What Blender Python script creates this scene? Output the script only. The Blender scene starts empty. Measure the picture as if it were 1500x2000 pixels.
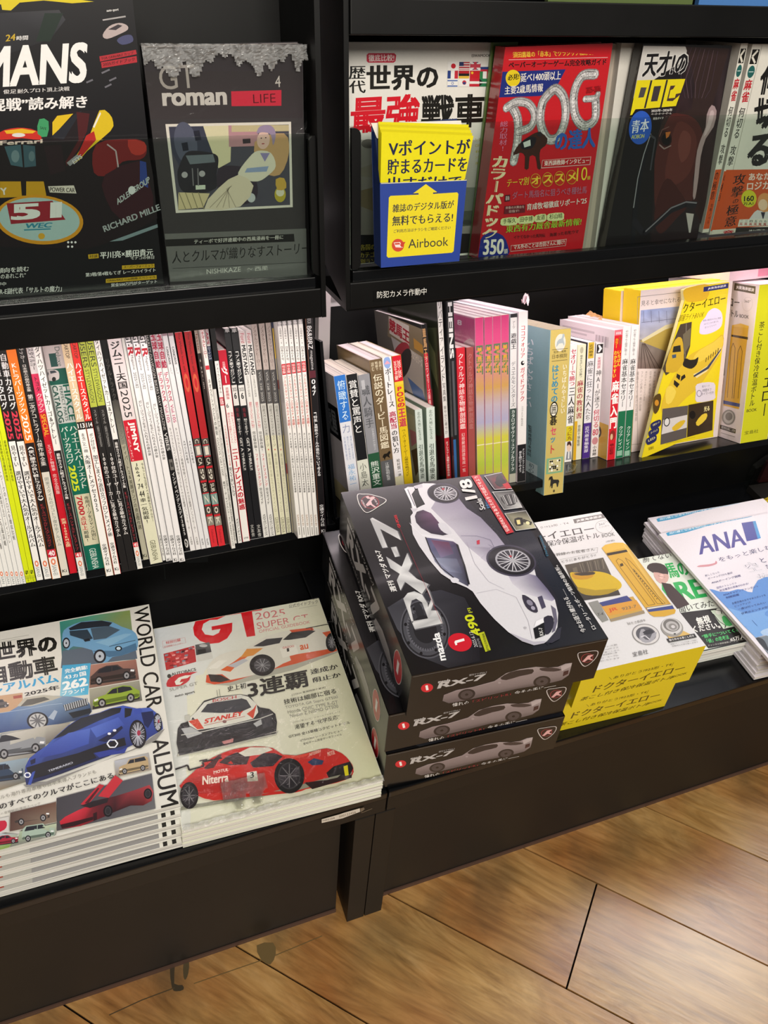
import bpy, math, random
from mathutils import Vector, Matrix, noise
from mathutils.geometry import tessellate_polygon
V = Vector
random.seed(7)
SC = bpy.context.scene
COL = SC.collection

# ------------------------------------------------------------------ camera
FPX = 1562.6
YAW, PIT, ROL = 0.4063, 0.6976, 0.0857
CAM = V((-0.2189, -0.4275, 1.1062))
def _axes():
    cy, sy, cp, sp = math.cos(YAW), math.sin(YAW), math.cos(PIT), math.sin(PIT)
    F = V((sy*cp, cy*cp, -sp)); Rt = V((cy, -sy, 0)); U = Rt.cross(F)
    cr, sr = math.cos(ROL), math.sin(ROL)
    return Rt*cr + U*sr, U*cr - Rt*sr, F
CR, CU, CF = _axes()
cam = bpy.data.cameras.new('camera'); camo = bpy.data.objects.new('camera', cam); COL.objects.link(camo)
cam.sensor_fit = 'HORIZONTAL'; cam.sensor_width = 36; cam.lens = 36*FPX/1500; cam.clip_start = 0.02
camo.matrix_world = Matrix(((CR.x, CU.x, -CF.x, CAM.x), (CR.y, CU.y, -CF.y, CAM.y), (CR.z, CU.z, -CF.z, CAM.z), (0, 0, 0, 1)))
SC.camera = camo

# ------------------------------------------------------------------ world, lights, exposure
w = bpy.data.worlds.new('room_light'); SC.world = w; w.use_nodes = True
w.node_tree.nodes['Background'].inputs[0].default_value = (1.0, 0.95, 0.90, 1)
w.node_tree.nodes['Background'].inputs[1].default_value = 0.13
SC.view_settings.view_transform = 'Standard'; SC.view_settings.look = 'None'
SC.view_settings.gamma = 1; SC.view_settings.use_curve_mapping = False
SC.view_settings.exposure = -0.18
def area(name, loc, target, sx, sy, power, color):
    l = bpy.data.lights.new(name, 'AREA'); l.shape = 'RECTANGLE'; l.size = sx; l.size_y = sy
    l.energy = power; l.color = color
    o = bpy.data.objects.new(name, l); COL.objects.link(o); o.location = loc
    d = V(target) - V(loc); o.rotation_euler = d.to_track_quat('-Z', 'Y').to_euler()
    return o
area('ceiling_lamp', (-0.3, -2.3, 2.4), (-0.1, 0.3, 0.7), 1.8, 0.9, 105, (1.0, 0.94, 0.84))
area('ceiling_lamp', (1.82, 0.50, 2.62), (0.7, 0.0, 0.0), 0.95, 0.55, 27, (0.93, 0.95, 1.0))
area('ceiling_lamp', (1.3, -2.0, 2.4), (0.7, 0.2, 0.6), 1.2, 0.6, 15, (1.0, 0.94, 0.86))

# ------------------------------------------------------------------ pixel to point on a plane of the scene
def ray(p):
    return CR*((p[0]-750)/FPX) - CU*((p[1]-1000)/FPX) + CF
def hit(p, O, N):
    d = ray(p); return CAM + d*((V(O)-CAM).dot(N)/d.dot(N))
def hz(p, z): return hit(p, (0, 0, z), V((0, 0, 1)))
def hy(p, y): return hit(p, (0, y, 0), V((0, 1, 0)))
def hx(p, x): return hit(p, (x, 0, 0), V((1, 0, 0)))
class K:                                   # reading frame of a measured detail
    def __init__(s, x, y, k): s.x, s.y, s.k = x, y, k
    def __call__(s, *pts):
        r = [(s.x+a/s.k, s.y+b/s.k) for a, b in pts]
        return r if len(r) > 1 else r[0]

# ------------------------------------------------------------------ materials
def lin(c):
    if not isinstance(c, str): return c
    r = []
    for i in (0, 2, 4):
        v = int(c[i:i+2], 16)/255
        r.append(v/12.92 if v <= .04045 else ((v+.055)/1.055)**2.4)
    return (*r, 1.0)
def newmat(name):
    m = bpy.data.materials.new(name); m.use_nodes = True
    return m, m.node_tree.nodes, m.node_tree.links, m.node_tree.nodes['Principled BSDF']
def inkmat(name, rough, spec=0.5, coat=0.0, bump=0.0, bscale=60):
    m, n, l, b = newmat(name)
    a = n.new('ShaderNodeAttribute'); a.attribute_name = 'ink'
    tc = n.new('ShaderNodeTexCoord'); nz = n.new('ShaderNodeTexNoise'); nz.inputs['Scale'].default_value = 400; nz.inputs['Detail'].default_value = 2
    l.new(tc.outputs['Object'], nz.inputs['Vector'])
    mr = n.new('ShaderNodeMapRange'); mr.inputs['To Min'].default_value = 0.95; mr.inputs['To Max'].default_value = 1.03
    l.new(nz.outputs['Fac'], mr.inputs['Value'])
    mx = n.new('ShaderNodeVectorMath'); mx.operation = 'SCALE'
    l.new(a.outputs['Color'], mx.inputs[0]); l.new(mr.outputs[0], mx.inputs['Scale'])
    l.new(mx.outputs[0], b.inputs['Base Color'])
    b.inputs['Roughness'].default_value = rough; b.inputs['Specular IOR Level'].default_value = spec
    b.inputs['Coat Weight'].default_value = coat; b.inputs['Coat Roughness'].default_value = 0.06
    if bump:
        n2 = n.new('ShaderNodeTexNoise'); n2.inputs['Scale'].default_value = bscale; n2.inputs['Detail'].default_value = 3
        l.new(tc.outputs['Object'], n2.inputs['Vector'])
        bp = n.new('ShaderNodeBump'); bp.inputs['Strength'].default_value = bump; bp.inputs['Distance'].default_value = 0.002
        l.new(n2.outputs['Fac'], bp.inputs['Height']); l.new(bp.outputs[0], b.inputs['Normal']); l.new(bp.outputs[0], b.inputs['Coat Normal'])
    return m
def pagesmat(name, axis, scale=900):
    m, n, l, b = newmat(name)
    a = n.new('ShaderNodeAttribute'); a.attribute_name = 'ink'
    tc = n.new('ShaderNodeTexCoord'); mp = n.new('ShaderNodeMapping')
    s = [3, 3, 3]; s[axis] = scale; mp.inputs['Scale'].default_value = s
    l.new(tc.outputs['Object'], mp.inputs['Vector'])
    nz = n.new('ShaderNodeTexNoise'); nz.inputs['Scale'].default_value = 1; nz.inputs['Detail'].default_value = 3
    l.new(mp.outputs[0], nz.inputs['Vector'])
    mr = n.new('ShaderNodeMapRange'); mr.inputs['From Min'].default_value = .36; mr.inputs['From Max'].default_value = .62
    mr.inputs['To Min'].default_value = 0.5; mr.inputs['To Max'].default_value = 1.02
    l.new(nz.outputs['Fac'], mr.inputs['Value'])
    mx = n.new('ShaderNodeVectorMath'); mx.operation = 'SCALE'
    l.new(a.outputs['Color'], mx.inputs[0]); l.new(mr.outputs[0], mx.inputs['Scale']); l.new(mx.outputs[0], b.inputs['Base Color'])
    b.inputs['Roughness'].default_value = 0.75
    return m
def plain(name, col, rough, spec=0.5, metal=0, coat=0, var=0.12, scale=14, bump=0.0):
    m, n, l, b = newmat(name)
    tc = n.new('ShaderNodeTexCoord'); nz = n.new('ShaderNodeTexNoise'); nz.inputs['Scale'].default_value = scale; nz.inputs['Detail'].default_value = 6
    l.new(tc.outputs['Object'], nz.inputs['Vector'])
    cr = n.new('ShaderNodeMixRGB'); c = lin(col)
    cr.inputs[1].default_value = (*[v*(1-var) for v in c[:3]], 1); cr.inputs[2].default_value = (*[min(1, v*(1+var)) for v in c[:3]], 1)
    l.new(nz.outputs['Fac'], cr.inputs[0]); l.new(cr.outputs[0], b.inputs['Base Color'])
    mr = n.new('ShaderNodeMapRange'); mr.inputs['To Min'].default_value = rough*.8; mr.inputs['To Max'].default_value = min(1, rough*1.25)
    l.new(nz.outputs['Fac'], mr.inputs['Value']); l.new(mr.outputs[0], b.inputs['Roughness'])
    b.inputs['Specular IOR Level'].default_value = spec; b.inputs['Metallic'].default_value = metal; b.inputs['Coat Weight'].default_value = coat
    if bump:
        bp = n.new('ShaderNodeBump'); bp.inputs['Strength'].default_value = bump; bp.inputs['Distance'].default_value = .001
        l.new(nz.outputs['Fac'], bp.inputs['Height']); l.new(bp.outputs[0], b.inputs['Normal'])
    return m
def clearmat(name, tint, rough, fres=1.45, strength=1.0, bump=0.0, haze=0.0, bscale=30, stretch=(1, 1, 1)):
    m = bpy.data.materials.new(name); m.use_nodes = True; n = m.node_tree.nodes; l = m.node_tree.links
    n.remove(n['Principled BSDF']); out = n['Material Output']
    tr = n.new('ShaderNodeBsdfTransparent'); tr.inputs[0].default_value = lin(tint)
    gl = n.new('ShaderNodeBsdfGlossy'); gl.inputs['Roughness'].default_value = rough
    fr = n.new('ShaderNodeFresnel'); fr.inputs[0].default_value = fres
    mu = n.new('ShaderNodeMath'); mu.operation = 'MULTIPLY'; mu.use_clamp = True; mu.inputs[1].default_value = strength
    ge = n.new('ShaderNodeNewGeometry'); inv = n.new('ShaderNodeMath'); inv.operation = 'SUBTRACT'; inv.inputs[0].default_value = strength
    l.new(ge.outputs['Backfacing'], inv.inputs[1]); inv.use_clamp = True
    l.new(fr.outputs[0], mu.inputs[0]); l.new(inv.outputs[0], mu.inputs[1])
    mx = n.new('ShaderNodeMixShader'); l.new(mu.outputs[0], mx.inputs[0]); l.new(tr.outputs[0], mx.inputs[1]); l.new(gl.outputs[0], mx.inputs[2])
    last = mx
    if haze:
        df = n.new('ShaderNodeBsdfDiffuse'); df.inputs[0].default_value = (.9, .9, .9, 1)
        m2 = n.new('ShaderNodeMixShader'); m2.inputs[0].default_value = haze
        l.new(mx.outputs[0], m2.inputs[1]); l.new(df.outputs[0], m2.inputs[2]); last = m2
    if bump:
        tc = n.new('ShaderNodeTexCoord'); mp = n.new('ShaderNodeMapping'); mp.inputs['Scale'].default_value = stretch
        l.new(tc.outputs['Object'], mp.inputs[0])
        nz = n.new('ShaderNodeTexNoise'); nz.inputs['Scale'].default_value = bscale; nz.inputs['Detail'].default_value = 4; nz.inputs['Distortion'].default_value = 1.5
        l.new(mp.outputs[0], nz.inputs['Vector'])
        bp = n.new('ShaderNodeBump'); bp.inputs['Strength'].default_value = bump; bp.inputs['Distance'].default_value = .004
        l.new(nz.outputs['Fac'], bp.inputs['Height']); l.new(bp.outputs[0], gl.inputs['Normal'])
    l.new(last.outputs[0], out.inputs[0])
    return m
M_INK = inkmat('gloss_printed_paper', 0.28)
M_MATTE = inkmat('matt_printed_paper', 0.5)
M_LAM = inkmat('laminated_card', 0.26, 0.4, 0.08, 0.04, 9)
M_WRAPPED = inkmat('film_wrapped_print', 0.2, 0.6, 0.6, 0.35, 45)
M_PX = pagesmat('page_edges_upright', 0, 900)
M_PZ = pagesmat('page_edges_flat', 2, 900)
M_BLACK = plain('black_laminate', '060606', 0.4, 0.26, bump=0.02)
M_TRAY = plain('black_gloss_laminate', '090a0c', 0.2, 0.4)
M_BROWN = plain('dark_brown_laminate', '17130f', 0.5, 0.3, var=.1, scale=3)
M_SKIRT = plain('worn_brown_edge', '4a3328', 0.6)
M_PALE = plain('pale_metal', 'd9d2d0', 0.4)
M_CHROME = plain('worn_steel_edge', '8f8f8c', 0.3, metal=.8)
M_CLEAR = clearmat('clear_acrylic', 'eef3f0', 0.02, 1.45, 1.1)
M_FILM = clearmat('shrink_film', 'fbfbf8', 0.12, 1.5, 1.0, 0.7, 0.0, 18, (1, 1, 3))
M_FILM3 = clearmat('glinting_film', 'fbfbf0', 0.08, 1.6, 1.8, 1.0, 0.06, 70, (1, .4, 1))
M_FILM2 = clearmat('crumpled_film', 'f8f8f2', 0.10, 1.6, 1.6, 1.0, 0.26, 50, (1, 1, 1))

# ------------------------------------------------------------------ mesh building
class MB:
    def __init__(s): s.v = []; s.f = []; s.c = []; s.m = []
    def tri(s, pts, col, mi=0):                    # pts in world space; col one colour or one per point
        n = len(pts)
        cols = [lin(c) for c in col] if isinstance(col, (list,)) else [lin(col)]*n
        b = len(s.v); s.v += [V(p) for p in pts]
        if n <= 4: s.f.append(tuple(range(b, b+n))); s.c.append(cols); s.m.append(mi)
        else:
            for t in tessellate_polygon([[V(p) for p in pts]]):
                s.f.append(tuple(b+i for i in t)); s.c.append([cols[i] for i in t]); s.m.append(mi)
    def box(s, F, x0, x1, y0, y1, z0, z1, col, mi=0, skip=''):
        P = lambda x, y, z: F @ V((x, y, z))
        q = {'-z': [(x0, y1, z0), (x1, y1, z0), (x1, y0, z0), (x0, y0, z0)], '+z': [(x0, y0, z1), (x1, y0, z1), (x1, y1, z1), (x0, y1, z1)],
             '-y': [(x0, y0, z0), (x1, y0, z0), (x1, y0, z1), (x0, y0, z1)], '+y': [(x1, y1, z0), (x0, y1, z0), (x0, y1, z1), (x1, y1, z1)],
             '-x': [(x0, y1, z0), (x0, y0, z0), (x0, y0, z1), (x0, y1, z1)], '+x': [(x1, y0, z0), (x1, y1, z0), (x1, y1, z1), (x1, y0, z1)]}
        for k, f in q.items():
            if k in skip.split(','): continue
            s.tri([P(*p) for p in f], col[k] if isinstance(col, dict) else col, mi)
    def build(s, name, mats, parent=None, bevel=0, smooth=False):
        if not isinstance(mats, (list, tuple)): mats = [mats]
        inv = parent.matrix_world.inverted() if parent is not None else Matrix()
        if parent is None:
            c = sum(s.v, V())/max(1, len(s.v)); zmin = min(p.z for p in s.v); c.z = zmin
            T = Matrix.Translation(c); inv = T.inverted()
        me = bpy.data.meshes.new(name); me.from_pydata([inv @ p for p in s.v], [], s.f)
        at = me.color_attributes.new('ink', 'FLOAT_COLOR', 'CORNER')
        buf = []
        for c in s.c:
            for k in c: buf += k
        at.data.foreach_set('color', buf)
        for m in mats: me.materials.append(m)
        me.polygons.foreach_set('material_index', s.m)
        o = bpy.data.objects.new(name, me); COL.objects.link(o)
        if parent is not None: o.parent = parent
        else: o.matrix_world = T
        if bevel:
            import bmesh
            bm = bmesh.new(); bm.from_mesh(me); bmesh.ops.remove_doubles(bm, verts=bm.verts, dist=1e-6)
            bmesh.ops.bevel(bm, geom=[e for e in bm.edges if len(e.link_faces) == 2 and e.calc_face_angle(0) > .5], offset=bevel, segments=2, affect='EDGES', profile=.6)
            bm.to_mesh(me); bm.free()
        if smooth: me.polygons.foreach_set('use_smooth', [True]*len(me.polygons))
        return o
def frame(O, X, Y, Z):
    return Matrix(((X.x, Y.x, Z.x, O.x), (X.y, Y.y, Z.y, O.y), (X.z, Y.z, Z.z, O.z), (0, 0, 0, 1)))
def flat(x, y, z, a):
    return Matrix.Translation((x, y, z)) @ Matrix.Rotation(a, 4, 'Z')
def thing(name, label, cat, F=None, group=None):
    o = bpy.data.objects.new(name, None); COL.objects.link(o); o.empty_display_size = .02
    if F is not None: o.matrix_world = F
    o['label'] = label; o['category'] = cat
    if group: o['group'] = group
    return o
def tag(o, label, cat, group=None):
    o['label'] = label; o['category'] = cat
    if group: o['group'] = group
    return o
def struct(o): o['kind'] = 'structure'; return o

# ------------------------------------------------------------------ lettering
_gl = {}
def glyph(s, bold=0.0, res=1):
    k = (s, bold, res)
    if k not in _gl:
        cu = bpy.data.curves.new('t', 'FONT'); cu.body = s; cu.resolution_u = 4 if s.isascii() else 2 if bold > 0 else res; cu.offset = min(bold, 0)
        o = bpy.data.objects.new('t', cu)
        me = o.to_mesh()
        vs = [(v.co.x, v.co.y) for v in me.vertices]; fs = [tuple(p.vertices) for p in me.polygons]
        o.to_mesh_clear(); bpy.data.objects.remove(o); bpy.data.curves.remove(cu)
        if bold > 0 and vs:                  # heavier weights: the same outline printed a few times, slightly apart
            n0 = len(vs); d = bold*.55; sh = [(-d, 0), (d, 0)] if bold < .05 else [(-d, -d*.6), (d, -d*.6), (-d, d*.6), (d, d*.6)]
            v0 = vs; f0 = fs; vs = []; fs = []
            for k_, (a, b_) in enumerate(sh): vs += [(x+a, y+b_) for x, y in v0]; fs += [tuple(i+k_*n0 for i in f) for f in f0]
            vs = [(x, y, (i//n0)*LU*.8) for i, (x, y) in enumerate(vs)]
        else: vs = [(x, y, 0) for x, y in vs]
        if vs:
            xs = [v[0] for v in vs]; ys = [v[1] for v in vs]; bb = (min(xs), min(ys), max(xs), max(ys))
        else: bb = (0, 0, 1, 1)
        _gl[k] = (vs, fs, bb)
    return _gl[k]
ROT = set('ー〜～()（）「」『』…-―')
LU = 0.000009
class Face:                                   # a flat printed face: world origin, two axes, outward normal
    def __init__(s, mb, O, X, Y, N, mi=0, lift=0.00008):
        s.mb, s.O, s.X, s.Y, s.N, s.mi, s.l = mb, V(O), V(X).normalized(), V(Y).normalized(), V(N).normalized(), mi, lift
        s.clip = None
    def uv(s, p):
        h = hit(p, s.O, s.N) - s.O; return (h.dot(s.X), h.dot(s.Y))
    def w(s, u, l=None): return s.O + s.X*u[0] + s.Y*u[1] + s.N*(s.l if l is None else l)
    def up(s): s.l += LU
    def U(s, pts, col, px=False):
        if px: pts = [s.uv(p) for p in pts]
        if s.clip: pts = [(min(max(u, s.clip[0]), s.clip[2]), min(max(v, s.clip[1]), s.clip[3])) for u, v in pts]
        pts = [p for i, p in enumerate(pts) if (V(p)-V(pts[i-1])).length > 1e-6]
        if len(pts) < 3 or (isinstance(col, list) and len(col) != len(pts)): 
            if len(pts) < 3: return
            col = col[0]
        s.mb.tri([s.w(p) for p in pts], col, s.mi); s.up()
    def P(s, pts, col, sm=0):                 # polygon from measured points
        if sm: pts = smooth(pts, sm)
        s.U(pts, col, True)
    def R(s, a, b, col):                      # rectangle in face metres
        s.U([a, (b[0], a[1]), b, (a[0], b[1])], col)
    def Q(s, bl, br, tl, col):                # parallelogram from measured points
        s.P([bl, br, (br[0]+tl[0]-bl[0], br[1]+tl[1]-bl[1]), tl], col)
    def L(s, pts, wd, col, px=True):          # stroke, width in metres
        if px: pts = [s.uv(p) for p in pts]
        for a, b in zip(pts, pts[1:]):
            d = V((b[0]-a[0], b[1]-a[1]))
            if d.length < 1e-6: continue
            d.normalize(); q = V((-d.y, d.x))*wd/2
            s.mb.tri([s.w(V(a)+q), s.w(V(a)-q), s.w(V(b)-q), s.w(V(b)+q)], col, s.mi)
        s.up()
    def G(s, q, cols, nx=8, ny=8, amp=.12, seed=0):   # printed photo ground: four measured corners (tl, tr, br, bl), soft mottled blend
        c = [s.uv(p) for p in q]; k = [lin(x) for x in cols]
        def at(u, v): return tuple((c[0][i]*(1-u)+c[1][i]*u)*(1-v)+(c[3][i]*(1-u)+c[2][i]*u)*v for i in (0, 1))
        def co(u, v):
            n_ = 1+amp*3*noise.noise(V((u*5+seed*7.3, v*5+seed, seed*1.7))); return tuple(((k[0][i]*(1-u)+k[1][i]*u)*(1-v)+(k[3][i]*(1-u)+k[2][i]*u)*v)*n_ for i in range(3))+(1.0,)
        for i in range(nx):
            for j in range(ny):
                U = [(i/nx, j/ny), ((i+1)/nx, j/ny), ((i+1)/nx, (j+1)/ny), (i/nx, (j+1)/ny)]
                s.U([at(*w_) for w_ in U], [co(*w_) for w_ in U]); s.l -= LU
        s.up()
    def E(s, c, rx, ry, col, ang=0, n=28, px=True):   # ellipse, radii in pixels of the measured frame
        pts = []
        ca, sa = math.cos(math.radians(ang)), math.sin(math.radians(ang))
        for i in range(n):
            t = 2*math.pi*i/n; a, b = rx*math.cos(t), ry*math.sin(t)
            pts.append((c[0]+a*ca-b*sa, c[1]+a*sa+b*ca))
        s.U(pts, col, px)
    def put(s, g, bl, ux, uy, col):
        vs, fs, bb = g
        W = bb[2]-bb[0] or 1; H = bb[3]-bb[1] or 1
        b = len(s.mb.v); c = lin(col)
        bl, ux, uy = V(bl), V(ux), V(uy)
        for x, y, dz in vs:
            q = bl + ux*((x-bb[0])/W) + uy*((y-bb[1])/H)
            if s.clip: q = V((min(max(q.x, s.clip[0]), s.clip[2]), min(max(q.y, s.clip[1]), s.clip[3])))
            s.mb.v.append(s.w(q, s.l+dz))
        for f in fs:
            s.mb.f.append(tuple(b+i for i in f)); s.mb.c.append([c]*len(f)); s.mb.m.append(s.mi)
    def T(s, t, bl, br, tl, col, bold=0.02, px=True, res=1):
        if px: bl, br, tl = s.uv(bl), s.uv(br), s.uv(tl)
        bl, br, tl = V(bl), V(br), V(tl)
        s.put(glyph(t, bold, res), bl, br-bl, tl-bl, col); s.l += 3*LU
    def Tc(s, t, a, b, h, col, bold=0.02):    # line of text: baseline from a to b (measured), height h metres square to it
        a, b = V(s.uv(a)), V(s.uv(b)); d = (b-a).normalized()
        s.put(glyph(t, bold, 1), a, b-a, V((-d.y, d.x))*h, col); s.up()
    def VT(s, t, a, b, wd, col, bold=0.02, px=True, res=1):    # upright characters stacked from a down to b
        if px: a, b = s.uv(a), s.uv(b)
        a, b = V(a), V(b); d = (b-a); n = len(t); cell = d.length/n; d.normalize(); r = V((-d.y, d.x))
        for i, ch in enumerate(t):
            if ch in ' 　': continue
            c = a + d*cell*(i+.5); h = cell*.9
            g = glyph(ch, bold, res); bb = g[2]
            kw = min(1, (bb[2]-bb[0])/.95)*wd if ch not in ROT else wd
            if ch in ROT:
                kk = min(1, (bb[3]-bb[1])/.95)*wd
                s.put(g, c - d*h/2 - r*kk/2, d*h, r*kk, col)
            else:
                kh = min(1, (bb[3]-bb[1])/.85)*h
                s.put(g, c - r*kw/2 + d*kh/2, r*kw, d*(-kh), col)
        s.up()
    def RT(s, t, a, b, wd, col, bold=0.02, px=True, res=1):     # line of text turned a quarter clockwise, running a to b
        if px: a, b = s.uv(a), s.uv(b)
        a, b = V(a), V(b); d = b-a; r = V((-d.y, d.x)).normalized()
        s.put(glyph(t, bold, res), a - r*wd/2, d, r*wd, col); s.up()
def smooth(p, k):
    r = []; n = len(p)
    for i in range(n):
        a, b, c, d = p[i-1], p[i], p[(i+1) % n], p[(i+2) % n]
        for j in range(k):
            t = j/k
            r.append(tuple(.5*((2*b[q]) + (-a[q]+c[q])*t + (2*a[q]-5*b[q]+4*c[q]-d[q])*t*t + (-a[q]+3*b[q]-3*c[q]+d[q])*t**3) for q in (0, 1)))
    return r
def mixc(a, b, t):
    a, b = lin(a), lin(b); return tuple(a[i]*(1-t)+b[i]*t for i in range(4))
# ------------------------------------------------------------------ structure: floor of diagonal planks, wall behind
ZT = 0.3022                               # top of the low display tray
I4 = Matrix()
m, n, l, b = newmat('amber_wood_plank'); M_WOOD = m
tc = n.new('ShaderNodeTexCoord'); oi = n.new('ShaderNodeObjectInfo'); mp = n.new('ShaderNodeMapping'); mp.inputs['Scale'].default_value = (3.0, 14, 1)
ad = n.new('ShaderNodeVectorMath'); ad.operation = 'ADD'; l.new(tc.outputs['Object'], ad.inputs[0])
sc_ = n.new('ShaderNodeVectorMath'); sc_.operation = 'SCALE'; sc_.inputs['Scale'].default_value = 9; l.new(oi.outputs['Random'], sc_.inputs[0])
cx = n.new('ShaderNodeCombineXYZ'); l.new(oi.outputs['Random'], cx.inputs[0]); l.new(oi.outputs['Random'], cx.inputs[1]); l.new(cx.outputs[0], sc_.inputs[0])
l.new(sc_.outputs[0], ad.inputs[1]); l.new(ad.outputs[0], mp.inputs[0])
nz = n.new('ShaderNodeTexNoise'); nz.inputs['Scale'].default_value = 1.6; nz.inputs['Detail'].default_value = 8; nz.inputs['Roughness'].default_value = .62; nz.inputs['Distortion'].default_value = 2.2
l.new(mp.outputs[0], nz.inputs['Vector'])
r1 = n.new('ShaderNodeValToRGB'); e = r1.color_ramp.elements
e[0].position = .28; e[0].color = lin('85602f'); e[1].position = .72; e[1].color = lin('c9a269')
e_ = e.new(.42); e_.color = lin('a47c45'); e_ = e.new(.55); e_.color = lin('b78f55')
l.new(nz.outputs['Fac'], r1.inputs[0])
n2 = n.new('ShaderNodeTexNoise'); n2.inputs['Scale'].default_value = 5; n2.inputs['Detail'].default_value = 3; l.new(ad.outputs[0], n2.inputs['Vector'])
mx = n.new('ShaderNodeMixRGB'); mx.blend_type = 'MULTIPLY'; mx.inputs[2].default_value = lin('d8a27c')
mr = n.new('ShaderNodeMapRange'); mr.inputs['From Min'].default_value = .42; mr.inputs['From Max'].default_value = .7; mr.inputs['To Max'].default_value = .75; l.new(n2.outputs['Fac'], mr.inputs['Value'])
l.new(mr.outputs[0], mx.inputs[0]); l.new(r1.outputs[0], mx.inputs[1])
mp3 = n.new('ShaderNodeMapping'); mp3.inputs['Scale'].default_value = (14, 130, 1); l.new(ad.outputs[0], mp3.inputs[0])
n3 = n.new('ShaderNodeTexNoise'); n3.inputs['Scale'].default_value = 1.4; n3.inputs['Detail'].default_value = 5; l.new(mp3.outputs[0], n3.inputs['Vector'])
r3 = n.new('ShaderNodeMapRange'); r3.inputs['From Min'].default_value = .36; r3.inputs['From Max'].default_value = .56; r3.inputs['To Min'].default_value = .82; r3.inputs['To Max'].default_value = 1.0; l.new(n3.outputs['Fac'], r3.inputs['Value'])
# grime worn in along the foot of the fixture
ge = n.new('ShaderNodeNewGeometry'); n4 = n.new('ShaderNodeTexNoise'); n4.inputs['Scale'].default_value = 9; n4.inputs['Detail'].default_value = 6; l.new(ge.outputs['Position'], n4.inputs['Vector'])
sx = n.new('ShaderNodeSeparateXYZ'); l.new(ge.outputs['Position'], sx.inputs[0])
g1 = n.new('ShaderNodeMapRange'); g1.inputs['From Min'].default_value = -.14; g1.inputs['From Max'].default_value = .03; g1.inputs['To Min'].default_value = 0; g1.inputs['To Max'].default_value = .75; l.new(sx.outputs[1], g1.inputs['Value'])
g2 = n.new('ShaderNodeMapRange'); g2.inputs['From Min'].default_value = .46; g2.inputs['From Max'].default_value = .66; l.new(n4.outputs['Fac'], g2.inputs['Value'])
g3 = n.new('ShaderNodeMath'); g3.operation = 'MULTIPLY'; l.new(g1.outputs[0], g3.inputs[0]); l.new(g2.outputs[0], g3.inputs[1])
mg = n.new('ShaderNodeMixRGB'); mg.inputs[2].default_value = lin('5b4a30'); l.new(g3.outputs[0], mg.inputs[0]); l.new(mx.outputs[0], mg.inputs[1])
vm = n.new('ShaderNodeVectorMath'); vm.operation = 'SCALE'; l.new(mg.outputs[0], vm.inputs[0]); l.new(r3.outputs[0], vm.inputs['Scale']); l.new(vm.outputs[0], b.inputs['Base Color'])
b.inputs['Roughness'].default_value = .27; b.inputs['Specular IOR Level'].default_value = .55; b.inputs['Coat Weight'].default_value = .5; b.inputs['Coat Roughness'].default_value = .34
bp = n.new('ShaderNodeBump'); bp.inputs['Strength'].default_value = .12; bp.inputs['Distance'].default_value = .0012; l.new(n3.outputs['Fac'], bp.inputs['Height']); l.new(bp.outputs[0], b.inputs['Normal'])

fb = MB(); fb.box(I4, -1.6, 2.2, -2.4, 1.6, -.03, -.006, '1a130d')
floor = struct(fb.build('floor', plain('dark_floor_joint', '17110c', .8)))
AL = -0.8113; ax = V((math.cos(AL), math.sin(AL), 0)); ay = V((-ax.y, ax.x, 0))
OFF = [0.0325+0.1527*k for k in range(-9, 10)]
for k, o0 in enumerate(OFF[:-1]):
    s0 = 0.2605 if k == 9 else (0.2605 - .45 if k % 2 == 0 else 0.2605)
    if k in (7, 8, 10, 11): s0 = {7: .80-.46, 8: .55, 10: -.23, 11: .84}[k]
    if k == 6: s0 = .12
    if k == 5: s0 = .3
    for j in range(-3, 3):
        a = s0 + .92*j; c = ax*(a+.46) + ay*(o0+.07635)
        if not (-1.2 < c.x < 1.6 and -1.1 < c.y < .6): continue
        F = frame(V((c.x, c.y, 0)), ax, ay, V((0, 0, 1)))
        pb = MB(); pb.box(F, -.4588, .4588, -.0752, .0752, -.006, 0, 'ffffff', 0, '-z')
        t = bpy.data.objects.new('plank', None)
        me = bpy.data.meshes.new('plank'); me.from_pydata([F.inverted() @ p for p in pb.v], [], pb.f); me.materials.append(M_WOOD)
        po = bpy.data.objects.new('plank', me); COL.objects.link(po); bpy.data.objects.remove(t)
        po.parent = floor; po.matrix_world = F
bpy.context.view_layer.update()
for o in COL.objects:
    if o.name.startswith('plank'):
        pass
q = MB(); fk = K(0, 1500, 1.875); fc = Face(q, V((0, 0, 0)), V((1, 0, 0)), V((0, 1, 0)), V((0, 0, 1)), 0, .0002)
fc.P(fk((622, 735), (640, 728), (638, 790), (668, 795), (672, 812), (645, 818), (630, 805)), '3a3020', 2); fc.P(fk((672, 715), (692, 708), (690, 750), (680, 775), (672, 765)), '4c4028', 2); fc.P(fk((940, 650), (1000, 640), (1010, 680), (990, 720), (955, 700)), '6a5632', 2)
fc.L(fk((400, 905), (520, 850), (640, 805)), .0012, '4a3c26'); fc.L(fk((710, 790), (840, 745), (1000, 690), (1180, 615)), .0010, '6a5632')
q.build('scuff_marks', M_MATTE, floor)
wb = MB(); wb.box(I4, -1.6, 2.2, .98, 1.02, -.03, 2.6, 'e9e2df')
struct(wb.build('wall_back', plain('pale_wall', 'e6dedb', .8)))

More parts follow.
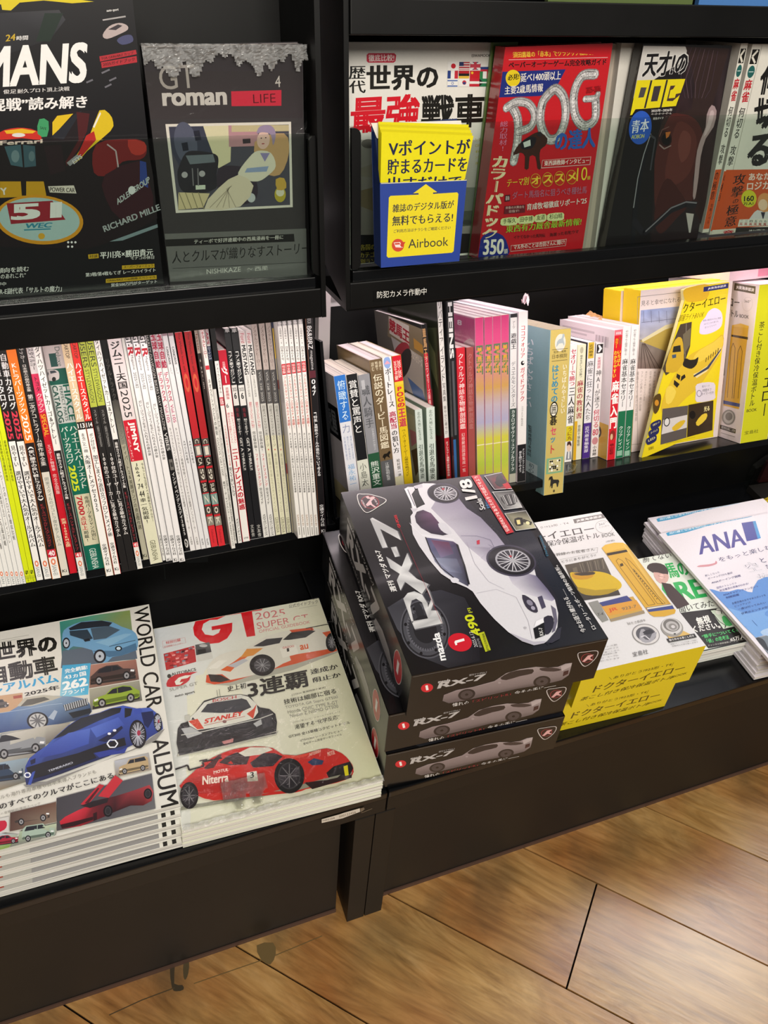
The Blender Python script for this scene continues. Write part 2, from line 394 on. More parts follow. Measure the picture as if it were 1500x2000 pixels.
# ------------------------------------------------------------------ shelving geometry
TL8 = math.radians(8); UP8 = V((0, math.sin(TL8), math.cos(TL8))); N8 = V((0, -math.cos(TL8), math.sin(TL8)))
KP = V((0, .27, .7755))                  # a point of the pocket front
TS = math.radians(20); UPS = V((0, math.sin(TS), math.cos(TS))); NS = V((0, -math.cos(TS), math.sin(TS)))
KS = V((0, .35, .402))                   # front edge of the raked shelf
XA = V((1, 0, 0))
def f8(p, off=0): h = hit(p, KP+N8*off, N8) - KP; return h.x, h.dot(UP8)
FP = frame(KP, XA, UP8, N8)              # x along, y up the front, z outwards
FS = frame(KS, XA, -NS, UPS)             # x along, y backwards down the shelf, z up
xr = f8((684, 553))[0]; xl = f8((627.5, 563))[0]
lipR = [f8((684, 605))[1], f8((687, 553))[1]]; lipL = [f8((629, 620))[1], f8((627, 563))[1]]
paneR = f8((900, 240), -.012)[1]; paneL = f8((300, 270), -.012)[1]
LH = (hit((650, 599), KS-NS*.3255, NS)-KS).dot(UPS)
def part(name, mat, parent, *boxes, F=I4, bevel=0, col='ffffff'):
    q = MB()
    for bx in boxes: q.box(F, *bx, col)
    return q.build(name, mat, parent, bevel)
def rack(label, x0, x1, side, lip, pane, xe):
    """x0..x1 along the front, side = -1 when the bay ends at its right, +1 when it ends at its left; xe that end at pocket height"""
    r = thing('magazine_rack', label, 'rack', Matrix.Translation((x0, 0, 0)))
    part('display_tray', M_TRAY, r, (x0, x1, 0, .40, ZT-.012, ZT), bevel=.0018)
    part('tray_fascia', M_BROWN, r, (x0, x1, .001, .016, ZT-.040, ZT-.0125), bevel=.001)
    if side < 0:
        part('kick_panel', M_BROWN, r, (x0, -.0475, .0195, .04, .006, ZT-.0402))
        part('skirting_strip', M_SKIRT, r, (x0, -.0475, .0175, .0193, 0, .008))
        part('foot_post', M_BROWN, r, (-.0376, -.0137, 0.0005, .07, 0, ZT-.0405), bevel=.0008)
    else:
        part('kick_panel', M_BROWN, r, (.0118, x1, .0195, .04, .006, ZT-.0402))
        part('skirting_strip', M_SKIRT, r, (.0118, x1, .0175, .0193, 0, .008))
        part('foot_post', M_BROWN, r, (-.0127, .0113, 0.0005, .07, 0, ZT-.0405), bevel=.0008)
    xm0, xm1 = (x0, .040) if side < 0 else (.0455, x1)
    part('riser_panel', M_BLACK, r, (xm0, xm1, .3605, .3665, ZT, .392))
    part('raked_shelf', M_TRAY, r, (xm0, xm1, 0 if side > 0 else -.018, .325, -.012, 0), F=FS, bevel=.001)
    part('back_panel', M_BLACK, r, (xm0, xm1, .3255, .3315, -.012, LH), F=FS)
    part('pale_ledge', M_PALE, r, (xm0, xm1, .3255, .3455, LH+.0002, LH+.0042), F=FS)
    xs = xm1-.0045 if side < 0 else xm0
    part('side_panel', M_TRAY, r, (xs+.0001, xs+.0043, .006, .20, .0002, .236 if side > 0 else .31), F=FS, bevel=.0006)
    # upper pocket
    a, b_ = (x0, xe) if side < 0 else (xe, x1)
    part('pocket_lip', M_BLACK, r, (a, b_, lip[0], lip[1], -.012, 0), F=FP, bevel=.0012)
    part('pocket_floor', M_BLACK, r, (a, b_, lip[1]-.032, lip[1]-.026, -.115, -.0122), F=FP)
    part('pane_channel', M_TRAY, r, (a+.004, b_-.004, lip[1]-.0038, lip[1]+.010, -.016, -.004), F=FP, bevel=.001)
    part('clear_front', M_CLEAR, r, (a+.004, b_-.004, lip[1]+.0102, pane, -.0135, -.0115), F=FP)
    c0, c1 = (f8((606, 400), -.009)[0], f8((625, 400), -.009)[0]) if side < 0 else (f8((685.5, 400), -.009)[0], f8((703, 400), -.009)[0])
    q = MB(); y0, y1, z0, z1, rr = lip[1]+.0105, pane-.001, -.0112, -.0062, .006
    pts = []
    for cxx, cyy, a0 in ((c1-rr, y1-rr, 0), (c0+.001, y1-.001, 90), (c0+.001, y0+.001, 180), (c1-rr, y0+rr, 270)):
        rad = rr if cxx == c1-rr else .001
        for t in range(5):
            an = math.radians(a0+22.5*t); pts.append((cxx+rad*math.cos(an), cyy+rad*math.sin(an)))
    if side < 0: pts = [(c0+c1-x, y) for x, y in pts][::-1]
    q.tri([FP @ V((x, y, z1)) for x, y in pts], 'ffffff'); q.tri([FP @ V((x, y, z0)) for x, y in pts[::-1]], 'ffffff')
    for i in range(len(pts)): p, s = pts[i-1], pts[i]; q.tri([FP @ V((p[0], p[1], z0)), FP @ V((s[0], s[1], z0)), FP @ V((s[0], s[1], z1)), FP @ V((p[0], p[1], z1))], 'ffffff')
    q.build('end_cheek', M_BLACK, r)
    part('pocket_back', M_BLACK, r, (a, b_, lip[1]-.032, .62, -.1215, -.1155), F=FP)
    # tapered end bracket
    q = MB(); xq = (b_-.0001, b_+.0045) if side < 0 else (a-.0045, a-.0001)
    prof = [(lip[0], 0), (.62, 0), (.62, -.1215), (lip[0]+.055, -.1215), (lip[0]+.045, -.115)]
    for x, rev in ((xq[0], 1), (xq[1], 0)):
        pp = [FP @ V((x, y, z)) for y, z in prof]; q.tri(pp if rev else pp[::-1], 'ffffff')
    for i in range(len(prof)):
        p, s = prof[i-1], prof[i]; q.tri([FP @ V((xq[0], *p)), FP @ V((xq[0], *s)), FP @ V((xq[1], *s)), FP @ V((xq[1], *p))], 'ffffff')
    q.build('end_bracket', M_BLACK, r)
    return r
RL = rack('black shelving bay on the left with the car magazines', -.95, -.0015, -1, lipL, paneL, xl)
RR = rack('black shelving bay on the right with the books and boxed sets', .0002, 1.25, 1, lipR, paneR, xr)
# upper tier of the right bay
u0 = f8((1250, 72))[1]; u1 = f8((1500, 12.4))[1]
part('upper_pocket_lip', M_BLACK, RR, (xr+.0002, 1.25, u0, u1, -.010, .004), F=FP, bevel=.001)
part('upper_pocket_floor', M_BLACK, RR, (xr+.0002, 1.25, u1-.012, u1-.004, -.115, -.0105), F=FP)
# lamps under the pockets
m, n, l, b = newmat('pocket_lamp_tube'); b.inputs['Emission Color'].default_value = (1, .86, .88, 1); b.inputs['Emission Strength'].default_value = 3; M_TUBE = m
def strip(r, x0, x1, lip, power, colr):
    part('lamp_tube', M_TUBE, r, (x0, x1, 0.0, .004, -.30, -.285), F=FP)
    c = FP @ V(((x0+x1)/2, -.003, -.2925))
    la = area('pocket_lamp', c, c + V((0, -.06, -.30)), (x1-x0), .02, power, colr)
    c2 = FP @ V(((x0+x1)/2, lip[1]-.036, -.075)); lb = area('pocket_lamp', c2, c2 + V((0, .16, -.30)), (x1-x0), .05, power*.75, colr)
    lb.parent = r; lb.matrix_parent_inverse = r.matrix_world.inverted()
    la.parent = r; la.matrix_parent_inverse = r.matrix_world.inverted()
strip(RR, xr+.02, 1.20, lipR, 2.0, (1, .86, .89))
strip(RL, -.90, xl-.02, lipL, 1.2, (1, .86, .88))
# white wall wash seen in the gap between the bays
q = MB(); q.box(I4, .10, .118, .62, .638, .40, .70, 'ffffff'); sp = q.build('upright_post', M_PALE, RR)
# labels stuck on the fronts
q = MB(); Fc = Face(q, *(lambda O: (O, XA, UP8, N8))(hit((700, 590), KP, N8)), 0, .0004)
Fc.P([(729, 568.5), (838, 557.5), (838, 579), (729, 590)], '050505')
Fc.T('防犯カメラ作動中', (736, 582.5), (832.5, 575), (736, 569), 'e8e6e0', .004)
q.build('camera_notice_label', M_INK, RR)
q = MB(); O = hy((650, 1600), -.0006); Fc = Face(q, O, XA, V((0, 0, 1)), V((0, -1, 0)), 0, .0004)
kk = K(600, 1500, 6.25)
Fc.P(kk((176, 622), (400, 560), (440, 545), (640, 488), (645, 530), (430, 610), (176, 668)), 'cfc8bd')
Fc.P(kk((645, 490), (690, 478), (700, 500), (655, 535)), '6c6052'); Fc.L(kk((660, 545), (790, 492)), .0006, '8d806c')
Fc.T('N02104', *kk((190, 650), (335, 615), (187, 630)), '5a5048', .02); Fc.T('000123456', *kk((390, 603), (595, 545), (385, 578)), '746855', .02)
q.build('peeling_price_strip', M_INK, RL)
# ------------------------------------------------------------------ books standing spine-out on the raked shelves
def on_shelf(p): return hit(p, KS, UPS)
class Spine: pass
SEQ = {}; SHIFT = []
def upright(name, label, cat, BL, BR, TL, D=.12, H=None, seq=None, spine='eeeeea', cover=None, back=None, pages='f1e6e2', mat=None, group=None, base=None, hard=False, d0=None):
    mat = mat or M_INK
    b0 = V(base) if base is not None else on_shelf(BL) + UPS*.0006
    if d0 is not None:                        # foot hidden in the photo: follow the spine down to the shelf
        P0 = KS - NS*d0; bl_, tl_ = hit(BL, P0, NS), hit(TL, P0, NS); e_ = (tl_-bl_).normalized()
        b0 = bl_ - e_*((bl_-KS).dot(UPS)-.0006)/e_.dot(UPS)
    br, tl = hit(BR, b0, NS), hit(TL, b0, NS)
    up = (tl-b0); hv = up.length; up.normalize(); wd = (br-b0).dot(up.cross(NS))*.985
    a0 = b0.x
    if seq:                                   # neighbours in a row touch but never cut into one another
        a, c = b0.x, b0.x + up.x*.28
        if seq in SEQ:
            pa, pc = SEQ[seq]
            if a < pa+.0003: b0.x += pa+.0003-a; a = b0.x
            m0 = max(pc+.0003, min(c, pc+.0035), c-.0015)
            if c < pc+.0003: m0 = pc+.0003
            sl = (m0-a)/.28; up = (XA*sl + UPS*math.sqrt(1-sl*sl))
    rt = up.cross(NS)
    H = H or hv
    if seq:
        SEQ[seq] = (b0.x + wd/rt.x, b0.x + up.x*.28 + wd/rt.x)
    if seq: SHIFT.append((label[:30], round(b0.x-a0, 4)))
    F = frame(b0, rt, up, NS)
    t = thing(name, label, cat, F, group)
    q = MB(); e = .0005; c = cover or spine; k = back or c
    q.box(F, 0, e, 0, H, -D, 0, {**dict.fromkeys(('-z', '+z', '-y', '+y', '+x'), c), '-x': c})
    q.box(F, wd-e, wd, 0, H, -D, 0, k)
    q.box(F, e, wd-e, 0, H, -e, 0, spine)
    s = Spine(); s.F, s.w, s.H, s.D, s.t, s.mb = F, wd, H, D, t, q
    s.f = Face(q, b0, rt, up, NS); s.f.clip = (0.0002, 0.0002, wd-.0002, H-.0002)
    s.c = Face(q, b0, NS*1, up, -rt)           # left cover: u runs towards the viewer
    s.c.clip = (-D+.0003, .0003, -.0003, H-.0003)
    p = MB(); g = .0018 if hard else .0003
    p.box(F, e*1.2, wd-e*1.2, g, H-g, -D+g+.0006, -e*1.2, pages)
    s.pb = p; s.mat = mat
    return s
def done(s, extra=None):
    s.mb.build('cover', s.mat, s.t); s.pb.build('pages', M_PX, s.t); return s.t
def yv(s, v, x=None):                # height on the spine of a measured row v
    a = s.F @ V((s.w/2, 0, 0)); d = s.F.col[1].to_3d()
    lo, hi = -.05, s.H+.1
    for _ in range(24):
        mid = (lo+hi)/2; P = a+d*mid-CAM
        row = 1000 - FPX*P.dot(CU)/P.dot(CF)
        if row > v: lo = mid
        else: hi = mid
    return lo
def band(s, v0, v1, col, x0=0, x1=1): s.f.R((s.w*x0, yv(s, v1)), (s.w*x1, yv(s, v0)), col)
def vt(s, v0, v1, t, col, k=.72, x=.5, bold=.03): s.f.VT(t, (s.w*x, yv(s, v0)), (s.w*x, yv(s, v1)), s.w*k, col, bold, False)
def rt(s, v0, v1, t, col, k=.6, x=.5, bold=.02): s.f.RT(t, (s.w*x, yv(s, v0)), (s.w*x, yv(s, v1)), s.w*k, col, bold, False)
def mark(s, v0, v1, t='SAN-EI', col='8f9596', sc='e0805c'):       # publisher mark at the foot
    h = v1-v0
    s.f.E((s.w*.5, yv(s, v0+h*.16)), s.w*.28, abs(yv(s, v0)-yv(s, v0+h*.2)), sc, 0, 14, False)
    s.f.E((s.w*.5, yv(s, v0+h*.16)), s.w*.12, abs(yv(s, v0)-yv(s, v0+h*.1)), 'f0eee8', 0, 10, False)
    rt(s, v0+h*.38, v1, t, col, .5)

LG = 'car magazines standing spine-out on the left raked shelf'
def mag(label, bl, br, vb, tx, vt_, sp, cover=None, H=.279, grp=None, name='magazine', D=.19, **k):
    """bl, br foot of the spine at row vb; tx left edge at row vt_"""
    sl = -0.28*0
    s = upright(name, label, 'magazine', (bl, vb), (br, vb-(br-bl)*.30), (tx, vt_), D, H and H+.008, 'L', sp, cover or sp, group=grp or LG, **k)
    return s
random.seed(3)
# white magazines at the very left edge
wm = [(-9.5, 2.6), (3.5, 13.6), (14.2, 22.8), (23.4, 32.2), (32.9, 41), (41.6, 51)]
wn = ['cut by the left edge of the photo', 'first whole one from the left edge', 'second from the left edge', 'third from the left edge', 'fourth from the left edge', 'touching the two lime spines']
for i, (a, b_) in enumerate(wm):
    vb = 1149.5-(a+10)*.15
    s = mag('thin white magazine spine in the left row, ' + wn[i], a, b_, vb, a-104, vb-465, 'e6e4de', 'd9d9d5')
    vt(s, 905-i*2, 1085-i*6, ['大人気のオールアルバム選びやすい', 'コースにも最適なアルバム対応マナー', 'ケースとも最適にも対応一番', 'ナヤーニマよ対応にも最高峰', '最新モデルを徹底解説するロードインプレ', 'ネットワークのクロスを徹底比較'][i], '55534f', .5)
    vt(s, 700, 890, '新型モデル徹底解説', '3b3a38', .6)
    mark(s, 1117, 1140, 'SAN', '8f9596'); done(s)
for i, (a, b_, tx) in enumerate([(51.6, 60.8, -13), (61.6, 70.2, -3)]):
    s = mag(['lime yellow magazine spine, left of the pair', 'lime yellow magazine spine, right of the pair'][i], a, b_, 1139.3-i*1.6, tx, 850, 'd3df12')
    band(s, 1124-i, 1131-i, 'b9c21d'); vt(s, 860, 940, '最新系統を見る最後の進化', '4a4f08', .5); rt(s, 1114-i, 1122-i, 'S', '1d2008', .55, bold=.05); rt(s, 1128-i, 1136-i, '三栄', '666c10', .4); done(s)
for i, (a, b_, tx) in enumerate([(71.5, 85, -5.5), (86.6, 101, 10.4)]):
    s = mag(['white magazine spine with black 見やすい lettering, left of two alike', 'white magazine spine with black 見やすい lettering, right of two alike, beside the number 40 spine'][i], a, b_, 1135-i*2.4, tx, 805, 'eceae4', '1b1716')
    band(s, 600, 862, '17120f'); vt(s, 690, 800, '自動車カタログ', 'f6f2ee', .8, bold=.04); rt(s, 803, 858, '2025', 'd2354a', .7, bold=.05)
    vt(s, 870, 912, '見やすい', '221f1e', .62); vt(s, 920, 1068, '選びやすいで大人気のオールアルバム', '1d1b1a', .74, bold=.04)
    mark(s, 1096, 1126); done(s)
s = mag('parts book spine, orange above and black below, with a red square reading 40', 102.5, 119, 1132, 4.5, 700, 'ece9e2', 'f07a1e', H=.272)
band(s, 600, 865, 'f4791d'); vt(s, 708, 808, 'Kトラパーツブック', 'fff3e6', .72, bold=.03); rt(s, 810, 860, '2025', 'fdf0e4', .62, bold=.03)
band(s, 865, 1073, '1b100e'); vt(s, 872, 978, '(使い勝手の良い軽トラカスタム)', 'f4f0ea', .62); vt(s, 984, 1068, 'Kカースペシャルドレスアップガイド', 'a02b33', .5)
band(s, 1073, 1088, 'c21d38'); rt(s, 1074.5, 1086.5, '40', 'f5ecea', .55) if False else s.f.T('40', (s.w*.14, yv(s, 1085.5)), (s.w*.86, yv(s, 1085.5)), (s.w*.14, yv(s, 1075.5)), 'f5ecea', .05, False)
mark(s, 1092, 1123); done(s)
s = mag('black and grey magazine spine with an ivory foot marked Ki', 120.5, 136, 1126, 22.3, 700, 'd9d6c8', '1a1616', H=.276)
band(s, 600, 922, '14100f'); rt(s, 672, 708, 'トラッカー', 'e9e6e0', .5); vt(s, 712, 765, '日本最大の傑作車全集', 'd8d3cc', .5); vt(s, 770, 910, '第二次デコトラブーム傑作車全集', 'dedad2', .62)
vt(s, 932, 1066, '関東スタイルのデコトラ傑作車アルバム', '8b9089', .5); s.f.T('Ki', (s.w*.2, yv(s, 1117.5)), (s.w*.75, yv(s, 1117.5)), (s.w*.2, yv(s, 1112)), '2a2a28', .03, False); done(s)
s = mag('bright red magazine spine with a white head and yellow lettering', 137, 151, 1121.5, 38.5, 700, 'cf1226', 'a8121c', H=.275)
band(s, 600, 730, 'e9e2e0'); rt(s, 680, 722, 'スタイルカー', '231f20', .7, bold=.03); band(s, 730, 806, 'e2335f'); vt(s, 735, 765, 'トヨタ', '14100f', .5); vt(s, 768, 806, 'クラウン', 'f3e4de', .75); rt(s, 809, 852, 'SPECIAL', 'f2b92a', .6, bold=.04)
vt(s, 868, 920, 'エステート特装車', 'f3dedb', .5); vt(s, 925, 965, '完全全国版', 'f0c9c4', .5); vt(s, 1012, 1068, '実測1600KM全国', 'f5e8b8', .6); done(s)
def cargo(i):
    a, b_, vb, tx, tv = [(156.3, 169, 1133, 47, 685), (268.9, 279, 1112.5, 169.5, 670)][i]
    s = mag(['cargo van magazine spine marked 41 hanging lowest of all, beside the thick green catalogue', 'cargo van magazine spine marked 41 beside the two plain black spines'][i], a, b_, vb, tx, tv, 'e6e2da', 'c9c9c8', H=.27)
    o = [0, -22][i]
    band(s, 880+o, 1079+o*.9, '15100f'); vt(s, tv-8, 868+o, 'ダイハツハイゼットカーゴ&アトレー', '201d1c', .72, bold=.03); vt(s, 885+o, 975+o, '最新カスタム軽ボトルスタイル集', 'efeae4', .55); vt(s, 982+o, 1075+o*.9, 'Kカースペシャルドレスアップ', 'a12d38', .5)
    band(s, 1079+o*.9, 1088+o*.9, 'd43c44'); s.f.T('41', (s.w*.2, yv(s, 1087+o*.9)), (s.w*.85, yv(s, 1087+o*.9)), (s.w*.2, yv(s, 1080+o*.9)), 'f5ecea', .05, False)
    mark(s, 1096+o*.9, 1124+o*.9); done(s)
cargo(0)
s = mag('thick dark green parts catalogue spine with grey lettering and a white van', 171, 205, 1115.5, 66, 690, '0b6a55', 'b9b2b4', H=.277, name='parts_catalogue')
band(s, 600, 722, 'd6cbcb'); band(s, 690, 716, '1f4f4a', .25, .6) ; rt(s, 678, 716, 'Deluxe', '6f7a76', .25, .72)
band(s, 720, 750, '0a5547'); kk = K(0, 650, 7.5)
s.f.P(kk((600, 620), (625, 570), (690, 545), (800, 540), (860, 575), (868, 660), (840, 690), (760, 705), (640, 690), (605, 660)), 'ccc3c3', 3)
s.f.P(kk((640, 600), (700, 560), (715, 600), (640, 640)), '39414a'); s.f.P(kk((730, 558), (800, 550), (835, 580), (740, 600)), '39414a'); s.f.E(kk((790, 680)), 4, 4.5, '1a1a1a'); s.f.E(kk((655, 680)), 3, 4, '1a1a1a')
band(s, 751, 826, 'c3c6c3', .05, .95); rt(s, 752, 822, 'HIACE', '0b5d4c', .33, .80, .05); rt(s, 754, 822, 'PERFECT PARTS', '1d4a41', .16, .52, .03); rt(s, 752, 824, 'CATALOG', '0b4a3e', .28, .22, .05)
vt(s, 832, 955, 'ハイエースパーフェクト', 'e9ece4', .42, .74, .04); vt(s, 832, 905, 'パーツカタログ', 'e3e8df', .38, .28, .04); rt(s, 908, 958, '2025', 'd6e02a', .36, .28, .06)
s.f.R((s.w*.1, yv(s, 1064)), (s.w*.93, yv(s, 965)), 'd9d3b4'); vt(s, 970, 1056, '専用パーツをジャンル別に', '1c2a24', .24, .72, .04); rt(s, 968, 1005, '7000', 'bb2430', .3, .34, .05); vt(s, 1007, 1034, '点以上', 'bb2430', .3, .34, .05); vt(s, 1035, 1058, '掲載!', '1c2a24', .26, .34, .04)
rt(s, 1071, 1110, 'GEIBUNSHA', 'd9e6de', .36, .5, .02); done(s)
for i, (a, b_, vb, tx, c1) in enumerate([(207.5, 222, 1126.6, 99.5, 'c8b08c'), (223.6, 236.5, 1123.5, 118, 'd52a22')]):
    s = mag(['van style magazine spine, beige above white, numbered 113', 'van style magazine spine, red above white, numbered 114'][i], a, b_, vb, tx, 690, 'efece6', ['c8b08c', 'b5241c'][i], H=.277)
    band(s, 600, 824-i*2, c1); rt(s, 668, 700, 'CARTOP', '2c2018', .45); vt(s, 708, 820, 'ハイエーススタイル', 'f3eadf', .78, bold=.04); band(s, 824-i*2, 839-i*2, '1b1614')
    s.f.T(['113', '114'][i], (s.w*.08, yv(s, 836-i*2)), (s.w*.92, yv(s, 836-i*2)), (s.w*.08, yv(s, 827-i*2)), 'f3efe8', .05, False)
    vt(s, 846, 884, ['まるごと一冊', 'ボン付け派?'][i], '3a3634', .5); vt(s, 888, 1000+i*48, ['大阪オートメッセ2025', '加工しまくり派目立つフロントメイク術'][i], '211e1d', .68); vt(s, 1062-i*3, 1104-i*3, '交通タイムス社', '2a2826', .6, bold=.04)
    s.f.T('Ki', (s.w*.2, yv(s, 1117-i*3)), (s.w*.75, yv(s, 1117-i*3)), (s.w*.2, yv(s, 1111-i*3)), '2a2a28', .03, False); done(s)
for i, (a, b_, vb, tx) in enumerate([(239.5, 252, 1118.6, 136.3), (253, 266.4, 1116, 152.5)]):
    s = mag(['style magazine spine, olive green head over black, left of the pair', 'style magazine spine, olive green head over black, right of the pair'][i], a, b_, vb, tx, 680, '1c1918', '1c1a1a', H=.276)
    band(s, 600, 795-i*3, 'a8b23e'); rt(s, 662-i*2, 718-i*2, 'USERS', '2f3420', .68, bold=.0); rt(s, 722-i*2, 786-i*2, 'STYLEWAGON', '3a4028', .52, bold=0)
    vt(s, 800, 828, 'スタイル', '8c8884', .4); rt(s, 832, 872, 'USERS STYLEWAGON', '9b9894', .3); vt(s, 884, 1048-i*4, '100台のユーザーカーに見る最旬カスタム', 'efe9e3', .62, bold=.03); done(s)
cargo(1)
s = mag('dark truck magazine spine fading from black to tan, foot marked Ki', 279.5, 291.3, 1095, 182, 690, 'c9c5ad', '131110', H=.268)
band(s, 600, 782, '0f0e0e'); vt(s, 700, 790, 'リアルトラックス', '6a6662', .6); s.f.U([(0, yv(s, 868)), (s.w, yv(s, 868)), (s.w, yv(s, 782)), (0, yv(s, 782))], ['a9a695', 'a9a695', '55524e', '55524e'])
vt(s, 800, 868, '冷凍車グランデ', '77746c', .5); vt(s, 870, 1010, 'ディパート2&美麗ダンプの勇姿', '55533f', .52); vt(s, 1008, 1034, '傑作選', '4c4a3a', .6)
s.f.T('Ki', (s.w*.1, yv(s, 1088)), (s.w*.75, yv(s, 1088)), (s.w*.1, yv(s, 1082)), '3a3a30', .03, False); done(s)
s = mag('thick off-white off-roader annual spine with a red square, ivory foot', 292.5, 316, 1103.5, 205, 657, 'dcdabd', 'cdc4c2', H=.272, name='off_roader_annual')
band(s, 600, 820, 'd6cac8'); vt(s, 666, 760, 'ジムニー天国', '1c1a1a', .72, bold=.05); rt(s, 762, 815, '2025', '1c1a1a', .55, .5, .0)
band(s, 820, 900, 'c6182c'); rt(s, 824, 884, 'JIMNY', 'f3ece6', .5, .58, .06); rt(s, 832, 898, 'SUZUKI', 'e5a7a4', .14, .2)
for v0, v1, t in ((904, 932, 'JB64'), (934, 940, '/'), (944, 954, '74'), (958, 970, '44'), (972, 1022, '車一気掲載!')):
    if t.isdigit(): s.f.T(t, (s.w*.18, yv(s, v1)), (s.w*.6, yv(s, v1)), (s.w*.18, yv(s, v0)), '26241f', .03, False)
    else: vt(s, v0, v1, t, '26241f', .48, .38, .03)
vt(s, 905, 1020, '今もっとも注目すべき最新カスタムカー', '3a382f', .2, .84); rt(s, 1055, 1094, 'GEIBUNSHA', '55533f', .42, .5, .0); done(s)
s = mag('thin white magazine sliver between the off-roader annual and the racing car spines', 318, 324, 1096, 229, 670, 'e8e6e0', '9f9e9c', H=.27); vt(s, 1045, 1085, '交通タイムス社', '3a3836', .6); done(s)
for i, (a, b_, vb, tx) in enumerate([(324.8, 336, 1097.5, 235.5), (338, 349.3, 1099.5, 248.2), (350.6, 362, 1099, 261)]):
    s = mag('white sports car magazine spine with a black and red head, ' + ['leftmost of three alike', 'middle of three alike', 'rightmost of three alike'][i], a, b_, vb, tx, 655, 'e9e6e4', 'd0cfce', H=.274)
    band(s, 600, 664, 'b9b3b2'); rt(s, 655, 676, 'GT-', '191718', .85, bold=.05); rt(s, 678+i, 695+i, 'R', 'b3182c', .85, bold=.05); rt(s, 694+i, 722+i, 'Magazine', '2a2828', .42, .5, 0); rt(s, 727+i*2, 758+i*2, '2025/182', '3a3838', .42, .5, 0)
    vt(s, 782+i*3, 890+i*4, 'ガレージライフを手に入れるRの棲み家', '44413f', .52); vt(s, 1045, 1084, '交通タイムス社', '2a2826', .66, bold=.04); s.f.T('Ki', (s.w*.2, yv(s, 1096)), (s.w*.75, yv(s, 1096)), (s.w*.2, yv(s, 1090)), '2a2a28', .03, False); done(s)
s = mag('black motorcycle magazine spine with white serif head and a photo on its middle', 362.8, 371.3, 1078, 275, 655, '121011', '121011', H=.262)
rt(s, 655, 840, 'HARLEY-DAVIDSON BIKERS WAY MAGAZINE', 'cfcac6', .55, .5, 0); rt(s, 845, 880, 'VIBES', 'e5e2de', .7, .5, .03); band(s, 897, 918, '77736e', .1, .9); band(s, 903, 912, '3c3a38', .3, .8)
vt(s, 922, 1046, 'インディペンデンスデイ2025', 'efece8', .72, bold=.04); s.f.E((s.w*.5, yv(s, 1061)), s.w*.4, .006, 'd8d5d0', 0, 18, False); rt(s, 1055, 1067, '6', '1b1918', .5, bold=.05); done(s)
for i, (a, b_, vb, tx) in enumerate([(372.3, 382.2, 1077, 287.5), (383, 393, 1075, 300.7)]):
    s = mag('white magazine spine with big pink brush lettering and Vol.105, ' + ['left of two alike', 'right of two alike'][i], a, b_, vb, tx, 645, 'e3e0de', 'c9c4c4', H=.264)
    band(s, 600, 718, 'cfbcc0'); vt(s, 648, 720, '玉球自給', 'a61f40', .9, bold=.07); vt(s, 726, 785, 'デラックス', 'b33355', .74, bold=.05); rt(s, 790, 825, 'Vol.105', 'b73c6b', .55, bold=.02)
    vt(s, 835, 1040, 'キュウマルヒロイン掲載車特製スパクルSHO豆厳選バンコクモーター', '6e6a68', .42); vt(s, 1048, 1064, '大洋図書', '77746f', .4); done(s)
for i, (a, b_, vb, tx) in enumerate([(393.7, 402.8, 1073.5, 313.5), (403.4, 412.2, 1071.5, 326.8)]):
    s = mag('pale grey magazine spine with small black head, ' + ['left of two beside the red pair', 'right of two, touching the red pair'][i], a, b_, vb, tx, 645, 'dfdede', 'c8c6c8', H=.262)
    band(s, 600, 656, '9a7f86'); rt(s, 677, 712, 'CAR&DRIVE', '151515', .42, .5, .04); rt(s, 718, 730, 'no.7', '9b9b9b', .3); vt(s, 860, 905, 'AMGとMを斬る', '3a3838', .5, bold=.03); rt(s, 1052, 1064, 'No.870', '333333', .35); done(s)
for i, (a, b_, vb, tx) in enumerate([(413, 426, 1069.7, 340), (427.2, 440.3, 1068, 358.5)]):
    s = mag('red wheel magazine spine with small photographs below and a red foot, ' + ['left of the pair', 'right of the pair'][i], a, b_, vb, tx, 645, 'c3202b', '2a1212', H=.26)
    band(s, 600, 855, 'b91e27' if i == 0 else 'a91b22'); rt(s, 650, 727, 'The Wheels Issue #85', '54171a', .3, .5, .02)
    s.f.E((s.w*.5, yv(s, 748)), s.w*.33, .011, 'c9593a', 0, 18, False); s.f.E((s.w*.5, yv(s, 748)), s.w*.2, .006, 'b91e27', 0, 14, False)
    for j, (v0, v1, c) in enumerate([(856, 868, '4a423c'), (870, 890, '6d6e6c'), (892, 910, '2f2722'), (914, 938, '403630'), (942, 962, '2d2620'), (964, 985, '77928a'), (988, 1004, '443c36'), (1008, 1026, '8a8578')]):
        band(s, v0, v1, c); rt(s, v0+2, v1-2, ['C', '-', 'CA', 'S9', 'SUB', 'Z', 'o', 'K'][j], 'd8d0c0', .5, .5, .03)
    band(s, 1028, 1075, 'd42b33'); rt(s, 1034, 1060, 'Fukkokuban', '8c1a20', .3); done(s)
s = mag('narrow dark magazine spine behind the classic car magazines', 441, 447.3, 1064, 379.5, 640, '2b1f1c', '2b1f1c', H=.262)
band(s, 600, 690, 'b3a59a'); rt(s, 640, 686, 'Classic', '7a3a2a', .6); vt(s, 700, 760, '6 Vol.22', 'd9cfc2', .5); done(s)
s = mag('white magazine spine with red kana head, foot sticking out lowest beside the reds', 448, 455.4, 1073.5, 389, 640, 'e0ddd5', 'c4beb6', H=.268)
band(s, 600, 662, 'cfc4c0'); vt(s, 640, 700, 'ハチマルヒーロー', 'a32030', .7, bold=.05); band(s, 714, 722, 'c0303c'); vt(s, 740, 850, 'ネオクラシックとその熱狂', '1e1c1b', .6, bold=.03); rt(s, 855, 930, 'GSOOS GB1100F', '85827c', .5); vt(s, 940, 1008, '最旬モーターサイクルショー', '24221f', .6, bold=.03); rt(s, 1010, 1066, 'M.L PLANNING CO.,LTD', '2f2d29', .4); done(s)
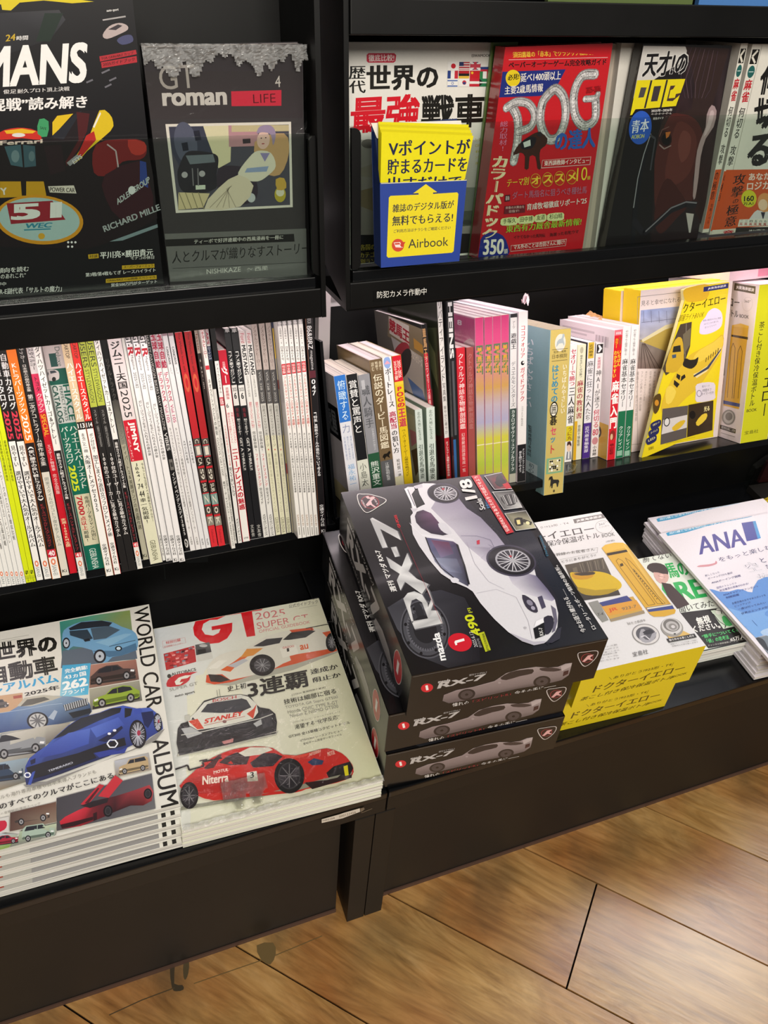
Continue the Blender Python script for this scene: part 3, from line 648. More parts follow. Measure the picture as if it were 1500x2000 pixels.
s = mag('pale magazine spine with a navy block under a red and white head', 456, 463, 1063, 400, 650, 'dedbd5', '343634', H=.262)
band(s, 600, 674, 'b7b0ae'); rt(s, 640, 672, "CAR'S", 'a0243c', .6, bold=.05); band(s, 676, 704, '1d2440'); rt(s, 678, 702, 'ローレンス', 'd5d7e0', .6); band(s, 704, 760, '181818'); vt(s, 790, 1020, 'シルエイトワンビアを探せ現役名車', '8a8780', .45); rt(s, 1024, 1056, 'GEIBUNSHA', '6a675f', .55, .5, 0); done(s)
s = mag('white magazine spine numbered 106 in a red frame beside the large red kana', 464.7, 473.4, 1062, 411, 650, 'e4e1dc', '1b1b1b', H=.262)
band(s, 600, 705, '0c0c0d'); vt(s, 710, 768, 'アメリカンカスタム', '55534f', .5); s.f.R((s.w*.1, yv(s, 792)), (s.w*.9, yv(s, 776)), 'c43444'); s.f.T('106', (s.w*.18, yv(s, 790)), (s.w*.82, yv(s, 790)), (s.w*.18, yv(s, 778)), 'f2e9e6', .03, False)
vt(s, 830, 910, '500万円をめぐるアメリカ車', 'cf6a66', .4); vt(s, 912, 970, '安くて良いクルマ', '2b2928', .7); vt(s, 1012, 1058, 'メガジンボックス', '2b2a26', .62, bold=.03); done(s)
s = mag('white magazine spine with a red head and big red kana, shorter than its neighbours', 474.3, 488.6, 1059.5, 420, 685, 'e8e5df', 'c01830', H=None)
band(s, 600, 752, 'b9142e'); vt(s, 706, 722, '首都圏版', 'e8b8b8', .35); rt(s, 716, 748, 'グー', 'f5eeea', .7, .5, .06); vt(s, 756, 780, '首都圏版', 'b42438', .4); s.f.T('6', (s.w*.15, yv(s, 796)), (s.w*.45, yv(s, 796)), (s.w*.15, yv(s, 788)), '2a2a2a', .03, False)
vt(s, 805, 866, '気軽にドライブとはいかない', 'd2707a', .32, .75); vt(s, 805, 866, '雑誌なので妄想ドライブへ', 'd2707a', .32, .3); vt(s, 875, 996, 'ニュープレイスの魅惑', 'bd1a30', .8, bold=.07); rt(s, 1049, 1052, 'PROTO', '333333', .6); done(s)
for i, (a, b_, vb, tx) in enumerate([(489.9, 500.8, 1053, 436), (501.8, 513.7, 1052, 449.5)]):
    s = mag('black magazine spine with a white box reading 6, ' + ['left of two alike', 'right of two alike'][i], a, b_, vb, tx, 635, '17171a', '17171a', H=.258)
    vt(s, 632, 650, 'メ車', 'b8b6b4', .75, bold=.05); band(s, 652, 684, '2b2b2d'); vt(s, 686, 748, '「アメ車マガジン」', 'ecebe6', .66, bold=.02); band(s, 752, 792, 'dedcd6', .06, .94); s.f.T('2025', (s.w*.15, yv(s, 764)), (s.w*.85, yv(s, 764)), (s.w*.15, yv(s, 757)), '222222', .02, False); s.f.T('6', (s.w*.3, yv(s, 779)), (s.w*.7, yv(s, 779)), (s.w*.3, yv(s, 767)), '222222', .05, False)
    vt(s, 796, 815, '特集', '7c2530', .45); vt(s, 817, 850, '知ってますか?', 'dddad4', .5, bold=.03); rt(s, 855, 918, 'GET A THRILL!!', 'dddad4', .4, .5, .03); vt(s, 1024, 1048, '文友舎', 'b9b7b0', .6); done(s)
for i, (a, b_, vb, tx, tv) in enumerate([(515.2, 526.4, 1051, 463.3, 647), (527.2, 537.8, 1048.8, 477.2, 646)]):
    s = mag('white magazine spine with red script over bold black capitals, ' + ['left of two alike', 'right of two alike'][i], a, b_, vb, tx, tv, 'dedcd6', 'b4b2b0', H=None)
    band(s, 640, 668, 'd3c6c4'); rt(s, 651, 670, 'Ford', 'b23a48', .55, .5, .0); rt(s, 674, 732, 'MUSTANG', '28262a', .62, .5, .06); rt(s, 734, 775, 'COMPLETE GUIDE', '7d7b78', .3)
    vt(s, 785, 836, '最新のミスFORD一気に紹介', 'c8606c', .5); vt(s, 842, 882, '完全保存版!', '2e2c2a', .55); vt(s, 886, 950, 'フォードマスタング', 'c9505c', .5); vt(s, 952, 985, '完全ガイド', '2e2c2a', .5); vt(s, 1004, 1046, 'メガマガジンボックス', '2e2d29', .6, bold=.03); done(s)
for i, (a, b_, vb, tx, tv) in enumerate([(538.8, 548.8, 1046.4, 490.3, 633), (549.7, 559.6, 1044.6, 505, 630.5), (560.4, 569.4, 1041.8, 518.3, 629)]):
    s = mag('classic car magazine spine, pinkish-grey head over dark grey and cream, ' + ['leftmost of three alike', 'middle of three alike', 'rightmost of three alike'][i], a, b_, vb, tx, tv, 'd9d6b8', '97908a', H=None)
    band(s, 600, 722, 'b5a7a0'); vt(s, 636, 716, 'ノスタルジックヒーロー', '6b5c55', .6); band(s, 722, 788, '4d4b4b'); rt(s, 726, 784, 'VOL.228 2025', 'b3b0aa', .4)
    band(s, 788, 850, 'c2c0b8'); vt(s, 792, 872, '日産スペシャリティ&ステージ', '5f5d55', .5); s.f.E((s.w*.5, yv(s, 878)), s.w*.1, .001, 'c03030', 0, 10, False); vt(s, 885, 1008, '黄金期の名車たちスカイラインロー', 'a19f86', .4); rt(s, 1010, 1040, 'GEIBUNSHA', '77755f', .6, .5, 0); done(s)
s = mag('narrow magazine spine with a yellow and tan photographic strip', 570, 572.6, 1042, 528.5, 625, '9b9272', '24304a', H=.262)
for v0, v1, c in ((600, 641, '28304e'), (641, 700, 'c8a540'), (700, 742, '9a9078'), (742, 760, '6e3428'), (760, 850, '77705c'), (850, 905, '9a8e5a'), (905, 925, '8c3a30'), (925, 980, 'b5a878'), (980, 1040, 'a59d84')): band(s, v0, v1, c)
done(s)
GP = [(578.3, 586.2, 1053.4, 538.3), (587.8, 595.6, 1052, 550), (597, 604.8, 1050, 561.2), (606.2, 613.8, 1048.2, 572.2), (614.6, 622.6, 1046.8, 582.3)]
for i, (a, b_, vb, tx) in enumerate(GP):
    s = mag('white grand prix magazine spine with red lettering, ' + ['first from left of five alike', 'second from left of five alike', 'middle of five alike', 'fourth from left of five alike', 'last of five alike'][i], a, b_, vb, tx, 630, 'ebe7e1', 'c9c6c2', H=.268)
    band(s, 600, 637-i*1.2, '35303a'); rt(s, 622, 638-i, '速', 'd8d2d0', .8, bold=.06); vt(s, 640, 672, '5月号No.3', '2b2a2a', .5); vt(s, 676, 704, '日本GP号', '1f1d1d', .66, bold=.02); band(s, 711-i*1.4, 732-i*1.4, 'c11d2c'); vt(s, 713-i*1.4, 730-i*1.4, '完全版', 'f0dcd8', .75, bold=.04)
    vt(s, 735-i, 838-i, 'フェルスタッペン日本GP4連覇!', 'c24438', .68, bold=.02); vt(s, 845, 962, 'ホンダ&鈴鹿ファンの期待に応える渾身の今季初優勝', '2e2c2a', .5); rt(s, 1005, 1026, 'SAN-EI', 'a8866c', .4); rt(s, 1030, 1044, '-----', '888880', .2); done(s)
s = mag('black sports coupe magazine spine numbered 047, last of the left row', 624, 637.6, 1044.5, 598.5, 640, '141013', '2b2024', H=.272)
rt(s, 622, 632, 'REVCAR', 'aaa5a5', .5); rt(s, 636, 682, '86&BRZ', 'd4d0d0', .62, .45, .03); rt(s, 685, 722, 'magazine', 'c4c0c0', .45, .5, 0); band(s, 724, 738, '57202c', .1, .9)
for j, t in enumerate('047'): s.f.T(t, (s.w*.3, yv(s, 750+j*11)), (s.w*.8, yv(s, 750+j*11)), (s.w*.3, yv(s, 741+j*11)), 'efecec', .03, False)
vt(s, 805, 930, '「特集」最新ホイールの進化について考える', 'efecec', .5, bold=.03); band(s, 600, 1060, '6b4430', 0, .1); vt(s, 985, 1028, '交通タイムス社', 'efecec', .6, .55, .03); s.f.T('Ki', (s.w*.3, yv(s, 1040)), (s.w*.85, yv(s, 1040)), (s.w*.3, yv(s, 1034)), 'efecec', .03, False); done(s)
# clear divider tongue hanging under the left row
q = MB(); O = hit((345, 1105), KS + NS*.01, NS); Fd = frame(O, XA, UPS, NS)
a1, a2 = hit((318.5, 1098), KS+NS*.01, NS), hit((321, 1132), KS+NS*.01, NS)
q.tri([a1, a2, a2+XA*.002, a1+XA*.002], 'dddddd'); q.tri([a1+NS*.001, a1+XA*.002+NS*.001, a2+XA*.002+NS*.001, a2+NS*.001], 'dddddd')
o = q.build('shelf_divider', M_CLEAR); tag(o, 'thin clear plastic divider edge hanging below the white spines', 'divider')
q = MB(); c = [hit(p, KS+NS*.004, NS) for p in ((362, 1080), (408, 1072), (406, 1098), (364, 1100))]
q.tri(c[::-1], '8a8a8a'); q.tri([p-NS*.001 for p in c], '8a8a8a')
o = q.build('shelf_divider', M_CLEAR); tag(o, 'clear plastic divider plate showing under the pale grey spines', 'divider')
# ------------------------------------------------------------------ right raked shelf
RG = 'books standing on the right raked shelf'
def bk(label, BL, BR, TL, sp, seq='R', grp=None, name='book', **k):
    return upright(name, label, 'book', BL, BR, TL, seq=seq, spine=sp, group=grp or RG, **k)
s = bk('small paperback with a blue and pale grey spine, leftmost on the right shelf', (681, 960), (702.5, 955), (651.5, 735), 'dfe0e6', d0=.010, cover='e9dfe2', D=.122, pages='efe2da')
band(s, 700, 824, '2f74c8'); vt(s, 742, 822, '俯瞰する', 'd6ecf6', .68, .55, 0); vt(s, 828, 846, '力', '7d86a8', .7, .5, 0)
for j, t in enumerate(('確実に勝利する思考', '騎手として積み重ねた', '日本競馬を牽引')): vt(s, 852, 898, t, '9aa3c0', .16, .8-.28*j)
vt(s, 906, 950, '福永祐一', '7aaad6', .62, .5, 0)
s.c.R((-.118, .10), (-.002, .146), '15171a'); s.c.T('虎屋', (-.06, .105), (-.015, .105), (-.06, .14), '8a8c90', .06, False); s.c.R((-.118, 0), (-.002, .03), 'e8d9a8')
done(s)
s = bk('black paperback spine with white lettering and a pale foot', (703, 955), (724.5, 950), (670.2, 734), '1a1a1d', d0=.010, cover='d8d4cc', D=.122, pages='efe0d2')
vt(s, 742, 846, '賞賛と罵声と', 'ecebe8', .74, .5, .02); band(s, 898, 970, 'd9dacb'); vt(s, 904, 950, '小島太', '4a4f48', .6, .5, 0); done(s)
s = bk('grey jockey photo spine with a dark green foot', (724.8, 950), (746.5, 946), (691, 735), '8f8f93', d0=.010, cover='77777c', D=.122, pages='efe4d4')
vt(s, 752, 836, '職人騎手', '55565a', .72, .5, .03); rt(s, 838, 880, '日本競馬を支え続けた', 'c9c9cc', .2, .7); band(s, 885, 970, '28553a'); vt(s, 900, 948, '熊沢重文', 'e4ebe2', .74, .5, .01); band(s, 742, 760, 'b5b5b8', .2, .5); done(s)
s = bk('brown thick paperback spine with ivory title and a small running horse', (748, 946), (771.5, 940), (721, 704), '6e5a3f', d0=.010, cover='8a7252', D=.145, pages='efdfe0')
for j, t in enumerate(('血統と', '戦績で', '読む')): vt(s, 706, 724, t, 'd9cdb0', .22, .82-.3*j)
vt(s, 730, 876, '伝説のダービー馬図鑑', 'efe4c8', .7, .5, .02)
x0 = .5; s.f.U(smooth([(s.w*a, yv(s, b_)) for a, b_ in ((.2, 892), (.35, 886), (.6, 886), (.8, 882), (.9, 886), (.75, 890), (.8, 896), (.6, 892), (.45, 893), (.35, 898), (.3, 893))], 2), '1c1712'); band(s, 899, 950, '5a5a5c'); vt(s, 903, 938, '江部弘明監著', 'c9c9c8', .3)
s.c.R((-.14, .02), (-.003, .2), '9c8560'); s.c.T('ダービー', (-.13, .1), (-.02, .1), (-.13, .14), 'c9b68c', .04, False); done(s)
s = bk('cream boat racing paperback spine with black and red title', (772, 940), (788.5, 936), (745.5, 699), 'e8e3e2', d0=.010, cover='e8e0d8', D=.14, pages='f0e3d4')
s.f.E((s.w*.5, yv(s, 708)), s.w*.4, .008, '8ba6d8', 0, 20, False); s.f.U([(s.w*.15, yv(s, 711)), (s.w*.85, yv(s, 711)), (s.w*.5, yv(s, 704))], 'e0a0b0'); vt(s, 719, 796, 'ボートレース', '2a282a', .7, .5, .04); vt(s, 803, 838, '高配当', 'b42348', .78, .5, .05); vt(s, 840, 885, 'の狙い方', '2a282a', .7, .5, .04); vt(s, 896, 932, '桧村賢一著', '55534f', .4, .6); band(s, 930, 950, 'd8d4b0'); done(s)
s = bk('red headed yellow paperback spine with pink outlined lettering', (789, 936), (806, 932), (765, 696), 'dcbc1c', d0=.010, cover='b89a30', D=.14, pages='ece2e6')
band(s, 690, 745, 'c8152c'); rt(s, 704, 738, '2025~2026', 'f2d9c8', .34, .7, .04); rt(s, 704, 742, '2026年版', 'f2d9c8', .34, .3, .04); band(s, 745, 752, 'e0c23a'); vt(s, 754, 796, 'POGの', 'c8203c', .85, .5, .08); vt(s, 797, 834, '王道', 'c23050', .8, .5, .07); vt(s, 838, 930, 'ペーパーオーナーゲーム徹底攻略ガイド', '6e5a10', .42); done(s)
s = bk('horse racing magazine with a colour jockey cover, standing back between the low books', (845, 900), (852.5, 897), (823, 634), '1b191a', d0=.040, seq='M', cover='6b6660', D=.19, pages='f2e6e6', name='magazine')
s.t['category'] = 'magazine'
band(s, 620, 690, '17161a'); vt(s, 640, 700, '競馬王', 'c99a68', .8, .5, .05); band(s, 690, 860, 'bd1f34'); vt(s, 697, 790, 'クロワゼリーズ最強', 'ead2cc', .6, .5, .02)
cc = K(620, 560, 3.409)
s.c.P(cc((468, 150), (720, 245), (720, 480), (700, 470), (468, 330)), '8d7f68'); s.c.P(cc((468, 150), (720, 250), (720, 290), (468, 190)), '1f1d1c'); s.c.P(cc((475, 195), (610, 260), (610, 395), (480, 310)), 'd5cec6'); s.c.T('競馬王', *cc((478, 290), (612, 385), (478, 205)), 'b32c3e', .08)
s.c.P(cc((490, 330), (700, 470), (715, 760), (575, 680)), 'b9b4b4'); s.c.E(cc((560, 440)), 14, 22, 'a8404c', 25); s.c.E(cc((580, 510)), 12, 30, '3e3a3c', 15); s.c.T('クロワゼリーズ', *cc((625, 470), (700, 540), (625, 415)), 'e8e2dc', .06); s.c.P(cc((600, 600), (700, 690), (720, 760), (640, 720)), '5a78b0'); s.c.P(cc((640, 340), (700, 390), (708, 450), (645, 410)), 'c9984c')
done(s)
s = bk('dark magazine spine directly behind the horse racing magazine', (853, 900), (855, 899.5), (830, 632), '241f20', seq='M', d0=.040, cover='2c2626', D=.19, pages='b9a9a6'); band(s, 760, 860, '7c1c2c'); done(s)
s = bk('small pale green horse booklet, left of two alike', (819, 942), (833, 938), (810.8, 801), 'c9d4cb', d0=.010, cover='9aa89a', D=.104, grp='pale green horse booklets', pages='efe6dc')
vt(s, 804, 860, '北の大地に生きる', '6f7d72', .42); vt(s, 868, 935, '引退名馬優姿', '3c4a40', .62); s.c.R((-.118, .02), (-.002, .12), 'b3b9a6'); s.c.P([(800, 838), (822, 850), (822, 870), (804, 872)], 'b67a8c'); s.c.P([(803, 880), (822, 880), (824, 925), (812, 930)], '5a4a3a'); done(s)
s = bk('small pale green horse booklet, right of two alike', (837, 939), (853.5, 935), (833, 796.5), 'cdd8cf', d0=.010, cover='93a595', D=.104, grp='pale green horse booklets', pages='efe6dc')
vt(s, 800, 858, '北の大地に生きる', '6f7d72', .4); vt(s, 866, 936, '引退名馬優姿', '2f3c33', .6); done(s)
s = bk('tall white spine of an island photo book with brush lettering', (872, 935), (882, 932), (854.7, 592), 'e0dcd8', d0=.020, cover='23261c', D=.19, H=.275, pages='d8d0c8')
vt(s, 586, 745, 'リバティアイランド', '3b3734', .8, .5, 0); vt(s, 748, 785, '写真集', '4a4643', .6, .5, 0); vt(s, 792, 848, '鮮やかに華やか', '55514e', .5, .5, 0); band(s, 855, 945, 'b01f2c'); vt(s, 862, 930, 'オフショット満載の豪華保存版', 'f0dcd4', .5)
s.c.P([(790, 640), (852, 640), (868, 930), (846, 930)], '3e4430'); s.c.P([(835, 660), (850, 690), (856, 760), (842, 720)], '6d7350'); s.c.P([(850, 850), (866, 852), (869, 930), (850, 930)], '4e1a1c'); done(s)
s = bk('tall dark glossy photo book spine with white cut-off capitals', (882.5, 932), (893, 929), (875.5, 588), '1c1c1e', d0=.010, cover='2a2a2c', D=.2, H=.275, pages='c8c0bc')
rt(s, 590, 700, 'HEINS', 'd8d6d4', .8, .35, .08); band(s, 705, 850, '505054', .3, .7); band(s, 858, 945, '2e5f96', 0, .5); done(s)
s = bk('bright red creature encyclopedia spine with white brush title', (898.7, 928), (914.8, 925), (890.8, 680), 'c22632', d0=.010, cover='b02430', D=.14, grp='red creature encyclopedias', pages='f2dcdc')
vt(s, 690, 838, 'クトゥルフ神話生物解剖図鑑', 'f4dcd8', .66, .5, .02); vt(s, 845, 922, '幻想解剖図譜集成一覧', 'e8b8b4', .4); done(s)
s = bk('red creature encyclopedia spine dimmed behind film, next to the bright red one', (915.5, 925), (929, 922), (910.5, 679), '9c4a46', d0=.010, cover='8c3a3a', D=.14, grp='red creature encyclopedias', pages='e8cccc', mat=M_WRAPPED)
vt(s, 690, 838, 'クトゥルフ神話生物解剖図鑑', 'b57672', .6, .5, .01); done(s)
for j, (a, b_, c, tv, pos) in enumerate([(932, 947.5, 927.4, 621, 'first from left, its cover side showing'), (948, 963, 946, 620, 'second from left'), (963.5, 978.5, 962.4, 618, 'third from left'), (979, 993.5, 978.3, 615.5, 'last of four')]):
    s = bk('film-wrapped spine fading pink to yellow, ' + pos, (a, 926-j*3.2), (b_, 923-j*3.2), (c, tv), 'd9cf7a', d0=.010, cover='e8a8c4', D=.17, grp='film-wrapped pink and yellow booklets', pages='f6e8ee', mat=M_WRAPPED, name='wrapped_booklet')
    H = s.H; w_ = s.w
    g = [(1, 'd1447f'), (.86, 'd84f86'), (.72, 'd08a8a'), (.6, 'cfa05a'), (.5, 'c4b2c0'), (.4, 'b3aed0'), (.3, 'd6cf4c'), (.15, 'b9cc48'), (0, 'd6c45a')]
    for (h0, c0), (h1, c1) in zip(g, g[1:]): s.f.U([(.0003, H*h1), (w_-.0003, H*h1), (w_-.0003, H*h0), (.0003, H*h0)], [c1, c1, c0, c0]); s.f.l -= LU
    s.f.up(); rt(s, 675+j*-2, 732, 'EVENT', '5c7d5a', .8, .5, .06); rt(s, 680-j*2, 728, 'FES', 'd9a040', .5, .5, .05); band(s, 868-j*2, 870-j*2, 'efe6c0')
    if j == 0:
        s.c.U([(-.168, .0), (-.001, 0), (-.001, H*.5), (-.168, H*.5)], ['c9c060', 'd9cf7a', 'c4b2c0', 'c9a8c0']); s.c.U([(-.168, H*.5), (-.001, H*.5), (-.001, H-.002), (-.168, H-.002)], ['c9a8c0', 'c4b2c0', 'e0609c', 'e58ab4'])
        s.c.E((910, 690), 14, 30, 'e6c3d0', 20); s.c.T('8', (893, 634), (902, 636), (893, 624), 'f2dce8', .05); s.c.E((918, 740), 9, 24, 'a85a78', 15); s.c.E((925, 800), 7, 22, 'c98aa0')
    s.c.clip = None
    o = s; done(s)
    q = MB(); q.box(s.F, -.0001, s.w+.0001, .0001, s.H+.0005, -s.D-.0002, .0009, 'ffffff'); q.build('clear_film', M_FILM, s.t)
s = bk('white catalogue spine with black card game lettering and a dark foot', (994.8, 944), (1007.5, 941), (996.8, 613), 'dcd9d8', cover='b8c4c8', D=.19, pages='f3e6ea')
band(s, 600, 620, '2e2c30'); vt(s, 627, 642, 'アーツ', '4a484a', .4); vt(s, 650, 705, '遊戯王', '2a2830', .8, .5, .05) if False else vt(s, 650, 682, '遊戯王', '2a2830', .8, .5, .04); vt(s, 706, 795, 'デュエルモンスターズ', '4a4850', .66, .5, .0)
band(s, 798, 925, '3a4a44'); vt(s, 800, 920, 'カタログザヴァリュアブルブック', 'dfe6e2', .55, .5, .03); band(s, 925, 950, 'a9a89a'); done(s)
s = bk('white guidebook spine with red lettering and a black foot', (1009, 943), (1026, 940), (1011.8, 609), 'e4e0de', cover='d9c9d0', D=.19, pages='f6eaee')
vt(s, 635, 700, 'ココフォリア', 'bf2a38', .52, .5, .03); s.f.E((s.w*.5, yv(s, 709)), s.w*.2, s.w*.22, '1e1c1c', 0, 18, False); s.f.E((s.w*.58, yv(s, 708)), s.w*.1, s.w*.1, 'e4e0de', 0, 14, False); vt(s, 717, 784, 'ガイドブック', 'bf2a38', .52, .5, .03); vt(s, 793, 832, 'ココフォリア株式会社', '8a8684', .26)
band(s, 868, 960, '17161a'); vt(s, 876, 925, 'オンラインセッションの', 'd5d4d8', .26, .7); vt(s, 880, 922, '扉を開けてみよう', 'd5d4d8', .34, .35); done(s)
s.pb = None
# boxed board game set, pale blue side and ochre spine
F0 = on_shelf((1061.7, 968)); bx = upright('board_game_set', 'board game box, pale blue side and ochre spine, overhanging the shelf edge', 'game box', (1061.7, 968), (1100, 964), (1076.7, 645), D=.185, spine='c9b366', cover='8fb6bb', base=hit((1061.7, 968), KS + V((0, -.004, 0)), NS), seq='R', mat=M_WRAPPED)
s = bx
kk = K(1000, 520, 3)
s.f.E((s.w*.5, s.H*.925), s.w*.26, .012, 'dcd9cc', 0, 20, False)
s.f.U(smooth([(s.w*a, s.H*b_) for a, b_ in ((.32, .9), (.34, .93), (.44, .945), (.56, .95), (.6, .975), (.7, .965), (.64, .945), (.7, .92), (.68, .905), (.62, .92), (.5, .92), (.42, .918))], 2), 'a9b4b8')
s.f.L([(s.w*.12, s.H*.888), (s.w*.88, s.H*.888)], .0006, '4a4433', False)
s.f.T('監修・推薦', (s.w*.2, s.H*.866), (s.w*.8, s.H*.866), (s.w*.2, s.H*.88), '4a4433', .0, False); s.f.T('日本棋院', (s.w*.14, s.H*.835), (s.w*.86, s.H*.835), (s.w*.14, s.H*.86), '3c3728', .0, False)
s.f.L([(s.w*.12, s.H*.822), (s.w*.88, s.H*.822)], .0006, '4a4433', False)
vt(s, 713, 775, 'はじめての', '3f8fae', .36, .33, .04) if False else None
s.f.VT('はじめての', (s.w*.33, s.H*.80), (s.w*.33, s.H*.575), s.w*.34, '3a8aa8', .05, False); s.f.VT('いちばんやさしい', (s.w*.78, s.H*.80), (s.w*.78, s.H*.50), s.w*.22, 'efe8cc', .04, False)
s.f.E((s.w*.33, s.H*.535), s.w*.2, .0115, '221f18', 0, 24, False); s.f.E((s.w*.33, s.H*.535), s.w*.16, .0092, 'e8e3d2', 0, 24, False); s.f.VT('囲', (s.w*.33, s.H*.565), (s.w*.33, s.H*.505), s.w*.24, '221f18', .04, False)
s.f.VT('碁', (s.w*.33, s.H*.50), (s.w*.33, s.H*.435), s.w*.36, '2a261c', .05, False)
for ch, c, y0, y1 in (('セ', 'd04c66', .43, .375), ('ッ', '3a8aa8', .37, .325), ('ト', 'c84848', .32, .26)): s.f.VT(ch, (s.w*.35, s.H*y0), (s.w*.35, s.H*y1), s.w*.3, c, .05, False)
s.f.R((s.w*.08, s.H*.135), (s.w*.92, s.H*.235), '7fb089'); s.f.R((s.w*.18, s.H*.145), (s.w*.82, s.H*.225), 'd9cf9a')
for i in range(8):
    s.f.L([(s.w*(.18+.64*i/7), s.H*.145), (s.w*(.18+.64*i/7), s.H*.225)], .0003, '6b6440', False); s.f.l -= LU
    s.f.L([(s.w*.18, s.H*(.145+.08*i/7)), (s.w*.82, s.H*(.145+.08*i/7))], .0003, '6b6440', False); s.f.l -= LU
s.f.up(); random.seed(5)
for i in range(22):
    s.f.E((s.w*(.27+.64/7*random.randint(0, 5)), s.H*(.156+.08/7*random.randint(0, 5))), .0016, .0016, random.choice(['20201c', 'f2f0e6']), 0, 8, False); s.f.l -= LU
s.f.up()
s.f.U(smooth([(s.w*a, s.H*b_) for a, b_ in ((.3, .045), (.33, .085), (.3, .1), (.24, .092), (.25, .112), (.4, .118), (.46, .095), (.72, .09), (.78, .07), (.82, .05), (.76, .075), (.72, .045), (.66, .045), (.62, .068), (.46, .066), (.44, .042), (.38, .042), (.36, .06))], 2), '2c2824'); s.f.E((s.w*.52, s.H*.02), s.w*.05, .0022, '55482c', 0, 10, False)
c = s.c; c.VT('いちばんやさしい', (-.055, s.H*.93), (-.055, s.H*.50), .026, 'e6eef0', .04, False)
c.VT('はじめての', (-.125, s.H*.95), (-.125, s.H*.56), .040, '4a7cae', .06, False)
c.E((-.12, s.H*.475), .030, .022, '33393a', 0, 28, False); c.E((-.12, s.H*.475), .026, .019, 'dfe4e0', 0, 28, False); c.VT('囲', (-.12, s.H*.54), (-.12, s.H*.42), .034, '26292a', .05, False)
c.E((-.115, s.H*.33), .026, .021, 'dfe4e0', 0, 28, False); c.VT('碁', (-.115, s.H*.395), (-.115, s.H*.26), .038, '26292a', .06, False)
for ch, cl, y0, y1 in (('セ', 'c84860', .255, .18), ('ッ', '4a6cae', .18, .12), ('ト', 'c24458', .12, .04)): c.VT(ch, (-.11, s.H*y0), (-.11, s.H*y1), .036, cl, .06, False)
c.VT('監修推薦日本棋院', (-.045, s.H*.4), (-.045, s.H*.2), .011, '3b4a4c', .02, False); c.R((-.055, s.H*.03), (-.02, s.H*.17), 'c9dcdc'); c.VT('初心者用', (-.038, s.H*.165), (-.038, s.H*.035), .016, '5c7478', .02, False)
top = Face(s.mb, s.F @ V((0, s.H, 0)), s.F.col[0].to_3d(), -NS, s.F.col[1].to_3d()); top.R((.0005, .001), (s.w-.0005, s.D-.001), 'd8c9a8')
s.mb.build('printed_box', M_WRAPPED, s.t)
# mahjong books
MG = 'mahjong books right of the ochre game box'
s = bk('white paperback with red and black title, half hidden by the ochre game box', (1101, 904), (1116, 900.5), (1113.5, 674), 'ece8e4', D=.12, pages='f6e4e6', grp=MG)
vt(s, 681, 755, 'セオリーで勝つ', 'c02a48', .74, .55, .04); vt(s, 756, 828, '三人麻雀', '221e1e', .8, .6, .04); band(s, 832, 862, 'd6c224'); vt(s, 834, 860, 'うに丸', '7a2a20', .6, .6, .03)
s.f.E((s.w*.6, yv(s, 872)), s.w*.3, .009, 'e8c8ae', 0, 18, False); s.f.U([(s.w*.3, yv(s, 871)), (s.w*.35, yv(s, 863)), (s.w*.7, yv(s, 862)), (s.w*.9, yv(s, 868)), (s.w*.88, yv(s, 873)), (s.w*.6, yv(s, 868))], '4a2e28'); s.f.U([(s.w*.25, yv(s, 898)), (s.w*.35, yv(s, 882)), (s.w*.85, yv(s, 882)), (s.w*.97, yv(s, 898))], '8a8a92'); band(s, 882, 896, 'f0ece8', .52, .7); done(s)
s = bk('pale yellow textbook spine with dark red title and a mustard foot', (1119, 900), (1135, 896.5), (1127, 674), 'e4dfc2', cover='d9cfa0', D=.12, pages='f6e8e0', grp=MG)
s.f.E((s.w*.5, yv(s, 684)), s.w*.2, .005, 'b9b39a', 0, 14, False); vt(s, 693, 738, '基本を正しく学び勝つ', '6a665a', .34); vt(s, 742, 818, '麻雀の教科書', 'a4243c', .74, .5, .04); band(s, 822, 905, 'd9a820', 0, .35); vt(s, 830, 872, '菅原千瑛監修', '4a4636', .34, .6); done(s)
s = bk('white spine with dark navy edge and a purple foot', (1136.3, 897), (1151.5, 893.5), (1147.5, 669), 'e6e2e4', cover='1d2238', D=.12, pages='f4e6ea', grp=MG)
s.f.U([(s.w*.15, yv(s, 700)), (s.w*.85, yv(s, 700)), (s.w*.85, yv(s, 668)), (s.w*.15, yv(s, 668))], 'd6b23a'); vt(s, 672, 696, '近代麻雀', '2a2620', .5); vt(s, 704, 822, '麻雀に狂った人たち', '45423f', .74, .5, .0); band(s, 826, 905, '4c2f84'); vt(s, 832, 884, '近代麻雀編集部', 'f0eaf4', .56, .5, .02); done(s)
s = bk('white spine with a black emblem and the red number 80', (1153, 894.5), (1167.7, 891), (1163.5, 671), 'eae4e4', cover='d4cccc', D=.12, pages='f6e8ec', grp=MG)
s.f.U([(s.w*.1, yv(s, 690)), (s.w*.9, yv(s, 690)), (s.w*.9, yv(s, 672)), (s.w*.1, yv(s, 672))], '141414'); s.f.U([(s.w*.25, yv(s, 688)), (s.w*.45, yv(s, 681)), (s.w*.25, yv(s, 674)), (s.w*.5, yv(s, 674)), (s.w*.8, yv(s, 681)), (s.w*.5, yv(s, 688))], 'f0ecec')
vt(s, 697, 720, '実戦問題', 'c0405a', .4); vt(s, 722, 798, '神AIが迷う', '2a2628', .7, .5, .01); vt(s, 799, 836, '何切る', 'c22c4a', .76, .5, .03); s.f.T('80', (s.w*.12, yv(s, 850)), (s.w*.88, yv(s, 850)), (s.w*.12, yv(s, 838)), 'c22c4a', .03, False)
s.f.E((s.w*.5, yv(s, 861)), s.w*.4, .006, 'c98a92', 0, 16, False); vt(s, 870, 890, '小林剛', '3a3436', .5); done(s)
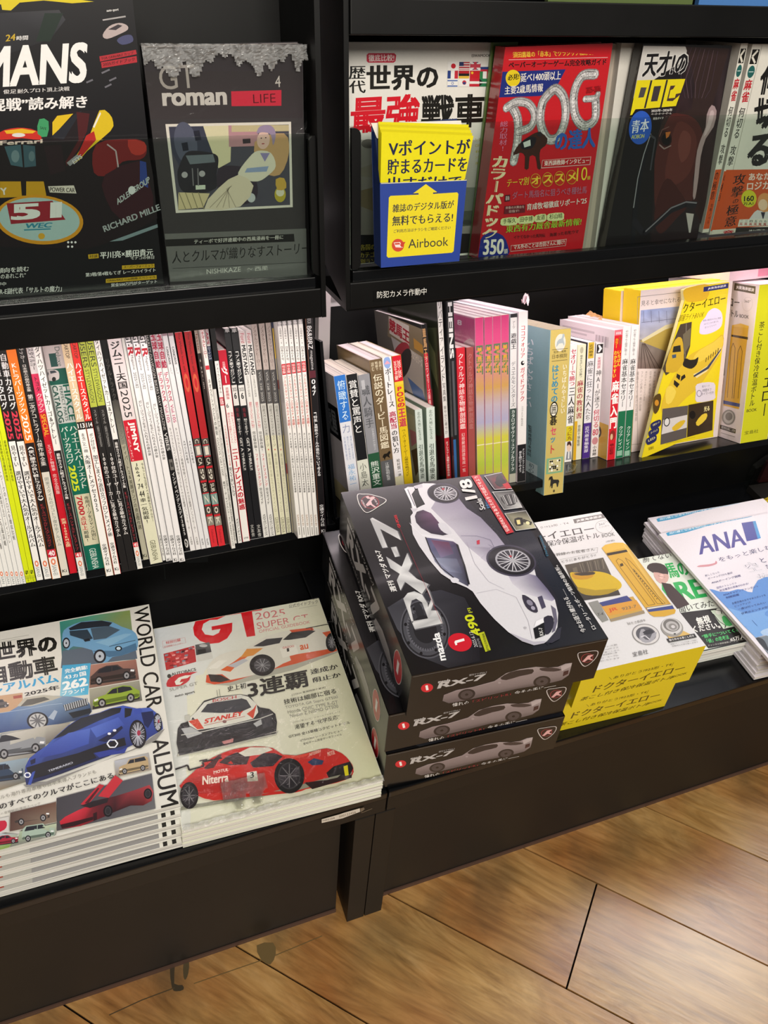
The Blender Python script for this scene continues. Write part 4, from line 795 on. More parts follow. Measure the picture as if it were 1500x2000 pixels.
s = bk('large primer with a bright red spine, white title and pinkish-white cover side', (1184, 900), (1200, 896.5), (1197.5, 645.5), 'd0202c', cover='ead8dc', D=.148, pages='f2dde0', grp=MG)
band(s, 640, 655, 'd8707c', .05, .95); rt(s, 647, 653, '新装版', 'f4e6e6', .5, .5, .02) if False else s.f.T('新装版', (s.w*.2, yv(s, 653)), (s.w*.8, yv(s, 653)), (s.w*.2, yv(s, 648)), 'f4e6e6', .02, False)
vt(s, 658, 676, 'オールカラー', '3a7a3a', .34, .72, .05); vt(s, 660, 680, 'カラー', 'e6b820', .4, .32, .05); vt(s, 684, 716, 'いちばん', 'f0d23a', .4, .72, .05); vt(s, 684, 738, 'わかりやすい', 'f0d23a', .4, .3, .05); vt(s, 742, 838, '麻雀入門', 'f8f4ee', .86, .5, .07)
s.f.E((s.w*.5, yv(s, 850)), s.w*.34, .008, '8a2a22', 0, 14, False); s.f.E((s.w*.4, yv(s, 853)), s.w*.16, .005, 'd8b48a', 0, 12, False); vt(s, 866, 888, '横山監修', '5c1014', .5)
s.c.L([(-.14, s.H*.95), (-.05, s.H*.95)], .0035, 'c9b8bc', False); s.c.L([(-.14, s.H*.92), (-.07, s.H*.92)], .003, 'c9b8bc', False)
for i in range(12): s.c.L([(-.045+.0028*i, s.H*.86), (-.045+.0028*i, s.H*.94)], .0006+.0009*(i % 3 == 0), '77696c', False); s.c.l -= LU
s.c.up(); s.c.U([(-.146, 0), (-.001, 0), (-.001, s.H*.28), (-.146, s.H*.28)], 'd8a63c'); s.c.E((-.03, s.H*.2), .012, .011, '2c2826', 0, 18, False); s.c.T('20', (-.038, s.H*.175), (-.022, s.H*.175), (-.038, s.H*.215), 'e8d8a8', .03, False); done(s)
for j, (a, b_, c, v0) in enumerate([(1202, 1216.7, 1217, 638), (1217.4, 1231.5, 1233.5, 636)]):
    s = bk('white over dark green strategy book spine, ' + ['left of two alike, beside the red primer', 'right of two alike, beside the yellow boxes'][j], (a, 896.5-j*3.2), (b_, 893-j*3.2), (c, v0), 'e8e4e2', cover='e6dcdc', D=.148, pages='f2e0e4', grp='white and green strategy books')
    vt(s, 645-j*2, 694, '初心者でも上級者に勝てる', '6a6664', .34, .5, .01); vt(s, 700, 795, '麻雀基本セオリー', '2a2828', .74, .5, .02); band(s, 803-j*2, 905, '1f6b48'); vt(s, 832, 878, 'クリアレイン', 'eef2ec', .56, .5, .01); band(s, 880, 890, '8fb8a0', .15, .85); done(s)
# crumpled orange slip lying on the primer
q = MB(); tp = hit((1160, 627), on_shelf((1184, 900)) + UPS*.2, UPS)
def slip(name, pts, planeP, planeN, mat, col, wob, lift):
    q = MB(); base = [hit(p, planeP, planeN) + planeN*lift for p in pts]
    random.seed(11); n = 8; G = []
    for i in range(n+1):
        a = base[0].lerp(base[1], i/n); b_ = base[3].lerp(base[2], i/n)
        G.append([a.lerp(b_, j/4) + planeN*abs(random.gauss(0, wob)) for j in range(5)])
    for i in range(n):
        for j in range(4):
            f = [G[i][j], G[i+1][j], G[i+1][j+1], G[i][j+1]]; q.tri(f, col); q.tri([p - planeN*.0004 for p in f[::-1]], col)
    return q.build(name, mat, None)
o = slip('paper_slip', [(1142, 619), (1176, 630), (1179, 622), (1152, 610)], tp, UPS, M_MATTE, 'd09a62', .0012, .0015); tag(o, 'creased orange brown paper slip on top of the mahjong primer', 'paper')
o = slip('tissue_scrap', [(1018, 594), (1032, 600), (1034, 588), (1026, 578)], hit((1020, 592), on_shelf((1009, 943)) + UPS*.268, UPS), UPS, M_MATTE, 'f2dfe2', .004, .001); tag(o, 'crumpled pinkish-white tissue scrap on top of the guidebooks', 'paper')
o = slip('price_card', [(1104, 925), (1122, 921), (1128, 908), (1112, 905)], KS, UPS, M_CLEAR, '9a9a98', .0001, .0008); tag(o, 'small clear card holder lying on the shelf by the ochre box', 'card holder')
# ------------------------------------------------------------------ yellow boxed sets standing on the right shelf
def cover_panel(O, X, Y, N): q = MB(); return q, Face(q, O, X, Y, N)
k3 = K(1000, 520, 3)
def yellow_train_box(label, x0, d, w_, h, D):
    F = frame(KS + XA*x0 - NS*d + UPS*.0006, XA, UPS, NS)
    t = thing('boxed_set', label, 'box', F, 'upright yellow boxed sets')
    q = MB(); q.box(F, 0, w_, 0, h, -D, 0, {'-x': 'e8c418', '+x': 'e8c418', '+y': 'edd02c', '-y': 'c9a818', '+z': 'e6d6d2', '-z': 'e8c418'})
    return t, F, q
Pb = on_shelf((1233, 884)); Db = (Pb-KS).dot(-NS); tl = hit((1233.3, 570), Pb, NS); hb = (tl-Pb).dot(UPS)
WB = on_shelf((1445, 867)).x - Pb.x - .003
t1, F1, q = yellow_train_box('yellow boxed set with a train photo and text column, front one behind the folded pouch', Pb.x, Db, WB, hb, .041)
f = Face(q, Pb, XA, UPS, NS)
f.L(k3((735, 1050), (735, 180), (1010, 150)), .0007, '8b7f7a')
f.T('見ると幸せになれる', *k3((757, 235), (985, 210), (757, 203)), '6a605c', .0)
f.G(k3((755, 258), (980, 235), (980, 420), (745, 430)), ['8f9cc8', '8f9cc8', 'b8b0b0', 'a9a4a8']); f.G(k3((745, 430), (980, 415), (900, 600), (735, 600)), ['8a8078', '8a8078', '6a5a50', '75605a'], seed=2)
f.P(k3((750, 440), (900, 350), (980, 330), (960, 470), (905, 500), (765, 445)), 'b29a4a'); f.P(k3((760, 430), (900, 345), (985, 325), (985, 345), (900, 370), (765, 445)), 'd4c9a0')
for x in range(5): f.L(k3((755+x*28, 600), (762+x*4, 452)), .0012, '4a3a34'); f.l -= LU
f.up()
for x in range(4): f.L(k3((770+x*45, 262), (772+x*45, 330)), .0006, '55586a'); f.l -= LU
f.L(k3((757, 330), (975, 305)), .0006, '55586a')
cols = ['運転席に乗り込んだ人は幸せに', '黄色い新幹線の引退を記念して', '日本の鉄道を支えた点検車両', '見かけると良いことがある', 'ファン必携の一冊が登場', '線路を守り続けた名車両']
for i, tt in enumerate(cols): f.VT(tt, *k3((862-i*25, 615), (845-i*24, 790 + (i % 3)*60)), .0042, '9c8e88', -.0)
f.L(k3((700, 1045), (800, 1035)), .0006, '8b7f7a')
cb = Face(q, Pb, NS*1, UPS, -XA); cb.L([(-.002, .004), (-.002, hb-.004)], .0006, 'b8960c', False)
q.build('printed_carton', M_MATTE, t1)
q = MB(); q.box(F1, .001, WB-.001, hb+.0001, hb+.0012, -.0405, -.02, 'f2da30'); q.build('top_flap', M_MATTE, t1)
t2, F2, q = yellow_train_box('plain yellow end of a boxed set standing behind the train photo box', Pb.x-.004, Db+.0420, WB, hb*.985, .045)
q.build('printed_carton', M_MATTE, t2)
q = MB(); q.box(F2, .001, WB-.001, hb*.985+.0001, hb*.985+.0012, -.044, -.022, 'f2da30'); q.build('top_flap', M_MATTE, t2)
# bottle set standing spine-out at the right end
s = upright('boxed_set', 'bottle boxed set with a drawn flask and lime spine, cut by the right photo edge', 'box', (1445, 867), (1500, 856), (1483, 557), D=.205, spine='c9c81c', cover='e6d9dc', mat=M_WRAPPED, group='upright yellow boxed sets')
s.f.clip = (.0002, .0002, 1, s.H)
s.f.VT('茶こし付き保冷保温ボトル', *k3((1488, 335), (1425, 830)), .0105, '33321a', .01) if False else None
s.f.VT('茶こし付き保冷保温ボトル', (s.w*.26, s.H*.78), (s.w*.26, s.H*.24), .0105, '33321a', .02, False); s.f.T('BOOK', (s.w*.1, s.H*.205), (s.w*.46, s.H*.205), (s.w*.1, s.H*.225), '33321a', .02, False)
s.f.VT('イエロー', (s.w*.74, s.H*.52), (s.w*.74, s.H*.16), .02, '22210f', .03, False); s.f.T('宝島社', (s.w*.12, s.H*.055), (s.w*.62, s.H*.055), (s.w*.12, s.H*.08), '55541a', .0, False)
c = s.c; H = s.H
c.T('JR東海承認済', *k3((1305, 140), (1425, 165), (1308, 108)), 'efe6e4', .06) if False else None
c.P(k3((1305, 98), (1428, 118), (1425, 163), (1300, 140)), '5c5348'); c.T('JR東海承認済', *k3((1312, 134), (1418, 154), (1314, 110)), 'f0e8e6', .05)
c.E(k3((1380, 222)), 10, 14, 'd3c4c6', 8); c.E(k3((1380, 222)), 9.3, 13.2, 'e6d9dc', 8); c.T('360°', *k3((1362, 212), (1398, 216), (1362, 196)), '4d4a48', .01)
c.T('ロー', *k3((1268, 232), (1332, 238), (1270, 188)), '2c2a28', .04); c.T('ボトル', *k3((1255, 290), (1325, 302), (1258, 248)), '3c3a38', .03); c.T('BOOK', *k3((1334, 300), (1388, 308), (1334, 280)), '3c3a38', .0)
c.P(k3((1290, 345), (1388, 352), (1330, 838), (1240, 815)), 'd9a83c') ; c.P(k3((1292, 345), (1340, 335), (1388, 350), (1386, 362), (1290, 352)), 'e2b44a'); c.P(k3((1287, 400), (1383, 415), (1382, 430), (1286, 412)), '3c2c1a')
c.L(k3((1262, 770), (1285, 480), (1297, 450), (1308, 480), (1290, 775)), .0010, '55401c'); c.L(k3((1300, 775), (1325, 500), (1340, 465), (1350, 500), (1325, 775)), .0010, '55401c'); c.P(k3((1240, 785), (1336, 805), (1334, 825), (1240, 806)), '3c4a86')
c.P(k3((1245, 405), (1262, 405), (1245, 640), (1235, 640)), '5a5048'); c.P(k3((1225, 655), (1240, 655), (1232, 745), (1220, 745)), 'c98a4a'); c.P(k3((1228, 665), (1238, 665), (1234, 690), (1225, 690)), '3c4a86')
c.E(k3((1270, 885)), 13, 15, '8b8784', 5); c.E(k3((1270, 885)), 10, 12, 'b9b5b2', 5); c.E(k3((1272, 880)), 7, 8, '77726e', 5); c.P(k3((1222, 928), (1312, 955), (1310, 980), (1220, 952)), '2a2624'); c.T('取り外せる茶こし付き', *k3((1228, 950), (1306, 974), (1229, 933)), 'e8e2e0', .03)
c.L(k3((1225, 975), (1308, 1000)), .001, 'a09896'); c.E(k3((1198, 860)), 6, 16, 'a8a2a0', 5); c.E(k3((1198, 860)), 4, 12, 'd6cccc', 5)
s.mb.build('printed_carton', M_WRAPPED, s.t)
q = MB(); q.box(s.F, .0006, s.w*1.0, s.H+.0002, s.H+.0012, -.2, -.001, 'f2d8de'); q.build('top_flap', M_MATTE, s.t)
# pale boxes lying across the back, seen at the top right
F = frame(KS + XA*(s.F.translation.x-.01) + UPS*(s.H+.0036) - NS*(.045), XA, UPS, NS)
t = thing('boxed_set', 'pale pink boxed set lying on top of the bottle set', 'box', F); q = MB(); q.box(F, 0, .24, 0, .022, -.15, 0, {'+y': 'f4e2e6', '+z': 'e9c8cf', '-z': 'eeeeee', '-x': 'f2d9de', '+x': 'eeeeee', '-y': 'dddddd'})
f = Face(q, F.translation, XA, UPS, NS); f.R((.055, .003), (.1, .02), 'e08aa0'); f.R((.11, .003), (.2, .02), 'd98298'); q.build('printed_carton', M_MATTE, t)
# the folded pouch with the yellow train, curled along its left edge
Pa = on_shelf((1252, 894)) + UPS*.0006; Pz = hit((1391, 853), KS - NS*(Db-.011), NS)
X_ = (Pz-Pa); X_ = (X_ - UPS*X_.dot(UPS)).normalized(); NQ = X_.cross(UPS); Pp = Pa.copy(); up_ = UPS.copy(); F = frame(Pp, X_, up_, NQ)
t = thing('light_booklet_pouch', 'yellow train light booklet in a curled pouch leaning in front of the boxes', 'booklet', F)
q = MB(); f = Face(q, Pp, X_, up_, NQ, lift=.0004)
out = k3((1005, 140), (1060, 118), (1272, 92), (1176, 1000), (1010, 1028), (960, 1040), (757, 1128), (800, 960), (860, 720), (930, 480), (985, 290), (1010, 200))
uv = [f.uv(p) for p in out]; wb = lambda u, l=0: Pp + X_*u[0] + up_*u[1] + NQ*(.0006+l)
f.U(uv, 'e6cf22')
q.tri([Pp + X_*a + up_*b_ - NQ*.006 for a, b_ in uv[::-1]], 'd8c440')
for i in range(len(uv)):
    a, b_ = uv[i-1], uv[i]; q.tri([f.w(b_, 0), f.w(a, 0), Pp+X_*a[0]+up_*a[1]-NQ*.006, Pp+X_*b_[0]+up_*b_[1]-NQ*.006], 'e2d590')
f.P(k3((1005, 140), (1060, 118), (1150, 108), (1140, 190), (1040, 210), (1010, 190)), 'd9ae2c', 3)
f.P(k3((1122, 122), (1268, 98), (1266, 128), (1120, 150)), '2c2f68'); f.T('JR東海承認済', *k3((1146, 140), (1252, 122), (1148, 124)), 'e8e6ee', .04)
f.T('クターイエロー', *k3((1000, 275), (1248, 212), (1003, 222)), '33290f', .035); f.T('部屋ライトBOOK', *k3((970, 326), (1116, 300), (985, 285)), '4a3c14', .0)
f.P(k3((1105, 330), (1130, 300), (1150, 265), (1185, 245), (1220, 262), (1232, 300), (1225, 350), (1190, 380), (1140, 398), (1100, 395), (1098, 365)), 'dcd0e6', 3)
for j, tt in enumerate(('実際の車両をモデルに再現', '360°どこから見ても', 'かっこいい!')): f.T(tt, *k3((1118+j*5, 325+j*20), (1222-j*14, 308+j*20), (1118+j*5, 314+j*20)), '6b6078', -.0)
f.P(k3((985, 340), (1052, 325), (1042, 470), (1010, 560), (900, 640), (880, 600)), '4a3f34'); f.L(k3((1020, 335), (1012, 540)), .001, '8a8478'); f.P(k3((1000, 400), (1046, 360), (1040, 460), (1005, 520)), '6e6450')
f.P(k3((955, 430), (985, 415), (1000, 450), (1005, 560), (985, 610), (900, 620), (915, 520)), 'c9a430', 2); f.P(k3((945, 470), (985, 462), (988, 500), (938, 505)), '2c2a24'); f.P(k3((935, 520), (960, 515), (960, 535), (938, 540)), '44566a')
# the train itself
f.P(k3((1235, 400), (1180, 440), (1110, 480), (1040, 520), (1000, 570), (950, 640), (905, 720), (880, 790), (872, 840), (885, 862), (920, 858), (960, 830), (1020, 770), (1080, 720), (1140, 640), (1225, 500)), 'd9b634', 3)
f.P(k3((1230, 405), (1180, 445), (1100, 490), (1060, 540), (1100, 560), (1160, 520), (1230, 470)), 'e3c54a', 2)
f.P(k3((1225, 470), (1160, 570), (1090, 620), (1060, 632), (1080, 655), (1140, 615), (1222, 500)), 'e8d59a'); f.P(k3((1222, 492), (1150, 600), (1064, 650), (1062, 640), (1140, 590), (1224, 480)), '3c4256')
f.P(k3((1015, 540), (1040, 548), (1070, 545), (1090, 532), (1080, 575), (1050, 600), (1015, 592), (998, 575)), '2c2620', 3)
f.P(k3((965, 628), (985, 640), (980, 668), (960, 650)), '2c2620'); f.P(k3((990, 645), (1010, 632), (1016, 650), (985, 675)), '2c2620'); f.P(k3((948, 665), (980, 690), (965, 712), (945, 692)), '2c2620')
f.P(k3((900, 720), (930, 700), (960, 735), (930, 800), (900, 800)), 'e6ca52', 2)
for i in range(6): f.P(k3((1135+14*i, 535-11*i), (1139+14*i, 533-11*i), (1135+14*i, 560-11*i), (1131+14*i, 562-11*i)), '3c3426')
f.P(k3((828, 770), (862, 745), (872, 775), (858, 840), (835, 865), (824, 830)), '55401e', 3); f.E(k3((846, 800)), 4, 6, 'c98a2c')
f.P(k3((880, 835), (1030, 815), (1020, 1005), (868, 1045)), '5c5450'); f.P(k3((885, 900), (1025, 870), (1022, 945), (873, 985)), 'cfc8c4'); f.E(k3((905, 912)), 6, 9, '2c2a2a', 10); f.E(k3((905, 912)), 4.4, 7, 'd8d4d0', 10); f.P(k3((935, 945), (985, 905), (1015, 905), (985, 945), (950, 965)), 'd4b030', 2)
f.P(k3((1032, 812), (1178, 786), (1172, 960), (1024, 1002)), '3a2c1c'); f.E(k3((1055, 870)), 6, 8, '1c1612'); f.P(k3((1075, 915), (1110, 870), (1140, 862), (1135, 895), (1090, 935)), 'e2c23a', 2); f.T('光る', *k3((1122, 852), (1155, 845), (1122, 822)), 'f0e2a0', .05)
f.P(k3((1082, 690), (1180, 682), (1186, 740), (1180, 780), (1080, 795), (1075, 740)), 'ddd3dc', 3); f.E(k3((1094, 745)), 5, 6.5, '6a6278'); f.E(k3((1094, 745)), 4, 5.4, 'ddd3dc'); f.T('1時間オフ', *k3((1112, 738), (1165, 730), (1112, 720)), '3c3848', .0); f.T('タイマー付き', *k3((1108, 758), (1178, 748), (1108, 740)), '3c3848', .0); f.T('夜モード', *k3((1110, 712), (1155, 706), (1110, 698)), '77728a', 0)
for (a, b_), tt in (((838, 930), '切替モード'), ((826, 975), 'コードレス'), ((812, 1020), 'LED')):
    f.P(k3((a-30, b_+8), (a-22, b_-12), (a+15, b_-30), (a+32, b_-28), (a+30, b_), (a+5, b_+18), (a-20, b_+26)), '2a2c58', 3); f.T(tt, *k3((a-16, b_+8), (a+24, b_-12), (a-17, b_-4)), 'e6dfa0', .02)
f.P(k3((960, 1020), (1080, 985), (1130, 985), (1172, 962), (1178, 998), (1010, 1028)), 'e6cf22'); f.L(k3((1070, 1000), (900, 1040)), .0005, 'a08c18'); f.T('宝島社', *k3((797, 1078), (828, 1068), (797, 1060)), '4a4214', 0)
q.build('printed_front', M_LAM, t)

# ------------------------------------------------------------------ pockets: covers standing face-out
def faceout(label, pts, off, th, name='book', cat='book', wrap=False, group=None, lean=8, spine='e8e2da', grp=None, base='e8e4de', mat=None):
    """pts: TL, TR, BR, BL measured; off = how far behind the pocket front; th thickness"""
    ln = math.radians(lean); U = V((0, math.sin(ln), math.cos(ln))); N = V((0, -math.cos(ln), math.sin(ln)))
    O0 = KP + UP8*lipR[1] - N8*off
    c = [hit(p, O0, N) for p in pts]
    o = c[3]; Y = (c[0]-o).normalized(); X = Y.cross(N)
    F = frame(o, X, Y, N); t = thing(name, label, cat, F, group or 'covers facing out in the pockets')
    q = MB(); w_ = max((c[2]-o).dot(X), (c[1]-o).dot(X)); h = (c[0]-o).length
    wtop = (c[1]-o).dot(X); wbot = (c[2]-o).dot(X); htr = (c[1]-o).dot(Y); hbr = (c[2]-o).dot(Y)
    u4 = [(0, 0), (wbot, hbr), (wtop, htr), (0, h)]
    W = lambda u, z: F @ V((u[0], u[1], z))
    q.tri([W(u, 0) for u in u4], base); q.tri([W(u, -th) for u in u4[::-1]], base)
    p = MB(); k = .0007
    for i in range(4):
        a, b_ = u4[i-1], u4[i]
        if i == 0: q.tri([W(b_, 0), W(a, 0), W(a, -th), W(b_, -th)], spine)        # spine side
    ins = [(k, k), (wbot-k, hbr+k), (wtop-k, htr-k), (k, h-k)]
    for i in range(1, 4):
        a, b_ = ins[i-1], ins[i]; p.tri([W(b_, -.0003), W(a, -.0003), W(a, -th+.0003), W(b_, -th+.0003)], 'efe2de')
    p.tri([W(u, -.0003) for u in ins], 'efe2de'); p.tri([W(u, -th+.0003) for u in ins[::-1]], 'efe2de')
    p.build('pages', M_PZ, t)
    f = Face(q, o, X, Y, N); f.th = th; f.t = t; f.u4 = u4; f.F = F; f.mat = mat or M_INK
    return f
def fin(f, name='cover'): f.mb.build(name, f.mat, f.t); return f
def clampf(f, e=.0004): f.clip = (e, e, max(f.u4[1][0], f.u4[2][0])-e, f.u4[3][1]-e)
# race endurance magazine on the left
A = K(0, 0, 2.344)
f = faceout('black endurance race magazine with a yellow, red and black race car, far left pocket', [(-165, -60), (256, -28), (321, 566), (-90, 600)], .019, .006, 'magazine', 'magazine', base='121014', spine='e8e6e2'); clampf(f)
f.P(A((0, 60), (270, 45), (300, 90), (230, 180), (0, 260)), ['2a2a30', '3a3a3e', '34343a', '1e1e22', '202024'])
f.P(A((205, 60), (290, 60), (230, 190), (165, 190)), '17271f'); f.P(A((-60, -60), (430, -60), (430, 0), (330, 15), (200, 2), (90, 12), (50, 48), (10, 45), (5, 20), (-60, 20)), 'd9c414')
f.T('24', *A((25, 190), (70, 184), (27, 160)), 'c9a82a', .04); f.T('時間', *A((75, 186), (128, 182), (76, 165)), 'e6e4e2', .04)
f.T('LE MANS', *A((-330, 420), (393, 378), (-332, 225)), 'f2f0ee', .06); f.T('耐久プロト頂上決戦', *A((80, 428), (318, 415), (80, 408)), 'dcd8d6', .03); f.T('俊足', *A((15, 430), (75, 428), (15, 410)), 'dcd8d6', .03)
f.T('混戦”読み解き', *A((-45, 512), (398, 494), (-45, 452)), 'efecea', .05)
f.T('auto sport', *A((488, 58), (543, 52), (488, 45)), 'e6e4e2', .04); f.P(A((470, 160), (500, 120), (545, 105), (580, 115), (585, 135), (550, 155), (490, 178)), 'b8a8a6', 3); f.P(A((495, 135), (540, 112), (560, 118), (530, 138)), '3a3238'); f.P(A((535, 185), (560, 165), (600, 160), (608, 190), (560, 205)), '4a4c70', 3); f.L(A((470, 92), (575, 75)), .001, 'a8a4a4')
f.P(A((455, 258), (622, 228), (626, 248), (458, 282)), 'b02a34'); f.P(A((462, 285), (625, 256), (628, 285), (466, 312)), 'b02a34'); f.T('TGR GR86/BRZ カップ', *A((464, 275), (612, 248), (462, 262)), '2a0e10', .02); f.T('2025ガイドブック', *A((472, 304), (618, 278), (470, 288)), '2a0e10', .03)
for a, b_ in (((395, 378), (425, 365)), ((465, 335), (502, 318)), ((500, 370), (532, 355)), ((480, 400), (510, 385))): f.L(A(a, b_), .0012, '6a6870'); f.l -= LU
f.up()
f.P(A((0, 590), (90, 582), (175, 590), (200, 640), (240, 640), (225, 560), (250, 530), (330, 505), (470, 505), (520, 570), (510, 600), (430, 680), (520, 640), (670, 640), (700, 800), (720, 1000), (560, 1090), (400, 1140), (0, 1130)), '1b1216')
f.P(A((0, 605), (50, 588), (110, 585), (170, 600), (190, 640), (100, 632), (0, 640)), 'c42a20', 2); f.P(A((20, 598), (100, 588), (165, 600), (150, 610), (30, 612)), 'dfae20'); f.E(A((85, 618)), 13, 4, 'd8d4d0')
f.P(A((240, 560), (262, 530), (335, 520), (240, 625)), 'dcb81c'); f.P(A((235, 625), (345, 520), (375, 505), (290, 640)), '20222a'); f.P(A((350, 512), (410, 520), (398, 600), (360, 680), (305, 760), (300, 740), (360, 640)), '4a1418'); f.P(A((455, 505), (500, 520), (518, 560), (505, 600), (400, 690), (365, 730), (330, 740), (410, 620)), 'd7b81a', 2); f.P(A((425, 580), (458, 512), (462, 520), (432, 585)), 'e8e4dc'); f.P(A((395, 620), (430, 600), (440, 640), (370, 720), (350, 720)), 'b02420')
f.P(A((180, 545), (222, 555), (215, 625), (172, 612)), '3c9460', 2); f.T('SAFE', *A((183, 590), (212, 596), (184, 578)), '1e4a30', .03)
f.T('Ferrari', *A((0, 665), (195, 655), (0, 645)), 'c9bcae', .05)
f.P(A((20, 670), (95, 662), (105, 765), (50, 755)), '3f5c68'); f.P(A((105, 662), (160, 668), (165, 760), (112, 766)), '3a5460'); f.E(A((70, 715)), 8, 12, '6a8088'); f.E(A((145, 715)), 6, 10, '5a7078')
f.P(A((200, 670), (280, 660), (300, 780), (230, 800)), '25141a'); f.P(A((305, 745), (350, 708), (375, 715), (320, 760)), '8b8a8e'); f.T('ESYS', *A((338, 752), (378, 722), (330, 735)), 'd4d0d0', .03)
f.P(A((440, 660), (590, 635), (660, 650), (670, 700), (640, 730), (560, 740), (500, 800), (430, 790)), '6e1a1c', 3); f.P(A((585, 640), (660, 650), (668, 690), (640, 710), (600, 700)), 'a63028', 2); f.L(A((490, 660), (530, 690), (545, 790), (650, 780)), .0012, 'a89a9c'); f.P(A((480, 800), (640, 735), (680, 830), (700, 960), (560, 1010), (480, 900)), '33141c', 2); f.P(A((640, 735), (668, 742), (678, 860), (640, 840)), '2a3c80')
f.P(A((0, 870), (0, 830), (200, 830), (212, 895), (0, 905)), 'c09018'); f.P(A((95, 830), (120, 830), (120, 895), (100, 895)), '1e1410'); f.T('Y', *A((5, 892), (35, 890), (0, 860)), 'd8d2cc', .05); f.P(A((220, 852), (338, 848), (350, 885), (228, 880)), 'cfc6bc'); f.T('POWER CAR', *A((228, 876), (342, 880), (228, 856)), '1e1410', .04)
f.E(A((180, 1005)), 86, 48, 'c88a1c', 5, 40); f.E(A((180, 1003)), 79, 42, '9fb8b8', 5, 40); f.P(A((30, 930), (240, 918), (300, 1005), (50, 1025)), '8c1f2c')
f.T('51', *A((50, 1008), (282, 995), (50, 935)), 'd6d8d6', .09); f.T('WEC', *A((112, 1045), (235, 1040), (118, 1022)), '2c7c94', .06); f.L(A((110, 1052), (232, 1047)), .001, '2c7c94'); f.E(A((190, 1080)), 6.5, 6, 'c89a2c')
f.T('ADLER GROUP', *A((538, 938), (688, 832), (530, 912)), 'a8b0b0', .05); f.E(A((603, 870)), 7, 8, 'c8cccc'); f.T('RICHARD MILLE', *A((478, 1062), (735, 960), (468, 1035)), '9aa0a2', .05); f.P(A((500, 1105), (720, 1025), (722, 1040), (560, 1100)), '74868c')
for p in ((312, 1108), (328, 1108), (345, 1108), (312, 1128), (330, 1128)): f.E(A(p), 2.2, 2.2, 'e6e2e6', 0, 10); f.l -= LU
f.up()
f.P(A((403, 1164), (450, 1160), (452, 1180), (405, 1184)), 'c29c22'); f.T('対談', *A((408, 1180), (447, 1177), (408, 1166)), '1c160a', .03); f.T('平川亮×勝田貴元', *A((458, 1184), (700, 1168), (457, 1152)), 'ecebe9', .04); f.T('モナコの休日', *A((598, 1188), (705, 1184), (598, 1172)), 'd8d6d4', .03)
f.P(A((558, 1214), (706, 1206), (707, 1224), (558, 1232)), 'c29c22'); f.T('スーパーフォーミュラ', *A((566, 1228), (700, 1220), (566, 1215)), '1c160a', .03); f.T('第3戦/第4戦もてぎ レースハイライト', *A((392, 1266), (712, 1243), (391, 1248)), 'e2e0de', .03)
f.P(A((484, 1276), (716, 1258), (717, 1276), (484, 1294)), 'c29c22'); f.T('GR86/BRZ Cup開幕スペシャル', *A((490, 1290), (712, 1272), (490, 1278)), '1c160a', .03); f.T('賞金500万円がターゲット', *A((508, 1312), (718, 1294), (508, 1296)), 'e2e0de', .03)
f.T('の傾向を読む', *A((-40, 1252), (132, 1240), (-40, 1228)), 'e2e0de', .03); f.T('レースのあれこれ”', *A((-60, 1280), (118, 1268), (-60, 1258)), 'd8d6d4', .02); f.T('好評中', *A((-40, 1312), (28, 1306), (-40, 1294)), 'd8d6d4', .02); f.T('GR-E副代表「サルトの魔力」', *A((-20, 1348), (282, 1332), (-20, 1320)), 'e2e0de', .03)
fin(f)
# comic collection in crumpled film
f = faceout('dark grey comic collection with red bar and framed illustration, in crumpled shrink film', [(277, 92), (591, 85), (598, 543), (333, 563)], .028, .016, 'comic_book', 'book', base='3c383c', spine='2e2b2e', lean=6); clampf(f)
f.P(A((640, 210), (1400, 200), (1385, 540), (690, 545)), ['2c292b', '2a2729', '3a3338', '3c363a'])
f.T('GT', *A((735, 412), (900, 402), (722, 302)), '96928f', -.0); f.T('roman', *A((745, 486), (1040, 480), (740, 425)), 'c0bcba', .07); f.P(A((1058, 418), (1288, 412), (1288, 484), (1060, 486)), 'c02a40'); f.T('LIFE', *A((1160, 472), (1262, 468), (1158, 432)), '4a0e18', -.01); f.T('4', *A((1260, 400), (1285, 398), (1258, 348)), 'b5b1ae', 0)
f.P(A((757, 568), (1332, 557), (1340, 948), (805, 975)), 'ded8d2'); f.P(A((772, 580), (1322, 570), (1328, 938), (816, 962)), '4c4a58')
f.P(A((775, 582), (930, 577), (1000, 700), (990, 760), (820, 760), (790, 700)), '3a3c50'); f.E(A((850, 655)), 22, 42, '55586e', -10); f.P(A((885, 600), (912, 596), (922, 640), (895, 645)), '1f2030'); f.P(A((830, 655), (858, 650), (864, 688), (838, 692)), '1f2030')
f.P(A((930, 577), (1060, 574), (1055, 740), (1000, 770), (950, 640)), 'd8d0b0', 0); f.P(A((1045, 574), (1180, 573), (1182, 668), (1048, 672)), 'b88a96'); f.P(A((1110, 636), (1146, 634), (1147, 655), (1112, 658)), '3a3038'); f.P(A((1060, 574), (1322, 572), (1322, 600), (1060, 604)), 'c2b490')
f.P(A((820, 760), (850, 700), (900, 690), (985, 705), (1000, 740), (990, 800), (990, 860), (900, 890), (830, 870), (812, 800)), '2b2831', 3); f.P(A((850, 712), (975, 706), (985, 742), (870, 752)), '6c7480'); f.E(A((925, 795)), 6, 6, 'aaa8b0'); f.E(A((845, 800)), 6, 6, 'aaa8b0'); f.P(A((895, 848), (940, 846), (940, 866), (896, 868)), 'cbd4c8'); f.L(A((880, 770), (885, 850)), .001, '77747c'); f.L(A((905, 770), (908, 850)), .001, '77747c')
f.P(A((1000, 770), (1090, 760), (1150, 780), (1180, 860), (1160, 920), (1060, 940), (1000, 880)), '382f3c', 3); f.E(A((1110, 880)), 16, 20, '4e4a58'); f.E(A((1150, 905)), 8, 9, 'c0c4cc')
